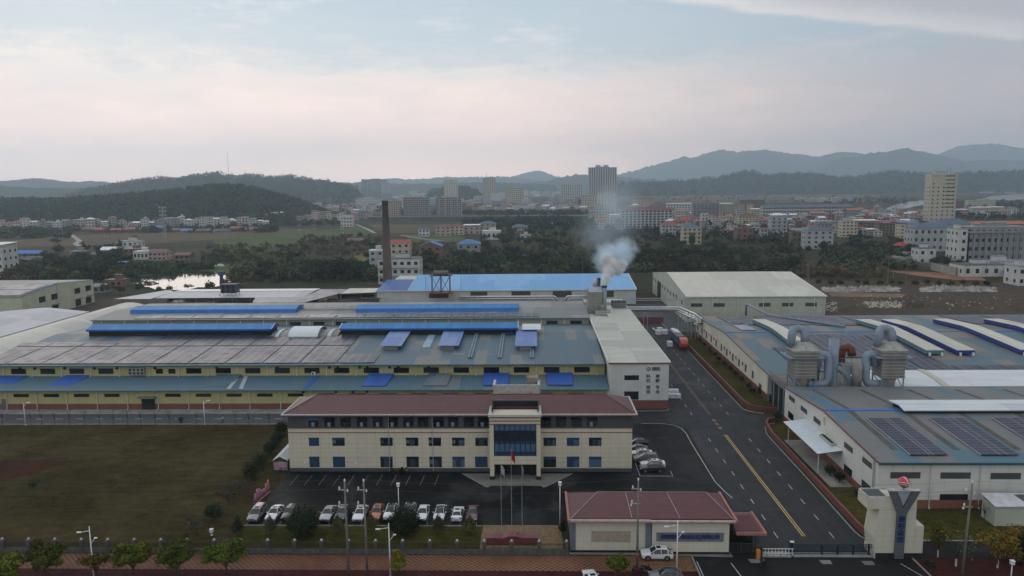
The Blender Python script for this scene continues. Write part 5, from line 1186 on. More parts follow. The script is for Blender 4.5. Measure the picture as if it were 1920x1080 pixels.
for z in (.45, 1.1): b.box(32.4, 37.0, 99.58, 99.64, z, z+.09)
for x in np.arange(32.5, 37, .48): b.box(x, x+.06, 99.56, 99.66, .1, 1.22)
for x in np.arange(32.6, 37, .96): b.box(x, x+.5, 99.56, 99.62, .1, .17)
b.build('boom', WHITE, ba)
b = MB(); b.box(31.55, 32.05, 98.7, 99.2, 0, 1.35); b.build('motor_box', K('box_orange', (.46, .20, .03), .5, .08), ba)
b = MB(); b.box(32.06, 32.35, 98.75, 99.15, 0, 1.7); b.build('box_side', DARK, ba)
# ------------------------------------------------------------------ Y shaped gate pylon
py_ = thing('gate_pylon', 'tall cream gate pylon with grey Y, blue characters and striped red ball', 'pylon', (51.4, 99, 0))
Yf = 99.0; Yb = 102.2
b = MB(); poly = [(48.3, .9), (54.85, .9), (54.85, 4.95), (53.65, 4.95), (53.65, 9.1), (46.85, 9.1), (46.85, 7.45), (48.45, 7.45), (48.0, 3.2)]
b.prism([(x, z) for x, z in poly], Yf, Yb, 'y'); b.build('body', WALL_GATE, py_)
b = MB(); b.box(48.2, 54.7, Yf+.02, Yb-.02, 0, .9); b.build('plinth', DARK, py_)
b = MB(); b.box(48.15, 48.3, Yf, Yb, 0, 1.1); b.box(46.8, 53.7, Yf+.15, Yf+.3, 9.1, 9.25); b.box(46.8, 47, Yf, Yb, 9.1, 9.25); b.box(46.8, 53.7, Yb-.2, Yb, 9.1, 9.25); b.build('coping', TRIM_PALE, py_)
b = MB(); b.box(46.95, 49.6, Yf+.35, Yb-.25, 9.105, 9.14); b.build('flat_roof', WALL_SLATE, py_)
YG = K('y_grey', (.085, .095, .11), .5, .2, 2.5)
b = MB(); b.prism([(50.85, .2), (52.1, .2), (52.15, 6.9), (53.9, 10.25), (52.8, 10.25), (51.65, 7.75), (50.55, 10.25), (49.6, 10.25), (50.9, 6.9)], Yf-.35, Yf+.35, 'y'); b.build('y_column', YG, py_)
b = MB(); b.prism([(51.67, 8.05), (52.62, 10.2), (50.72, 10.2)], Yf-.2, Yf+.2, 'y'); b.build('y_infill', K('y_pale', (.27, .29, .32), .5), py_)
b = MB(); b.box(49.55, 53.95, Yf-.38, Yf+.38, 10.26, 10.34); b.build('y_cap', TRIM_PALE, py_)
for i, s in enumerate('振阳集团'): lettering(py_, s, 51.47, Yf-.4, 6.1-i*1.02, .92, BLUE_INK)
b = MB(); b.lathe(51.65, Yf, [(.12, 10.3), (.12, 10.75)], 8); b.build('ball_stem', STEEL, py_)
m = NT('ball_stripes'); X_, Y_, Z_ = m.xyz('Object'); wv = m.math('ADD', Z_, m.math('MULTIPLY', m.math('SINE', m.math('MULTIPLY', X_, 5.0)), .08))
c = m.mix(m.line(wv, .27, .1, 5.03), (.42, .03, .045), (.6, .6, .58)); c = m.mix(m.math('LESS_THAN', wv, -.42), c, (.02, .02, .025)); c = m.mix(m.math('GREATER_THAN', wv, .22), c, (.46, .03, .06))
c = m.mix(m.math('LESS_THAN', m.math('ABSOLUTE', m.math('SUBTRACT', m.math('ADD', X_, m.math('MULTIPLY', Z_, .6)), .42)), .07), c, (.6, .6, .58))
o = MB().ball((0, 0, 0), .78, 24, 16).build('ball', m.out(c, .3), py_, True, True); o.location = (.25, 0, 11.42)
# ------------------------------------------------------------------ street fence
fe = thing('boundary_fence', 'stone fence with black railings and white globe lamps along the street', 'fence', (-36, 99.9, 0))
m = NT('fence_stone'); X_, Y_, Z_ = m.xyz(); c = m.mix(m.ramp(m.noise(1.2, 5, .65), .3, .7), (.05, .053, .055), (.095, .098, .098)); c = m.mix(m.math('MULTIPLY', m.math('MAXIMUM', m.line(X_, .62, .04), m.line(Z_, .3, .03)), .5), c, (.03, .03, .03)); STONE_DK = m.out(c, .85)
BLK = K('rail_black', (.012, .012, .013), .5)
posts = [4.55-3.975*k for k in range(23)]
pm = None; sm = None; rm = None
for k, x in enumerate(posts):
    if pm is None:
        b = MB(); b.box(-.24, .24, -.24, .24, 0, 1.85); b.box(-.3, .3, -.3, .3, 1.85, 1.95); pm = b.build('fence_post', STONE_DK, fe, local=True); pm.location = (x+36, 0, 0)
        q = MB().ball((0, 0, 2.1), .17, 12, 8).build('globe_lamp', K('globe', (.55, .53, .48), .4), pm, True, True)
        b = MB(); b.box(.24, 3.73, -.14, .14, 0, .68); sm = b.build('low_wall', STONE_DK, fe, local=True); sm.location = (x+36-3.975, 0, 0)
        b = MB()
        for xx in np.arange(.34, 3.7, .165): b.box(xx-.018, xx+.018, -.018, .018, .68, 1.72)
        for z in (.8, 1.55): b.box(.24, 3.73, -.025, .025, z, z+.05)
        rm = b.build('railing', BLK, fe, local=True); rm.location = (x+36-3.975, 0, 0)
    else:
        dup(pm, fe, (x+36, 0, 0)); dup(sm, fe, (x+36-3.975, 0, 0)); dup(rm, fe, (x+36-3.975, 0, 0))
for x in (-56.0, -55.7): pass
# ------------------------------------------------------------------ flag court
mon = thing('flag_plinth', 'maroon wave topped flag plinth on the yellow paved court', 'plinth', (-3.4, 103.4, 0))
b = MB(); top = [(-3.9, 1.1), (-2.7, 1.18), (-1.4, 1.1), (-.6, 1.42), (.6, 1.45), (1.5, 1.16), (2.6, 1.2), (3.9, 1.12)]
b.prism([(x, 0) for x in (-3.9, 3.9)][:1] + [(3.9, 0)] + top[::-1], -.9, .5, 'y'); b.build('plinth', K('marble_maroon', (.13, .035, .04), .4, .15, 1.5), mon, local=True)
FLG = [('flag_pole', -5.05, 12.0, 'white'), ('flag_pole', -3.5, 14.1, 'red'), ('flag_pole', -1.92, 12.0, 'white')]
for i, (nm, x, h, cl_) in enumerate(FLG):
    lab = ('tall steel flagpole with the red flag between the two shorter poles', 'steel flagpole with a limp white flag left of the red flag', 'steel flagpole with a furled white and blue flag right of the red flag')[{1: 0, 0: 1, 2: 2}[i]]
    t = thing('flag_pole', lab, 'flagpole', (x, 104.3, 0), 0, 'flagpoles in the court')
    b = MB(); b.bar((0, 0, 0), (0, 0, h), .05, 8, 0, .03); b.ball((0, 0, h+.05), .07, 8, 6); b.build('pole', STEEL, t, local=True)
    b = MB(); n = 10; s = 1 if i != 0 else 1
    for k in range(n):
        for j in range(3):
            def P_(a, c): w = a/n; return (.06+w*(.55 if i == 1 else .5 if i == 0 else .22), .16*math.sin(a*1.4+c)*(.3+w), h-.25-(c/3.0)*(1.25 if i == 1 else 1.3)-w*w*(.85 if i == 1 else .7))
            b.face([P_(k, j), P_(k+1, j), P_(k+1, j+1), P_(k, j+1)])
    fm = K('flag_red', (.36, .02, .02), .8) if i == 1 else K('flag_white_%d' % i, (.42, .44, .52) if i == 0 else (.36, .36, .48), .8)
    b.build('flag', fm, t, True, True)
# ------------------------------------------------------------------ poles, lamps, wires
def util_pole(u, v, vtop, label, red=False, lean=0.0):
    x, y = G(u, v); h = QY(u, vtop, y)[1]; t = thing('utility_pole', label, 'utility pole', (x, y, 0))
    b = MB(); b.bar((0, 0, 0), (lean, 0, h), .19, 10, 0, .11); b.build('pole', K('pole_concrete', (.16, .15, .135), .85, .15, 1.5), t, True, True)
    b = MB(); b.box(-.95+lean, .45+lean, -.05, .05, h-1.25, h-1.15); b.box(-1.0+lean, .3+lean, -.05, .05, h-3.4, h-3.3); b.build('crossarm', STEEL, t, local=True)
    for xx, zz in ((lean, h), (-.75+lean, h-1.1), (.35+lean, h-1.5), (-.85+lean, h-3.2), (-.95+lean, h-3.7)):
        q = MB(); q.lathe(xx, 0, [(.04, zz), (.13, zz+.08), (.08, zz+.2), (.12, zz+.28), (.04, zz+.4)], 8); q.build('insulator', WHITE, t, local=True)
    if red: b = MB(); b.lathe(0, 0, [(.2, 1.9), (.2, 2.3)], 10); b.build('pole_band', K('band_red', (.35, .10, .09), .7), t, local=True)
    return x, y, h
up = [util_pole(653.6, 1075, 903, 'concrete power pole left of its twin on the sidewalk'), util_pole(688.5, 1073, 903, 'concrete power pole right of its twin on the sidewalk'), util_pole(1194.6, 1066, 901, 'concrete power pole with a red band in front of the gatehouse', True), util_pole(1804, 1076, 906, 'concrete power pole beside the bare tree near the gate pylon', False, .4)]
def wire(p, q, sag, label, r=.014):
    pts = []
    for k in range(17):
        s = k/16; pts.append((p[0]+(q[0]-p[0])*s, p[1]+(q[1]-p[1])*s, p[2]+(q[2]-p[2])*s-4*sag*s*(1-s)))
    tag(MB().tube(pts, r, 4).build('power_line', K('wire_grey', (.06, .06, .06), .6) if 'wire_grey' not in MAT else MAT['wire_grey']), label, 'power line', 'power lines along the street')
for k, dz in enumerate((.3, -1.0, -3.3)):
    lv = ('topmost', 'middle', 'lowest')[k]
    wire((up[1][0], up[1][1], up[1][2]+dz), (up[2][0], up[2][1], up[2][2]+dz), .8, lv + ' wire between the twin power poles and the gatehouse pole')
    wire((up[2][0], up[2][1], up[2][2]+dz), (up[3][0]+.4, up[3][1], up[3][2]+dz), .8, lv + ' wire between the gatehouse pole and the pole near the pylon')
    wire((up[0][0], up[0][1], up[0][2]+dz), (-130, 97, 12.5+dz), 1.2, lv + ' wire running left from the twin power poles over the meadow')
    wire((up[3][0]+.4, up[3][1], up[3][2]+dz), (125, 96, 12.5+dz), .9, lv + ' wire running right from the pole near the pylon')
LAMPW = K('lamp_white', (.62, .63, .64), .4, .06)
def street_lamp(u, v, vtop, label, kind='double'):
    x, y = G(u, v); h = QY(u, vtop, y)[1]; t = thing('street_lamp', label, 'street lamp', (x, y, 0), 0, 'street lamps')
    b = MB(); b.bar((0, 0, 0), (0, 0, h), .11, 10, 0, .06); b.lathe(0, 0, [(.2, 0), (.2, .12)], 8); b.build('pole', LAMPW, t, True, True)
    if kind == 'double':
        b = MB(); b.bar((0, 0, h-.62), (-1.2, 0, h-.85), .04, 6); b.bar((0, 0, h-2.6), (.62, 0, h-1.75), .04, 6); b.build('arm', LAMPW, t, local=True)
        for p, w in (((-1.5, -.86), .62), ((.75, -1.66), .4)):
            q = MB(); q.box(p[0]-w/2, p[0]+w/2, -.12, .12, h+p[1]-.05, h+p[1]+.05); q.build('lamp_head', LAMPW, t, local=True)
    elif kind == 'arm':
        b = MB(); b.tube([(0, 0, h-.9), (.25, 0, h-.4), (.9, 0, h+.1)], .05, 6); b.build('arm', LAMPW, t, local=True)
        q = MB(); q.box(.8, 1.5, -.13, .13, h+.08, h+.18); q.build('lamp_head', LAMPW, t, local=True)
    else:
        q = MB(); q.box(-.22, .22, -.22, .22, h, h+.45); q.box(-.26, .26, -.26, .26, h+.45, h+.55); q.build('lamp_head', LAMPW, t, local=True)
street_lamp(176.5, 1086, 987, 'white two armed street lamp in front of the meadow fence'); street_lamp(732.2, 1082, 981, 'white two armed street lamp in front of the parked cars'); street_lamp(1268.6, 1082, 976, 'white two armed street lamp in front of the gatehouse name board')
street_lamp(48, 797, 756, 'white roadside lamp nearest the left edge on the factory road', 'arm'); street_lamp(384.4, 796, 752, 'white roadside lamp on the factory road near the office', 'arm')
street_lamp(748, 957, 912, 'slim white lamp standing in the car park behind the white cars', 'box'); street_lamp(1050, 985, 910, 'slim white lamp standing beside the paved flag court', 'box'); street_lamp(397, 1004, 998, 'short white twin lamp inside the fence on the meadow', 'box')
street_lamp(1895, 1090, 1058, 'short white camera post at the lower right corner', 'box')
# ------------------------------------------------------------------ cars
TYRE = K('tyre', (.012, .012, .012), .8); RIM = K('rim', (.22, .22, .23), .35, metal=.6); CARGLASS = mat_glass('car_glass', (.012, .018, .022), .06); LENS = K('headlamp_lens', (.42, .43, .44), .2); TAIL = K('tail_lamp', (.22, .012, .012), .3); PLATE = K('plate', (.06, .12, .38), .5); TRIMB = K('car_trim', (.015, .015, .016), .6)
PAINT = {}
def paint(n, c, met=.0):
    if n not in PAINT:
        m = NT('car_paint_'+n); m.put(m.b.inputs['Coat Weight'], .6); m.put(m.b.inputs['Coat Roughness'], .08); PAINT[n] = m.out(c, .35, met, .5)
    return PAINT[n]
SH = {
 'sedan': (4.7, .9, [(-2.35,.42,.62,.60,.62,.66,.48),(-2.22,.24,.82,.66,.84,.77,.70),(-1.55,.2,.88,.76,.90,.90,.78),(-.95,.2,.89,.86,.91,.99,.74),(-.1,.2,.89,.90,.91,1.42,.57),(.5,.2,.89,.92,.91,1.46,.57),(1.05,.2,.89,.93,.91,1.40,.55),(1.75,.2,.88,.94,.90,1.07,.68),(2.2,.25,.84,.90,.86,1.02,.68),(2.35,.42,.66,.78,.70,.84,.55)], 3, 4, 6, 7),
 'suv': (4.55, .92, [(-2.27,.5,.66,.72,.68,.80,.52),(-2.12,.28,.86,.80,.88,.96,.74),(-1.5,.26,.90,.92,.92,1.06,.80),(-.95,.26,.91,1.00,.93,1.13,.76),(-.2,.26,.91,1.04,.93,1.62,.60),(.5,.26,.91,1.06,.93,1.68,.60),(1.45,.26,.91,1.10,.93,1.60,.58),(2.05,.28,.88,1.10,.90,1.16,.74),(2.2,.32,.84,1.0,.86,1.02,.72),(2.27,.5,.68,.8,.72,.86,.58)], 3, 4, 6, 7),
 'mpv': (4.85, .92, [(-2.42,.5,.66,.70,.68,.78,.52),(-2.28,.26,.86,.78,.88,.92,.74),(-1.7,.24,.90,.90,.92,1.04,.80),(-1.3,.24,.91,.98,.93,1.12,.78),(-.45,.24,.91,1.02,.93,1.66,.64),(.5,.24,.91,1.04,.93,1.74,.64),(1.95,.24,.91,1.08,.93,1.68,.62),(2.28,.28,.88,1.08,.90,1.14,.72),(2.36,.32,.84,1.0,.86,1.02,.72),(2.42,.5,.68,.8,.72,.86,.58)], 3, 4, 6, 7),
}
CARP = {}
def car(kind, pn, col, loc, rz, label, group='parked cars', roof='sunroof', flip=False):
    L, hw, st, cw_, wt0, rr, rd = SH[kind]
    t = thing('parked_car', label, 'car', (*loc, 0.055), rz, group)
    key = (kind, pn, roof)
    if key in CARP:
        for k in CARP[key]: dup(k, t, tuple(k.location), k.rotation_euler.z)
        return t
    pm_ = paint(pn, col); parts = []
    rings = []
    for y, zb, wl, zs, ws, zt, wt in st:
        half = [(0, zb), (wl*.9, zb), (wl, zb+.16), (ws, zs), (wt, zt-.05), (wt*.6, zt-.005), (0, zt+.015)]
        rings.append([(x, y, z) for x, z in half] + [(-x, y, z) for x, z in half[-2:0:-1]])
    n = 12; body = MB(); sgl = MB(); fgl = MB(); rgl = MB(); slot = MB()
    for i in range(len(rings)-1):
        for k in range(n):
            k2 = (k+1) % n; q = [rings[i][k], rings[i][k2], rings[i+1][k2], rings[i+1][k]]
            s_ = k if k < 6 else 11-k
            if s_ == 3 and cw_ <= i < rd: sgl.face(q)
            elif s_ in (4, 5) and i == cw_: fgl.face(q)
            elif s_ in (4, 5) and i == rr: rgl.face(q)
            elif roof == 'glass' and s_ in (4, 5) and wt0 <= i < rr: fgl.face(q)
            else: body.face(q)
    body.face(rings[0][::-1]); body.face(rings[-1])
    for sgn in (-1, 1):                    # pillars
        for a, c in ((cw_, wt0), (rr, rd)):
            P0, P1 = rings[a][4 if sgn > 0 else 8], rings[c][4 if sgn > 0 else 8]; body.bar(P0, P1, .045, 5)
        P0, P1 = rings[wt0+1][3 if sgn > 0 else 9], rings[wt0+1][4 if sgn > 0 else 8]; body.bar(P0, P1, .04, 5)
        for a in range(wt0, rr): body.bar(rings[a][4 if sgn > 0 else 8], rings[a+1][4 if sgn > 0 else 8], .035, 5)
        if kind == 'mpv' or kind == 'suv':
            P0, P1 = rings[rr][3 if sgn > 0 else 9], rings[rr][4 if sgn > 0 else 8]; body.bar(P0, P1, .06, 5)
    parts.append(body.build('body', pm_, t, False, True))
    parts.append(sgl.build('side_window', CARGLASS, t, True, True)); parts.append(fgl.build('windscreen', CARGLASS, t, True, True)); parts.append(rgl.build('rear_window', CARGLASS, t, True, True))
    if roof == 'sunroof':
        zt = st[wt0][5]; b = MB(); b.face([(-.36, st[wt0][0]+.12, zt+.035), (.36, st[wt0][0]+.12, zt+.035), (.36, st[wt0][0]+.72, st[wt0+1][5]+.035), (-.36, st[wt0][0]+.72, st[wt0+1][5]+.035)]); parts.append(b.build('sunroof', CARGLASS, t, local=True))
    wb = L*.29; r = .33 if kind == 'sedan' else .37
    for yy in (-wb-.05, wb+.02):
        for sgn in (-1, 1):
            b = MB(); b.bar((sgn*(hw-.2), 0, 0), (sgn*(hw+.015), 0, 0), r, 18); w = b.build('wheel', TYRE, t, False, True); w.location = (0, yy, r)
            b = MB(); b.bar((sgn*(hw+.0), 0, 0), (sgn*(hw+.03), 0, 0), r*.66, 10); b.build('rim', RIM, w, False, True); parts.append(w)
    b = MB(); 
    for yy in (-wb-.05, wb+.02):
        for sgn in (-1, 1):
            pts = [(sgn*(hw+.006), yy+(r+.08)*math.cos(a), r+(r+.08)*math.sin(a)) for a in np.linspace(-.2, math.pi+.2, 12)]; b.face(pts)
    b.box(-hw*.8, hw*.8, -L/2-.015, -L/2+.1, .38, .5); parts.append(b.build('wheel_arch', TRIMB, t, local=True))
    zl = st[1][3]
    for sgn in (-1, 1):
        b = MB(); b.box(sgn*.5, sgn*.82, -L/2+.0, -L/2+.2, zl-.04, zl+.06); parts.append(b.build('headlight', LENS, t, local=True))
        b = MB(); b.box(sgn*.5, sgn*.84, L/2-.18, L/2+.005, st[-2][3]-.1, st[-2][3]+.04); parts.append(b.build('taillight', TAIL, t, local=True))
        b = MB(); ym = st[cw_][0]+.28; b.box(sgn*(hw-.02), sgn*(hw+.2), ym, ym+.14, st[cw_][3]+.02, st[cw_][3]+.16); parts.append(b.build('mirror', pm_, t, local=True))
    b = MB(); b.box(-.4, .4, -L/2-.02, -L/2+.1, zl-.1, zl-.0); parts.append(b.build('grille', TRIMB, t, local=True))
    for yy in (-L/2-.03, L/2+.0): b = MB(); b.box(-.22, .22, yy, yy+.03, .5, .62); parts.append(b.build('number_plate', PLATE, t, local=True))
    CARP[key] = parts; return t
W_ = (.62, .63, .64)
def nose(u, v, L): x, y = G(u, v); return (x, y+L/2)
car('mpv', 'champagne', (.20, .185, .165), nose(472, 983, 4.85), 0, 'champagne people carrier at the left end of the row before the grass')
car('sedan', 'white', W_, nose(505.5, 981, 4.7), 0, 'white sedan with sunroof parked beside the champagne people carrier')
car('suv', 'black', (.012, .013, .017), nose(536, 981, 4.55), 0, 'black car half hidden by the left round tree', roof='plain')
car('sedan', 'silver', (.36, .36, .37), nose(608, 982, 4.7), 0, 'silver sedan right of the left round tree')
car('suv', 'graphite', (.03, .034, .034), nose(636, 982, 4.55), 0, 'dark car behind a young tree next to the silver sedan', roof='plain')
car('sedan', 'white', W_, nose(669.5, 982, 4.7), 0, 'white sedan with sunroof between the twin power poles')
car('suv', 'orange', (.36, .10, .025), nose(701.5, 981, 4.55), 0, 'orange car behind a young tree in the parking row')
car('suv', 'white', W_, nose(728, 980, 4.55), 0, 'white car with a full glass roof left of the right round tree', roof='glass')
car('suv', 'white', W_, nose(763, 978, 4.55), 0, 'white car almost hidden behind the right round tree', roof='glass')
car('sedan', 'white', W_, nose(789, 981, 4.7), 0, 'plain white sedan just right of the right round tree', roof='plain')
car('sedan', 'pearl', (.55, .57, .57), nose(822, 981, 4.7), 0, 'white car with a young tree growing in front of its bonnet', roof='glass')
car('sedan', 'white', W_, nose(855.5, 982, 4.7), math.pi, 'white car parked tail first showing its rear window')
car('sedan', 'maroon', (.10, .03, .03), nose(884, 982, 4.7), 0, 'dark red car at the right end of the parking row', roof='plain')
HL = -math.pi/2
car('suv', 'black', (.012, .013, .017), (21.9, 131.0), HL, 'black car nearest the viewer beside the end wall of the office', roof='plain')
car('sedan', 'white', W_, (22.4, 133.4), HL, 'white sedan parked between the black car and the brown people carrier')
car('mpv', 'bronze', (.14, .12, .10), (21.5, 136.0), HL, 'brown people carrier in the middle of the cars by the office end wall')
car('sedan', 'white', W_, (20.9, 138.9), HL, 'white sedan parked behind the brown people carrier')
car('sedan', 'navy', (.03, .04, .06), (20.4, 141.5), HL, 'dark blue sedan with its bonnet against the office wall', roof='plain')
car('suv', 'black', (.012, .013, .017), (20.9, 144.4), HL, 'black car farthest back beside the office end wall', roof='plain')
car('suv', 'white', W_, (17.4, 98.9), HL, 'white car parked alone in front of the gatehouse name board', 'cars on the sidewalk', roof='sunroof')
car('sedan', 'white', W_, (7.6, 92.0), math.radians(190), 'white car cut off by the bottom edge left of the gatehouse', 'cars on the sidewalk')
car('suv', 'steel', (.10, .115, .13), (17.6, 92.9), HL, 'grey car with pale roof rails at the bottom edge below the gatehouse', 'cars on the sidewalk', roof='glass')
# ------------------------------------------------------------------ lorry and bales
tr = thing('lorry', 'red lorry with a long blue sided trailer standing on the road', 'lorry', (48.4, 244, 0))
RC = paint('lorry_red', (.40, .035, .02)); b = MB(); b.prism([(231.9, .6), (231.8, 2.2), (232.1, 3.3), (233.0, 3.7), (234.6, 3.8), (234.6, .6)], 47.2, 49.65, 'x'); b.build('cab', RC, tr)
b = MB(); b.face([(47.35, 231.86, 2.25), (49.5, 231.86, 2.25), (49.45, 232.12, 3.2), (47.4, 232.12, 3.2)]); b.build('windscreen', CARGLASS, tr)
b = MB(); b.box(47.3, 49.55, 231.78, 231.9, .45, 1.3); b.build('bumper', DARK, tr)
b = MB(); b.box(47.1, 49.7, 235.2, 250, 1.2, 3.4); b.build('trailer', K('tarp_blue', (.03, .07, .13), .7, .2, 1), tr)
b = MB(); b.box(47.2, 49.6, 237, 250, 3.4, 3.6); b.box(47.3, 48.6, 243, 249.5, 3.6, 4.0); b.build('cargo', K('cargo_white', (.52, .52, .54), .7, .2, 1.2), tr)
b = MB()
for y_ in np.arange(235.3, 243, 1.2): b.box(47.1, 49.7, y_, y_+.08, 3.4, 3.75)
b.build('trailer_rail', RUST, tr)
for y_ in (232.7, 236.5, 247, 248.3):
    for x_ in (47.15, 49.4): b = MB(); b.bar((x_, y_, .5), (x_+.3, y_, .5), .5, 14); b.build('wheel', TYRE, tr)
for x_ in (47.15, 49.75): b = MB(); b.box(x_-.18, x_, 231.9, 232.1, 2.3, 3.1); b.build('mirror', DARK, tr)
BALE = K('bale_white', (.56, .57, .60), .5, .2, 2.0, dirt=.2)
def bales(cells, label, name='bale_stack'):
    for k, (x, y, z, w, d, h) in enumerate(cells):
        b = MB(); b.box(x, x+w, y, y+d, z, z+h); b.box(x-.02, x+w+.02, y+d*.3, y+d*.35, z-.0, z+h+.015); b.box(x-.02, x+w+.02, y+d*.68, y+d*.73, z, z+h+.015)
        tag(b.build('wrapped_bale', BALE), label[k] if isinstance(label, list) else label, 'bale', 'white wrapped bales')
bales([(32.6, 178.3, .07, 1.3, 1.5, 1.2), (32.5, 180.6, .07, 1.2, 1.4, 1.3), (32.5, 180.6, 1.38, 1.1, 1.3, 1.1), (34.0, 178.2, .07, 1.25, 1.4, 1.0), (35.4, 178.2, .07, 1.3, 1.4, 1.0), (34.0, 180.4, .07, 2.6, 1.4, 1.5)],
      ['white wrapped bale in front of the white hall corner', 'lower white bale behind against the white hall', 'upper white bale topping the stack by the white hall', 'low white bale in the middle of the pile by the white hall', 'low white bale at the road side end of the pile', 'long white bale at the back of the pile by the white hall'])
bales([(44.2, 237.6, .07, 1.6, 2.2, 1.5), (46.0, 257.5, .07, 1.8, 2.4, 1.5), (43.6, 257.0, .07, 1.9, 2.2, 1.4), (45.0, 262.0, .07, 1.8, 2, 1.4)],
      ['white wrapped bale standing alone left of the lorry', 'white wrapped bale just behind the lorry trailer', 'white wrapped bale on the road left of the lorry tail', 'white wrapped bale farthest back on the road'])
# ------------------------------------------------------------------ motorcycles
MOTO = None
def moto(x, y, rz, col, label):
    global MOTO
    t = thing('motorcycle', label, 'motorcycle', (x, y, .06), rz, 'parked motorcycles')
    m = paint('moto_'+col[0], col[1])
    for yy in (-.62, .62):
        b = MB(); b.bar((-.05, yy, .3), (.05, yy, .3), .3, 14); b.build('wheel', TYRE, t, local=True)
    b = MB(); b.bar((0, -.62, .3), (0, -.38, .95), .05, 6); b.bar((0, .62, .3), (0, .1, .55), .06, 6); b.box(-.13, .13, -.35, .2, .35, .62); b.bar((-.34, -.36, 1.02), (.34, -.36, 1.02), .03, 6); b.build('frame', TRIMB, t, local=True)
    b = MB(); b.prism([(-.42, .6), (-.1, .6), (.2, .72), (.75, .82), (.75, .9), (.2, .8), (-.1, .86), (-.42, 1.0)], -.14, .14, 'x'); b.build('body', m, t, local=True)
    b = MB(); b.box(-.14, .14, .05, .72, .82, .9); b.build('seat', DARK, t, local=True)
    return t
MC = (('black', (.012, .012, .013)), ('red', (.18, .02, .02)), ('silver', (.25, .25, .26)))
for u, v, a, c, l in ((735, 888, .5, 0, 'black motorcycle left of the three by the office wall'), (752, 887, -.3, 0, 'black motorcycle in the middle of the three by the office wall'), (763, 888, .2, 2, 'silver motorcycle right of the three by the office wall'), (531, 887, 1.3, 2, 'silver scooter at the left corner of the office'), (1196, 1076, 1.1, 1, 'red motorcycle by the pole with a red band'), (1211, 1073, 1.4, 0, 'black scooter right of the red motorcycle'), (1430, 1063, 2.4, 0, 'black scooter beside the orange barrier box'), (1744, 1064, .5, 0, 'black motorcycle on the verge right of the gate pylon')):
    x, y = G(u, v); moto(x, y, a, MC[c], l)
# ------------------------------------------------------------------ tents and pink stand left of the office
te = thing('white_tent', 'white ridge tent with a pink front panel beside the office wall', 'tent', (-48.3, 134, 0))
b = MB(); b.prism([(-49.6, 2.1), (-48.2, 2.9), (-46.8, 2.1), (-46.8, 2.0), (-48.2, 2.8), (-49.6, 2.0)], 131.2, 142, 'y'); b.build('roof', K('tent_white', (.42, .44, .47), .6, .1, 1), te)
b = MB(); b.face([(-49.4, 131.4, .05), (-47, 131.4, .05), (-47, 131.4, 1.6), (-48.2, 131.4, 1.8), (-49.4, 131.4, 1.6)]); b.build('front_panel', K('tent_pink', (.36, .21, .27), .7), te)
b = MB()
for x_ in (-49.5, -46.9):
    for y_ in (131.4, 136.5, 141.8): b.bar((x_, y_, 0), (x_, y_, 2.1), .05, 5)
b.build('pole', STEEL, te)
te = thing('red_tent', 'red canvas tent behind the white tent at the office corner', 'tent', (-47.6, 145, 0))
b = MB()
b.face([(-49.2, 143.4, 2.0), (-46.3, 143.4, 2.0), (-47.7, 145, 3.1)]); b.face([(-46.3, 143.4, 2.0), (-46.3, 146.6, 2.0), (-47.7, 145, 3.1)]); b.face([(-46.3, 146.6, 2), (-49.2, 146.6, 2), (-47.7, 145, 3.1)]); b.face([(-49.2, 146.6, 2), (-49.2, 143.4, 2), (-47.7, 145, 3.1)]); b.face([(-49.2, 143.4, .3), (-46.3, 143.4, .3), (-46.3, 143.4, 2), (-49.2, 143.4, 2)]); b.face([(-49.2, 146.6, .3), (-49.2, 143.4, .3), (-49.2, 143.4, 2), (-49.2, 146.6, 2)]); b.build('roof', K('canvas_red', (.32, .035, .04), .7), te)
b = MB()
for x_, y_ in ((-49.2, 143.4), (-46.3, 143.4), (-49.2, 146.6), (-46.3, 146.6)): b.bar((x_, y_, 0), (x_, y_, 2), .05, 5)
b.build('pole', STEEL, te)
ax, ay = G(478, 946); bx, by = G(505, 922)
pk = thing('balloon_stand', 'pink row of rounded balloon columns on a low board at the car park edge', 'stand', (ax, ay, 0))
b = MB(); d = Vector((bx-ax, by-ay, 0)); n_ = Vector((-d.y, d.x, 0)).normalized()*.3
b.face([(-n_.x, -n_.y, .1), (d.x-n_.x, d.y-n_.y, .1), (d.x+n_.x, d.y+n_.y, .1), (n_.x, n_.y, .1)]); b.face([(n_.x, n_.y, .1), (d.x+n_.x, d.y+n_.y, .1), (d.x+n_.x, d.y+n_.y, .9), (n_.x, n_.y, .9)]); b.build('board', K('pink_board', (.32, .16, .20), .7), pk, local=True)
for k in range(7):
    s = .05+k*.15; b = MB(); hh = 1.6+.5*math.sin(k*1.3); b.lathe(0, 0, [(.13, .1), (.16, hh*.5), (.2, hh), (.14, hh+.2), (.04, hh+.26)], 10); o = b.build('column', K('pink_balloon', (.34, .15, .20), .35, .5, 2.5) if k == 0 else MAT['pink_balloon'], pk, True, True); o.location = (d.x*s, d.y*s, 0)
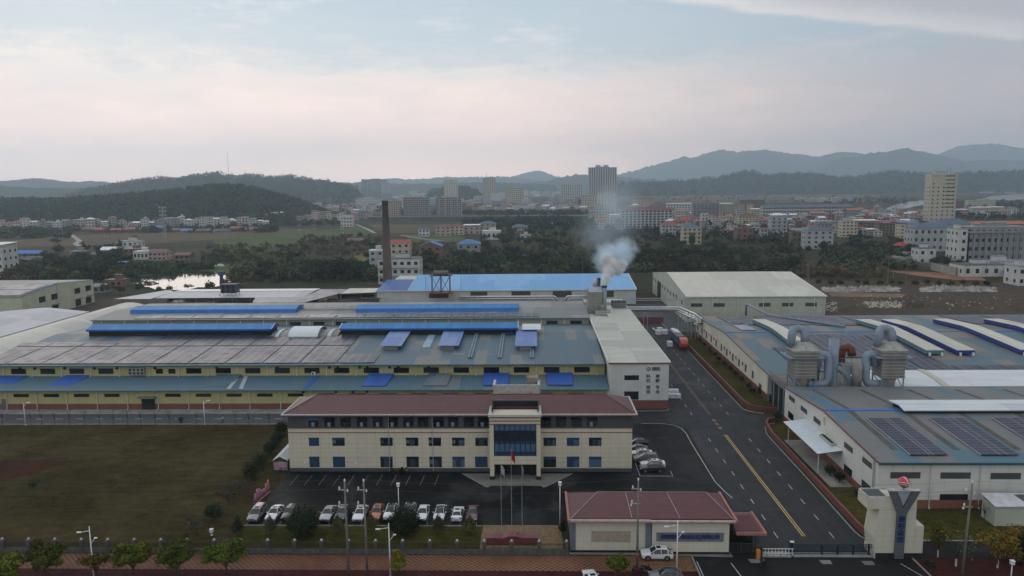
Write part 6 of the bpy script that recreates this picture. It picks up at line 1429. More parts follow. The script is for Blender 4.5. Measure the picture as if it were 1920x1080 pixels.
# ------------------------------------------------------------------ the pedestrian on the factory road
def person(x, y, rz, label):
    J = {'pelvis': (0, 0, .95), 'chest': (0, .02, 1.28), 'neck': (0, .03, 1.47), 'head0': (0, .02, 1.57), 'head': (0, 0, 1.68), 'hipL': (-.1, 0, .9), 'kneeL': (-.11, -.2, .5), 'ankL': (-.11, -.26, .09), 'toeL': (-.11, -.42, .04), 'hipR': (.1, 0, .9), 'kneeR': (.11, .1, .49), 'ankR': (.11, .38, .13), 'toeR': (.11, .3, .03), 'shL': (-.19, .02, 1.4), 'elL': (-.25, .12, 1.12), 'wrL': (-.25, .02, .88), 'haL': (-.25, -.03, .8), 'shR': (.19, .02, 1.4), 'elR': (.25, -.06, 1.12), 'wrR': (.24, -.22, .94), 'haR': (.24, -.28, .9)}
    R_ = {'pelvis': .15, 'chest': .17, 'neck': .065, 'head0': .085, 'head': .1, 'hipL': .1, 'kneeL': .065, 'ankL': .045, 'toeL': .04, 'hipR': .1, 'kneeR': .065, 'ankR': .045, 'toeR': .04, 'shL': .075, 'elL': .05, 'wrL': .035, 'haL': .04, 'shR': .075, 'elR': .05, 'wrR': .035, 'haR': .04}
    E_ = [('pelvis', 'chest'), ('chest', 'neck'), ('neck', 'head0'), ('head0', 'head')]
    for s in 'LR': E_ += [('pelvis', 'hip'+s), ('hip'+s, 'knee'+s), ('knee'+s, 'ank'+s), ('ank'+s, 'toe'+s), ('chest', 'sh'+s), ('sh'+s, 'el'+s), ('el'+s, 'wr'+s), ('wr'+s, 'ha'+s)]
    ks = list(J); me = bpy.data.meshes.new('person'); me.from_pydata([J[k] for k in ks], [(ks.index(a), ks.index(c)) for a, c in E_], [])
    o = link(bpy.data.objects.new('person', me)); mo = o.modifiers.new('skin', 'SKIN'); sv = me.skin_vertices[0].data
    for i, k in enumerate(ks): sv[i].radius = (R_[k], R_[k]*.85)
    sv[0].use_root = True
    s2_ = o.modifiers.new('sub', 'SUBSURF'); s2_.levels = 1; s2_.render_levels = 1
    mt = NT('clothes'); X_, Y_, Z_ = mt.xyz(); c = mt.mix(mt.math('GREATER_THAN', Z_, .97), (.02, .022, .028), (.45, .46, .5)); c = mt.mix(mt.math('GREATER_THAN', Z_, 1.49), c, (.30, .19, .14)); me.materials.append(mt.out(c, .8))
    dg = bpy.context.evaluated_depsgraph_get(); m2 = bpy.data.meshes.new_from_object(o.evaluated_get(dg)); o.modifiers.clear(); o.data = m2
    m2.polygons.foreach_set('use_smooth', [True]*len(m2.polygons))
    o.location = (x, y, .06); o.rotation_euler = (0, 0, rz); tag(o, label, 'person')
    MB().ball((0, .025, 1.73), .115, 10, 8).build('hair', DARK, o, True, True)
x, y = G(418, 793.5); person(x, y, -1.3, 'person in a white top and dark trousers walking along the factory road')
# ------------------------------------------------------------------ leaves and trees
def foliage(name, a, b, c=None, scale=.5):
    m = NT(name); n = m.noise(scale, 4, .6); oi = m.n('ShaderNodeObjectInfo')
    col = m.mix(m.ramp(n, .35, .65), a, b)
    if c: col = m.mix(m.ramp(m.noise(scale*1.7, 3, .6, stretch=(1, 1, .7)), .5, .62), col, c)
    big = m.ramp(m.noise(scale*.09, 4, .6), .32, .68, .6, 1.45); hv = m.n('ShaderNodeHueSaturation'); m.put(hv.inputs['Value'], m.math('MULTIPLY', big, m.math('ADD', .6, m.math('MULTIPLY', oi.outputs['Random'], .85))))
    m.put(hv.inputs['Hue'], m.math('ADD', .48, m.math('MULTIPLY', m.math('FRACT', m.math('MULTIPLY', oi.outputs['Random'], 7.3)), .035)))
    m.put(hv.inputs['Color'], col); return m.out(hv.outputs[0], .75, 0, .15)
LF_DK = foliage('leaves_dark', (.013, .024, .012), (.028, .042, .017))
LF_MID = foliage('leaves_mid', (.022, .034, .014), (.05, .062, .022))
LF_OL = foliage('leaves_olive', (.042, .046, .018), (.08, .076, .028))
LF_BR = foliage('leaves_brown', (.058, .042, .024), (.09, .066, .036))
LF_ST = foliage('leaves_street', (.048, .07, .008), (.10, .125, .016), (.13, .125, .016))
LF_YE = foliage('leaves_yellow', (.10, .10, .012), (.18, .125, .012), (.055, .07, .012))
LF_OR = foliage('leaves_orange', (.14, .065, .012), (.16, .10, .014), (.06, .06, .014))
LF_GL = foliage('leaves_grey', (.05, .055, .04), (.08, .08, .055))
BARK = K('bark', (.06, .048, .038), .9, .25, 2)
BARKW = K('bark_limewash', (.42, .42, .40), .9, .1, 2)
def crown_np(n, blobs, leaf, rng, shell=.55):
    """n leaf cards spread through ellipsoids (cx, cy, cz, rx, ry, rz); denser towards the skin"""
    bl = np.array(blobs); vol = bl[:, 3]*bl[:, 4]*bl[:, 5]; idx = rng.choice(len(bl), n, p=vol/vol.sum()); B = bl[idx]
    d = rng.normal(size=(n, 3)); d /= np.linalg.norm(d, axis=1, keepdims=True); r = (shell+(1-shell)*rng.random(n))**.8
    r *= 1+.16*rng.normal(size=n)
    P = B[:, :3]+d*B[:, 3:]*r[:, None]
    nrm = d+rng.normal(size=(n, 3))*.55; nrm /= np.linalg.norm(nrm, axis=1, keepdims=True)
    up = rng.normal(size=(n, 3)); t = np.cross(nrm, up); t /= np.linalg.norm(t, axis=1, keepdims=True); s = np.cross(nrm, t)
    L = leaf*(.6+.8*rng.random(n))[:, None]; t = t*L; s = s*L*.62
    return np.stack([P-t, P-s*.9+t*.1, P+t, P+s*.9+t*.1], 1).reshape(-1, 3)
def quads_mesh(name, V, mats, mi=None, extra=None):
    """V: 4 vertices per leaf; extra: MB with wood appended as the last material"""
    me = bpy.data.meshes.new(name); nq = len(V)//4
    vs = V; loops = np.arange(nq*4); starts = np.arange(nq)*4; tot = np.full(nq, 4); mat = np.zeros(nq, int) if mi is None else np.asarray(mi)
    if extra is not None and extra.v:
        ev = np.array(extra.v); fl = [i+len(V) for f in extra.f for i in f]; ft = np.array([len(f) for f in extra.f]); fs = np.concatenate([[0], np.cumsum(ft)[:-1]])+len(loops)
        vs = np.vstack([V, ev]); loops = np.concatenate([loops, fl]); starts = np.concatenate([starts, fs]); tot = np.concatenate([tot, ft]); mat = np.concatenate([mat, np.full(len(ft), len(mats)-1)])
    me.vertices.add(len(vs)); me.vertices.foreach_set('co', vs.astype(np.float32).ravel())
    me.loops.add(len(loops)); me.loops.foreach_set('vertex_index', loops.astype(np.int32))
    me.polygons.add(len(starts)); me.polygons.foreach_set('loop_start', starts.astype(np.int32)); me.polygons.foreach_set('loop_total', tot.astype(np.int32))
    for m in mats: me.materials.append(m)
    me.polygons.foreach_set('material_index', mat.astype(np.int32)); me.update(calc_edges=True); return me
def wood(h, cb, spread, rng, r=.12, n=6, bare=False):
    b = MB(); b.tube([(0, 0, 0), (.04*h*rng.normal()*.3, 0, h*.35), (0, .02*h, cb+(h-cb)*.5)], [r, r*.75, r*.3], 7)
    for k in range(n):
        a = 6.28*k/n+rng.random(); z = cb*(.75+.5*rng.random()); l = spread*(.6+.5*rng.random()); e = (l*math.cos(a), l*math.sin(a), z+(h-z)*(.45+.5*rng.random()))
        mid = (e[0]*.45, e[1]*.45, z+(e[2]-z)*.55); b.tube([(0, 0, z*.92), mid, e], [r*.45, r*.3, r*.1], 5)
        if bare:
            for q in range(4):
                s = .3+.7*rng.random(); p = [mid[i]+(e[i]-mid[i])*s for i in range(3)]; b.tube([p, (p[0]+rng.normal()*spread*.3, p[1]+rng.normal()*spread*.3, p[2]+(h-cb)*.3*rng.random())], [r*.16, r*.05], 3)
    return b
def blobs_of(kind, h, w, rng):
    if kind == 'round': return [(0, 0, h-w*.48, w*.5, w*.5, w*.48)]+[(w*.3*math.cos(a), w*.3*math.sin(a), h-w*(.4+.2*rng.random()), w*.26, w*.26, w*.24) for a in rng.random(7)*6.28]
    if kind == 'cone': return [(0, 0, h*(.32+.6*k/6), w*.5*(1-k/6.5), w*.5*(1-k/6.5), h*.11) for k in range(6)]
    if kind == 'tall': return [(rng.normal()*w*.08, rng.normal()*w*.08, h*(.35+.55*k/6), w*(.42-.05*abs(k-2)), w*(.42-.05*abs(k-2)), h*.13) for k in range(7)]
    if kind == 'street': return [(0, 0, h*.66, w*.2, w*.2, h*.2)]+[(w*(.16+.2*rng.random())*math.cos(a), w*(.16+.2*rng.random())*math.sin(a), h*(.48+.36*rng.random()), w*(.12+.08*rng.random()), w*(.12+.08*rng.random()), h*(.06+.06*rng.random())) for a in rng.random(19)*6.28]
    if kind == 'full': return [(0, 0, h*.64, w*.38, w*.38, h*.27)]+[(w*.33*math.cos(a), w*.33*math.sin(a), h*(.5+.3*rng.random()), w*.2, w*.2, h*.13) for a in rng.random(9)*6.28]
    return [(w*.32*rng.normal()*.8, w*.32*rng.normal()*.8, h*(.48+.36*rng.random()), w*(.2+.1*rng.random()), w*(.2+.1*rng.random()), h*(.11+.07*rng.random())) for k in range(13)]
TP = {}
def near_tree(key, u, v, label, leaves, kind, h, w, n, leaf, cb=None, group=None, lime=False, bare=False, name='tree', at=None, rz=None, r=.11, shell=.5):
    x, y = at or G(u, v); rng = np.random.default_rng(abs(hash(key)) % 1000 if not isinstance(key, int) else key)
    t = thing(name, label, 'shrub' if name == 'shrub' else 'tree', (x, y, .03), rng.random()*6.28 if rz is None else rz, group)
    if key in TP:
        for k in TP[key]: dup(k, t, (0, 0, 0), 0)
        return t
    cb = cb if cb is not None else h*.4; out = []
    wd = wood(h*.93, cb, w*.42, rng, r, 7, bare)
    tm = wd.build('trunk', BARK, t, True, True); out.append(tm)
    if lime: q = MB(); q.lathe(0, 0, [(r*1.25, 0), (r*1.2, 1.1)], 8, 0, False); q.build('lime_band', BARKW, tm, True, True)
    if n:
        bl = blobs_of(kind, h, w, rng); V = crown_np(n, bl, leaf, rng, shell); V[:, 2] = np.maximum(V[:, 2], .12)
        out.append(link(bpy.data.objects.new('crown', quads_mesh('crown', V, [leaves])), t))
    TP[key] = out; return t
# street trees along the sidewalk
for i, (u, v, l) in enumerate(((12, 1110, 'green street tree cut off at the lower left corner'), (88, 1088, 'olive green street tree, first whole one from the left edge'), (252, 1090, 'olive green street tree right of the first street lamp'), (332, 1088, 'olive green street tree in the middle of the left group'), (425, 1084, 'rounded olive green street tree nearest the parked cars'))):
    near_tree(11+i % 3, u, v, l, LF_ST, 'street', 6.0, 5.9, 5200, .17, 1.7, 'street trees on the sidewalk', rz=i*1.3)
near_tree(21, 182, 1090, 'small golden leaved street tree behind the first street lamp', LF_YE, 'loose', 4.4, 3.0, 1500, .17, 1.4, 'street trees on the sidewalk')
near_tree(22, 748, 1080, 'slim tree with a golden top beside the middle street lamp', LF_YE, 'tall', 4.0, 2.6, 1500, .16, .7, 'street trees on the sidewalk')
near_tree(23, 1159, 1090, 'yellow green street tree left of the gatehouse car', LF_ST, 'full', 4.0, 3.2, 1900, .16, 1.0, 'street trees on the sidewalk')
near_tree(31, 570, 1004, 'large round dark tree on the lawn, left of the power poles', LF_DK, 'round', 4.45, 4.5, 5200, .15, 1.0, 'round trees on the lawn', shell=.75)
near_tree(31, 760, 1003, 'large round dark tree on the lawn, right of the power poles', LF_DK, 'round', 4.45, 4.5, 5200, .15, 1.0, 'round trees on the lawn')
for u, v, l in ((447, 1006, 'sparse young conifer on the lawn in front of the champagne people carrier'), (507, 1005, 'young conifer in front of the white sedan next to the people carrier'), (634, 1004, 'young conifer in front of the dark car between tree and pole'), (697, 1001, 'young conifer in front of the orange car'), (823, 1003, 'young conifer in front of the white glass roofed car'), (881, 1003, 'young conifer in front of the dark red car')):
    near_tree(41 if u < 600 else 42, u, v, l, LF_OL if u > 600 else LF_GL, 'cone', 3.9, 2.3, 1100, .13, .8, 'young conifers on the lawn', r=.05, rz=u)
for u, v, l, s, k in ((402, 975, 'round dark little tree standing alone on the meadow', 0, 51), (370, 1003, 'sparse grey green tree near the fence on the meadow', 1, 52), (430, 948, 'thin sparse tree above the round dark one on the meadow', 1, 53), (450, 925, 'sparse small tree on the slope left of the car park', 1, 53), (472, 898, 'dark shrub below the white tent', 0, 54), (490, 878, 'dark shrub left of the white tent', 0, 54), (506, 853, 'dark bush beside the red tent', 0, 55), (519, 835, 'dark bush at the upper left corner of the office', 0, 55), (529, 815, 'dark tree at the back left corner of the office', 0, 54)):
    near_tree(k, u, v, l, LF_GL if s else LF_DK, 'round' if not s else 'loose', 2.9 if k != 54 else 3.3, 2.7 if k != 54 else 3.3, 420 if s else 1500, .13, .8, 'small trees left of the office', r=.06)
near_tree(61, 1758, 1045, 'slender yellow tree right of the gate pylon', LF_YE, 'tall', 5.6, 3.0, 900, .17, 1.0, lime=True, r=.08)
near_tree(62, 1792, 1062, 'bare branched tree with a limewashed trunk by the power pole', LF_YE, 'loose', 6.0, 4.6, 130, .14, 1.4, lime=True, bare=True, r=.11)
near_tree(63, 1870, 1065, 'orange leaved autumn tree with a limewashed trunk', LF_OR, 'loose', 5.4, 4.8, 2300, .17, 1.5, lime=True, r=.1)
near_tree(64, 1912, 1052, 'dense dark green bush at the right edge beside the orange tree', LF_DK, 'round', 4.6, 5.0, 3600, .15, .6, name='shrub')
near_tree(65, 1845, 975, 'bare young tree with a few yellow leaves before the small shed', LF_YE, 'loose', 3.2, 2.4, 70, .13, 1.0, bare=True, r=.05)
for u, v, l in ((1612, 938, 'round dark bush on the verge behind the gate pylon'), (1556, 893, 'small tree in the paved bay under the canopy edge'), (1574, 905, 'low bush beside the paved bay'), (1458, 790, 'small bush behind the corner of the near road wall')):
    near_tree(66, u, v, l, LF_DK, 'round', 2.3, 2.0, 700, .13, .5, 'bushes on the verge', name='shrub')
for k, (x, y) in enumerate(((55.5, 181), (55.6, 186), (55.5, 192), (55.4, 198), (55.6, 203), (55.5, 209), (55.4, 215), (55.6, 221), (55.5, 228), (55.4, 235), (55.5, 242))):
    near_tree(67, 0, 0, 'thin dark shrub in the row at the foot of the slogan wall', LF_DK, 'loose', 2.2, 1.6, 240, .14, .6, 'shrubs along the slogan wall', at=(x, y), name='shrub', r=.04, rz=k)
for k, u in enumerate((5, 58, 79, 103, 131, 160, 187, 213, 239, 264, 292, 318, 369, 442, 467, 505)):
    near_tree(68+k % 2, u, 797, 'bare young roadside tree between meadow and factory road', LF_BR, 'loose', 5.2+.3*(k % 3), 2.6, 0, .1, 1.6, 'bare young trees along the factory road', bare=True, r=.045, rz=k*.9)
near_tree(70, 340, 793, 'small leafy bush beside the factory road', LF_MID, 'round', 1.6, 1.5, 300, .12, .3, name='shrub'); near_tree(71, 63, 912, 'green bush on the red bare earth', LF_DK, 'round', 1.3, 1.6, 300, .12, .3, name='shrub')
near_tree(72, 1055, 1005, 'slim shrub at the corner of the flag court', LF_DK, 'tall', 2.6, 1.6, 700, .13, .4, name='shrub')
# fallen leaves on the sidewalk and grass tufts: nobody could count them
rng = np.random.default_rng(5)
n = 2600; P = np.stack([rng.uniform(13, 22.2, n), 95.4+rng.random(n)*4.0, np.full(n, .045)], 1)
a = rng.random(n)*6.28; s = .05+.06*rng.random(n); T = np.stack([np.cos(a)*s, np.sin(a)*s, rng.normal(size=n)*.01], 1); S_ = np.stack([-np.sin(a)*s*.7, np.cos(a)*s*.7, np.zeros(n)], 1)
struct(link(bpy.data.objects.new('fallen_leaves', quads_mesh('fallen_leaves', np.stack([P-T, P-S_, P+T, P+S_], 1).reshape(-1, 3), [K('leaf_litter', (.19, .11, .05), .9, .5, 8)]))), 'stuff')
def tufts(name, n, x0, x1, y0, y1, z, h, m, seed, keep=None):
    rng = np.random.default_rng(seed); X = rng.uniform(x0, x1, n); Y = rng.uniform(y0, y1, n)
    c = np.sin(X*.31+1.7*np.sin(Y*.23))+np.sin(Y*.42+X*.11)+rng.normal(size=n)*.6; k = c > -.2
    if keep is not None: k &= keep(X, Y)
    X, Y = X[k], Y[k]; n = len(X); a = rng.random(n)*6.28; w = .10+.10*rng.random(n); hh = h*(.4+rng.random(n)); Z = np.full(n, z)
    T = np.stack([np.cos(a)*w, np.sin(a)*w, np.zeros(n)], 1); U = np.stack([-np.sin(a)*hh*1.6, np.cos(a)*hh*1.6, hh*.45], 1); P = np.stack([X, Y, Z+.015], 1)
    struct(link(bpy.data.objects.new(name, quads_mesh(name, np.stack([P-T, P+T, P+T*.35+U, P-T*.5+U*.8], 1).reshape(-1, 3), [m]))), 'stuff')
tufts('meadow_grass', 26000, -150, -46.5, 101, 158, .02, .16, GRASS_DRY, 1, lambda X, Y: ~((X < -93) & (Y > 124) & (Y < 138)) & (X < -46.6-.18*np.maximum(Y-131, 0)))
tufts('lawn_grass', 5000, -46.2, -8.5, 100.5, 108.3, .05, .16, GRASS_GREEN, 2); tufts('verge_grass', 4000, 51, 57, 171.5, 251, .1, .22, GRASS_GREEN, 3); tufts('verge_grass', 3000, 57, 120, 104.8, 114, .04, .25, GRASS_GREEN, 4)

# ------------------------------------------------------------------ trees of the middle distance
def wood_proto(kind, h, w, n, leaf, lm, seed, shell=.5):
    rng = np.random.default_rng(seed); V = crown_np(n, blobs_of(kind, h, w, rng), leaf, rng, shell); V[:, 2] = np.maximum(V[:, 2], .3)
    b = MB(); b.bar((0, 0, 0), (0, 0, h*.6), h*.025, 6, 0, h*.012)
    for k in range(4): aa = k*1.6+seed; b.bar((0, 0, h*.35), (w*.3*math.cos(aa), w*.3*math.sin(aa), h*.7), h*.012, 4, 0, h*.004)
    return quads_mesh('tree', V, [lm, BARK], None, b), V
PR = []
for k, (kind, h, w, lm) in enumerate((('loose', 8, 7.5, LF_DK), ('loose', 9, 7, LF_MID), ('round', 7.5, 7.5, LF_DK), ('loose', 7, 7.5, LF_OL), ('loose', 7.5, 6.5, LF_BR), ('tall', 9.5, 5, LF_MID), ('loose', 5, 6, LF_OL), ('round', 4.2, 5.5, LF_MID))): PR.append(wood_proto(kind, h, w, 620, .46, lm, 100+k))
random.seed(11)
BELTS = [   # (u0, u1, v at u0 top, v at u1 top, v bottom, count, weights, zone, scale)
 (20, 240, 505, 500, 528, 34, (4,2,2,6,1,1,2,2), 'wood left of the pond behind the pale workshop', 1.0),
 (90, 240, 470, 468, 500, 22, (6,2,3,2,1,1,1,1), 'trees among the village houses left of the pond', 1.0),
 (490, 720, 500, 492, 530, 34, (7,3,4,2,1,1,1,1), 'dark trees left of the tall chimney', 1.1),
 (395, 560, 470, 465, 500, 26, (2,3,1,5,4,0,4,3), 'scrub and trees on the fields left of the chimney', .7),
 (560, 700, 446, 440, 478, 22, (2,2,1,4,4,0,3,2), 'brownish trees beyond the fields left of the chimney', .8),
 (770, 930, 488, 480, 514, 24, (5,3,3,4,3,2,1,1), 'trees behind the rusty water tank', 1.0),
 (905, 1120, 440, 432, 512, 62, (6,4,4,3,4,3,1,1), 'wood between chimney and smoke', 1.05),
 (1120, 1500, 468, 458, 512, 78, (7,4,4,3,4,2,1,1), 'wood behind the smoke and the cream warehouse', 1.05),
 (1545, 1720, 440, 440, 500, 40, (5,4,3,5,2,1,3,2), 'trees on the knoll around the red pavilion', .95),
]
ntree = 0
BCNT = {}
for bi, (u0, u1, va, vb_, vbot, cnt, wts, zone, sc) in enumerate(BELTS):
    for k in range(cnt):
        s = random.random(); u = u0+(u1-u0)*s; vt_ = va+(vb_-va)*s; v = vt_+(vbot-vt_)*(random.random()**.85)
        x, y = G(u, v); i = random.choices(range(8), wts)[0]
        o = link(bpy.data.objects.new('tree', PR[i][0])); q = sc*random.uniform(.75, 1.25); o.scale = (q*random.uniform(.9, 1.15), q*random.uniform(.9, 1.15), q); o.rotation_euler = (0, 0, random.random()*6.28); o.location = (x, y, 0)
        cl_ = ('dark evergreen', 'mid green', 'round dark', 'olive', 'brownish', 'upright green', 'low olive', 'low rounded')[i]
        tag(o, f'{cl_} tree in the {zone}' if zone.startswith('wood') else f'{cl_} tree of the {zone}', 'tree', zone); ntree += 1
# two big lone trees
for u, v, i, s, l in ((640, 524, 2, 1.9, 'big spreading dark tree standing out before the chimney'), (555, 490, 0, .95, 'lone dark tree at the edge of the green field'), (253, 452, 2, .9, 'umbrella shaped dark tree behind the white village house'), (104, 462, 0, 1.1, 'tall dark tree above the blue roofed village shed'), (1463, 470, 1, 1.0, 'tree against the grey house with the white roof'), (1515, 472, 2, .7, 'dark bush beside the blue roofed house'), (725, 436, 5, .8, 'pale poplar on the stubble field right of the chimney'), (785, 522, 5, 1.1, 'upright tree before the balcony house'), (1797, 512, 1, 1.0, 'palm like tree cluster behind the brick wall'), (1770, 505, 1, 1.0, 'green tree behind the long brick wall'), (1752, 498, 2, .8, 'dark green tree beside the white annex'), (1893, 520, 2, .8, 'dark tree in front of the white sheds at the right edge')):
    x, y = G(u, v); o = link(bpy.data.objects.new('tree', PR[i][0])); o.scale = (s, s, s*.95); o.rotation_euler = (0, 0, u); o.location = (x, y, 0); tag(o, l, 'tree')
for k, u in enumerate((1535, 1558, 1575, 1608, 1624, 1650, 1673, 1688, 1716, 1738, 1760, 1783, 1806, 1830, 1850)):
    x, y = G(u, 532+(u-1535)*.006); o = link(bpy.data.objects.new('shrub', PR[7 if k % 3 else 2][0])); s = .62 if k % 3 else .42; o.scale = (s, s, s*.9); o.rotation_euler = (0, 0, k); o.location = (x, y, 0); tag(o, 'round dark shrub in the row along the edge of the waste ground', 'shrub', 'roadside shrubs at the waste ground')
for u, v, s in ((262, 535, .8), (280, 537, .75), (298, 538, .5), (318, 538, .6), (352, 538, .5), (394, 534, .9), (436, 530, 1.0), (424, 533, .7), (452, 532, .9), (120, 545, .9), (200, 545, .8), (225, 548, .7)):
    x, y = G(u, v+6); o = link(bpy.data.objects.new('shrub', PR[(3, 4, 7, 0)[int(u) % 4]][0])); o.scale = (s, s, s); o.location = (x, y, 0); tag(o, 'shrub on the near bank of the pond', 'shrub', 'shrubs on the near bank of the pond')
def mass(name, pts, faces_per, rad, leaf, lm, seed, squash=.8):
    """many far crowns read as one mass: one object"""
    rng = np.random.default_rng(seed); out = []
    base = [crown_np(faces_per, [(0, 0, .9, 1, 1, squash)], leaf, rng, .6) for _ in range(5)]
    for i, (x, y, z) in enumerate(pts):
        q = rad*(.6+.8*rng.random()); out.append(base[i % 5]*q+np.array([x, y, z]))
    struct(link(bpy.data.objects.new(name, quads_mesh(name, np.vstack(out), [lm]))), 'stuff')
def scatter_px(u0, u1, v0, v1, n, f=None):
    out = []
    for _ in range(n):
        u = random.uniform(u0, u1); v = random.uniform(v0, v1)
        if f and not f(u, v): continue
        x, y = G(u, v); out.append((x, y, 0))
    return out
mass('undergrowth', scatter_px(0, 240, 488, 527, 330)+scatter_px(490, 730, 498, 528, 260)+scatter_px(760, 1500, 470, 512, 900)+scatter_px(1540, 1720, 462, 505, 260), 34, 2.2, .42, LF_MID, 1)
mass('undergrowth', scatter_px(760, 1500, 455, 512, 500)+scatter_px(0, 230, 492, 528, 160)+scatter_px(560, 720, 445, 480, 160)+scatter_px(1480, 1660, 500, 522, 120), 30, 1.9, .42, LF_BR, 2)
mass('scrub', scatter_px(380, 580, 462, 500, 220)+scatter_px(460, 520, 500, 530, 60)+scatter_px(940, 1160, 428, 455, 200), 26, 1.9, .42, LF_OL, 3)
mass('bank_scrub', scatter_px(236, 330, 503, 513, 150)+scatter_px(215, 262, 508, 522, 60)+scatter_px(330, 400, 502.5, 506, 40)+scatter_px(430, 560, 512, 528, 60), 30, 2.4, .4, LF_MID, 8)
mass('hedgerow', scatter_px(0, 130, 432, 447, 260)+scatter_px(130, 520, 427, 437, 330)+scatter_px(520, 640, 414, 424, 120), 22, 3.2, .42, LF_MID, 4)
mass('far_trees', scatter_px(600, 720, 378, 400, 150)+scatter_px(720, 1110, 399.5, 402.5, 280)+scatter_px(870, 1120, 409, 432, 420)+scatter_px(1180, 1700, 362, 380, 170)+scatter_px(1540, 1720, 372, 384, 110)+scatter_px(1790, 1920, 378, 412, 180)+scatter_px(1120, 1480, 425, 458, 200), 20, 4.0, .42, LF_DK, 6)

# ------------------------------------------------------------------ hills
def forest_mat(name, a, b, scale):
    m = NT(name); n = m.noise(scale, 6, .7); c = m.mix(m.ramp(n, .38, .62), a, b); return m.out(c, .95, 0, .05)
F_DK = forest_mat('forest_dark', (.006, .010, .007), (.015, .020, .011), .035); F_FAR = forest_mat('forest_far', (.008, .013, .010), (.018, .024, .016), .012)
def hill(name, crest, Y, depth, m, rough, seed, res=6.0, tree=None, back=None):
    us = [c[0] for c in crest]; n = max(40, int((us[-1]-us[0])*1.0/res*2)); rng = np.random.default_rng(seed)
    U = np.linspace(us[0], us[-1], n); Vv = np.interp(U, us, [c[1] for c in crest])
    top = np.array([QY(u, v, Y) for u, v in zip(U, Vv)]); X, H_ = top[:, 0], np.maximum(top[:, 1], 1.0)
    ph = rng.random(12)*6.28; rows = 15; P = []
    for j in range(rows):
        t = j/(rows-1)*2-1                              # -1 front foot .. 0 crest .. 1 back foot
        prof = np.cos(abs(t)**.85*math.pi/2)**1.15 if j not in (0, rows-1) else -.02
        for i in range(n):
            wob = sum(math.sin(X[i]/(depth*(.16+.11*q))+ph[q]+t*(2.5+q)) for q in range(6))/6
            z = H_[i]*(prof*(1+.22*wob*(abs(t) > .05)))+rough*rng.normal()*(abs(t) < .93)
            P.append((X[i]+depth*.06*wob*t, Y+depth*t*(1+.12*wob), max(z, -2)))
    F = [(j*n+i, j*n+i+1, (j+1)*n+i+1, (j+1)*n+i) for j in range(rows-1) for i in range(n-1)]
    me = bpy.data.meshes.new(name); me.from_pydata(P, [], F); me.materials.append(m); me.polygons.foreach_set('use_smooth', [True]*len(F)); struct(link(bpy.data.objects.new(name, me)))
    if tree:
        cnt, rad, lm, fp = tree; pts = []
        for _ in range(cnt):
            j = rng.integers(0, rows//2+2); i = rng.integers(0, n-1); a, b_ = rng.random(2)
            p = np.array(P[j*n+i])*(1-a)*(1-b_)+np.array(P[j*n+i+1])*a*(1-b_)+np.array(P[min(j+1, rows-1)*n+i])*(1-a)*b_+np.array(P[min(j+1, rows-1)*n+i+1])*a*b_
            pts.append((p[0], p[1], p[2]-rad*.4))
        mass('hill_forest', pts, fp, rad, .42, lm, seed+50)
hill('wooded_hill', [(-120, 384), (-40, 380), (0, 379), (60, 377), (120, 377), (180, 373), (215, 371), (250, 368), (300, 364), (335, 360), (370, 355), (400, 353), (430, 352), (455, 354), (480, 359), (505, 366), (530, 373), (555, 380), (580, 392), (600, 402)], 1330, 240, F_DK, .8, 1, tree=(5200, 5.0, LF_DK, 14))
hill('ridge_hill', [(195, 356), (215, 353), (240, 347), (270, 339), (290, 336), (320, 341), (350, 338), (380, 331), (398, 328), (425, 332), (440, 333), (470, 330), (500, 335), (545, 336), (580, 344), (620, 348), (660, 354)], 2800, 420, F_FAR, 2.2, 2, tree=(2600, 9, LF_DK, 9))
hill('foothills', [(-150, 350), (-60, 352), (0, 349), (60, 352), (130, 354), (180, 351), (250, 353), (300, 356)], 3300, 400, F_FAR, 2, 3)
hill('distant_ridge', [(-150, 342), (-50, 340), (0, 341), (40, 338), (100, 340), (140, 342), (170, 340), (200, 343), (240, 345), (300, 349)], 5000, 600, F_FAR, 4, 4)
hill('distant_ridge', [(600, 346), (640, 343), (690, 341), (735, 344), (780, 345), (850, 344), (930, 343), (1000, 344), (1040, 347)], 5200, 600, F_FAR, 4, 5)
hill('distant_ridge', [(690, 346), (710, 340), (726, 336), (739, 334), (765, 337), (804, 335), (838, 331), (895, 332), (934, 331), (960, 334), (985, 337), (1020, 341)], 8500, 800, F_FAR, 5, 6)
hill('distant_ridge', [(940, 340), (960, 331), (988, 323), (1003, 320), (1018, 321), (1033, 328), (1048, 332), (1065, 338)], 10500, 900, F_FAR, 5, 7)
hill('distant_ridge', [(990, 344), (1023, 340), (1045, 334), (1063, 330), (1087, 327), (1103, 328), (1157, 331), (1193, 334), (1233, 338), (1280, 343)], 6800, 700, F_FAR, 5, 8)
hill('mountain', [(1120, 340), (1160, 328), (1200, 321), (1240, 311), (1275, 299), (1295, 300), (1320, 292), (1345, 284.5), (1375, 289), (1410, 284.5), (1435, 280.5), (1460, 285), (1490, 288), (1535, 294), (1570, 285), (1610, 287), (1660, 300), (1720, 318), (1760, 335)], 10300, 1200, F_FAR, 7, 9)
hill('mountain', [(1480, 332), (1530, 316), (1570, 303), (1620, 292), (1660, 286), (1690, 279), (1730, 285.5), (1770, 296), (1810, 301), (1860, 300), (1920, 303), (1990, 298), (2060, 306)], 9000, 1100, F_FAR, 7, 10)
hill('mountain', [(1700, 300), (1760, 289), (1800, 279), (1845, 272), (1885, 275), (1920, 281), (2000, 276), (2080, 290)], 11700, 1100, F_FAR, 8, 11)
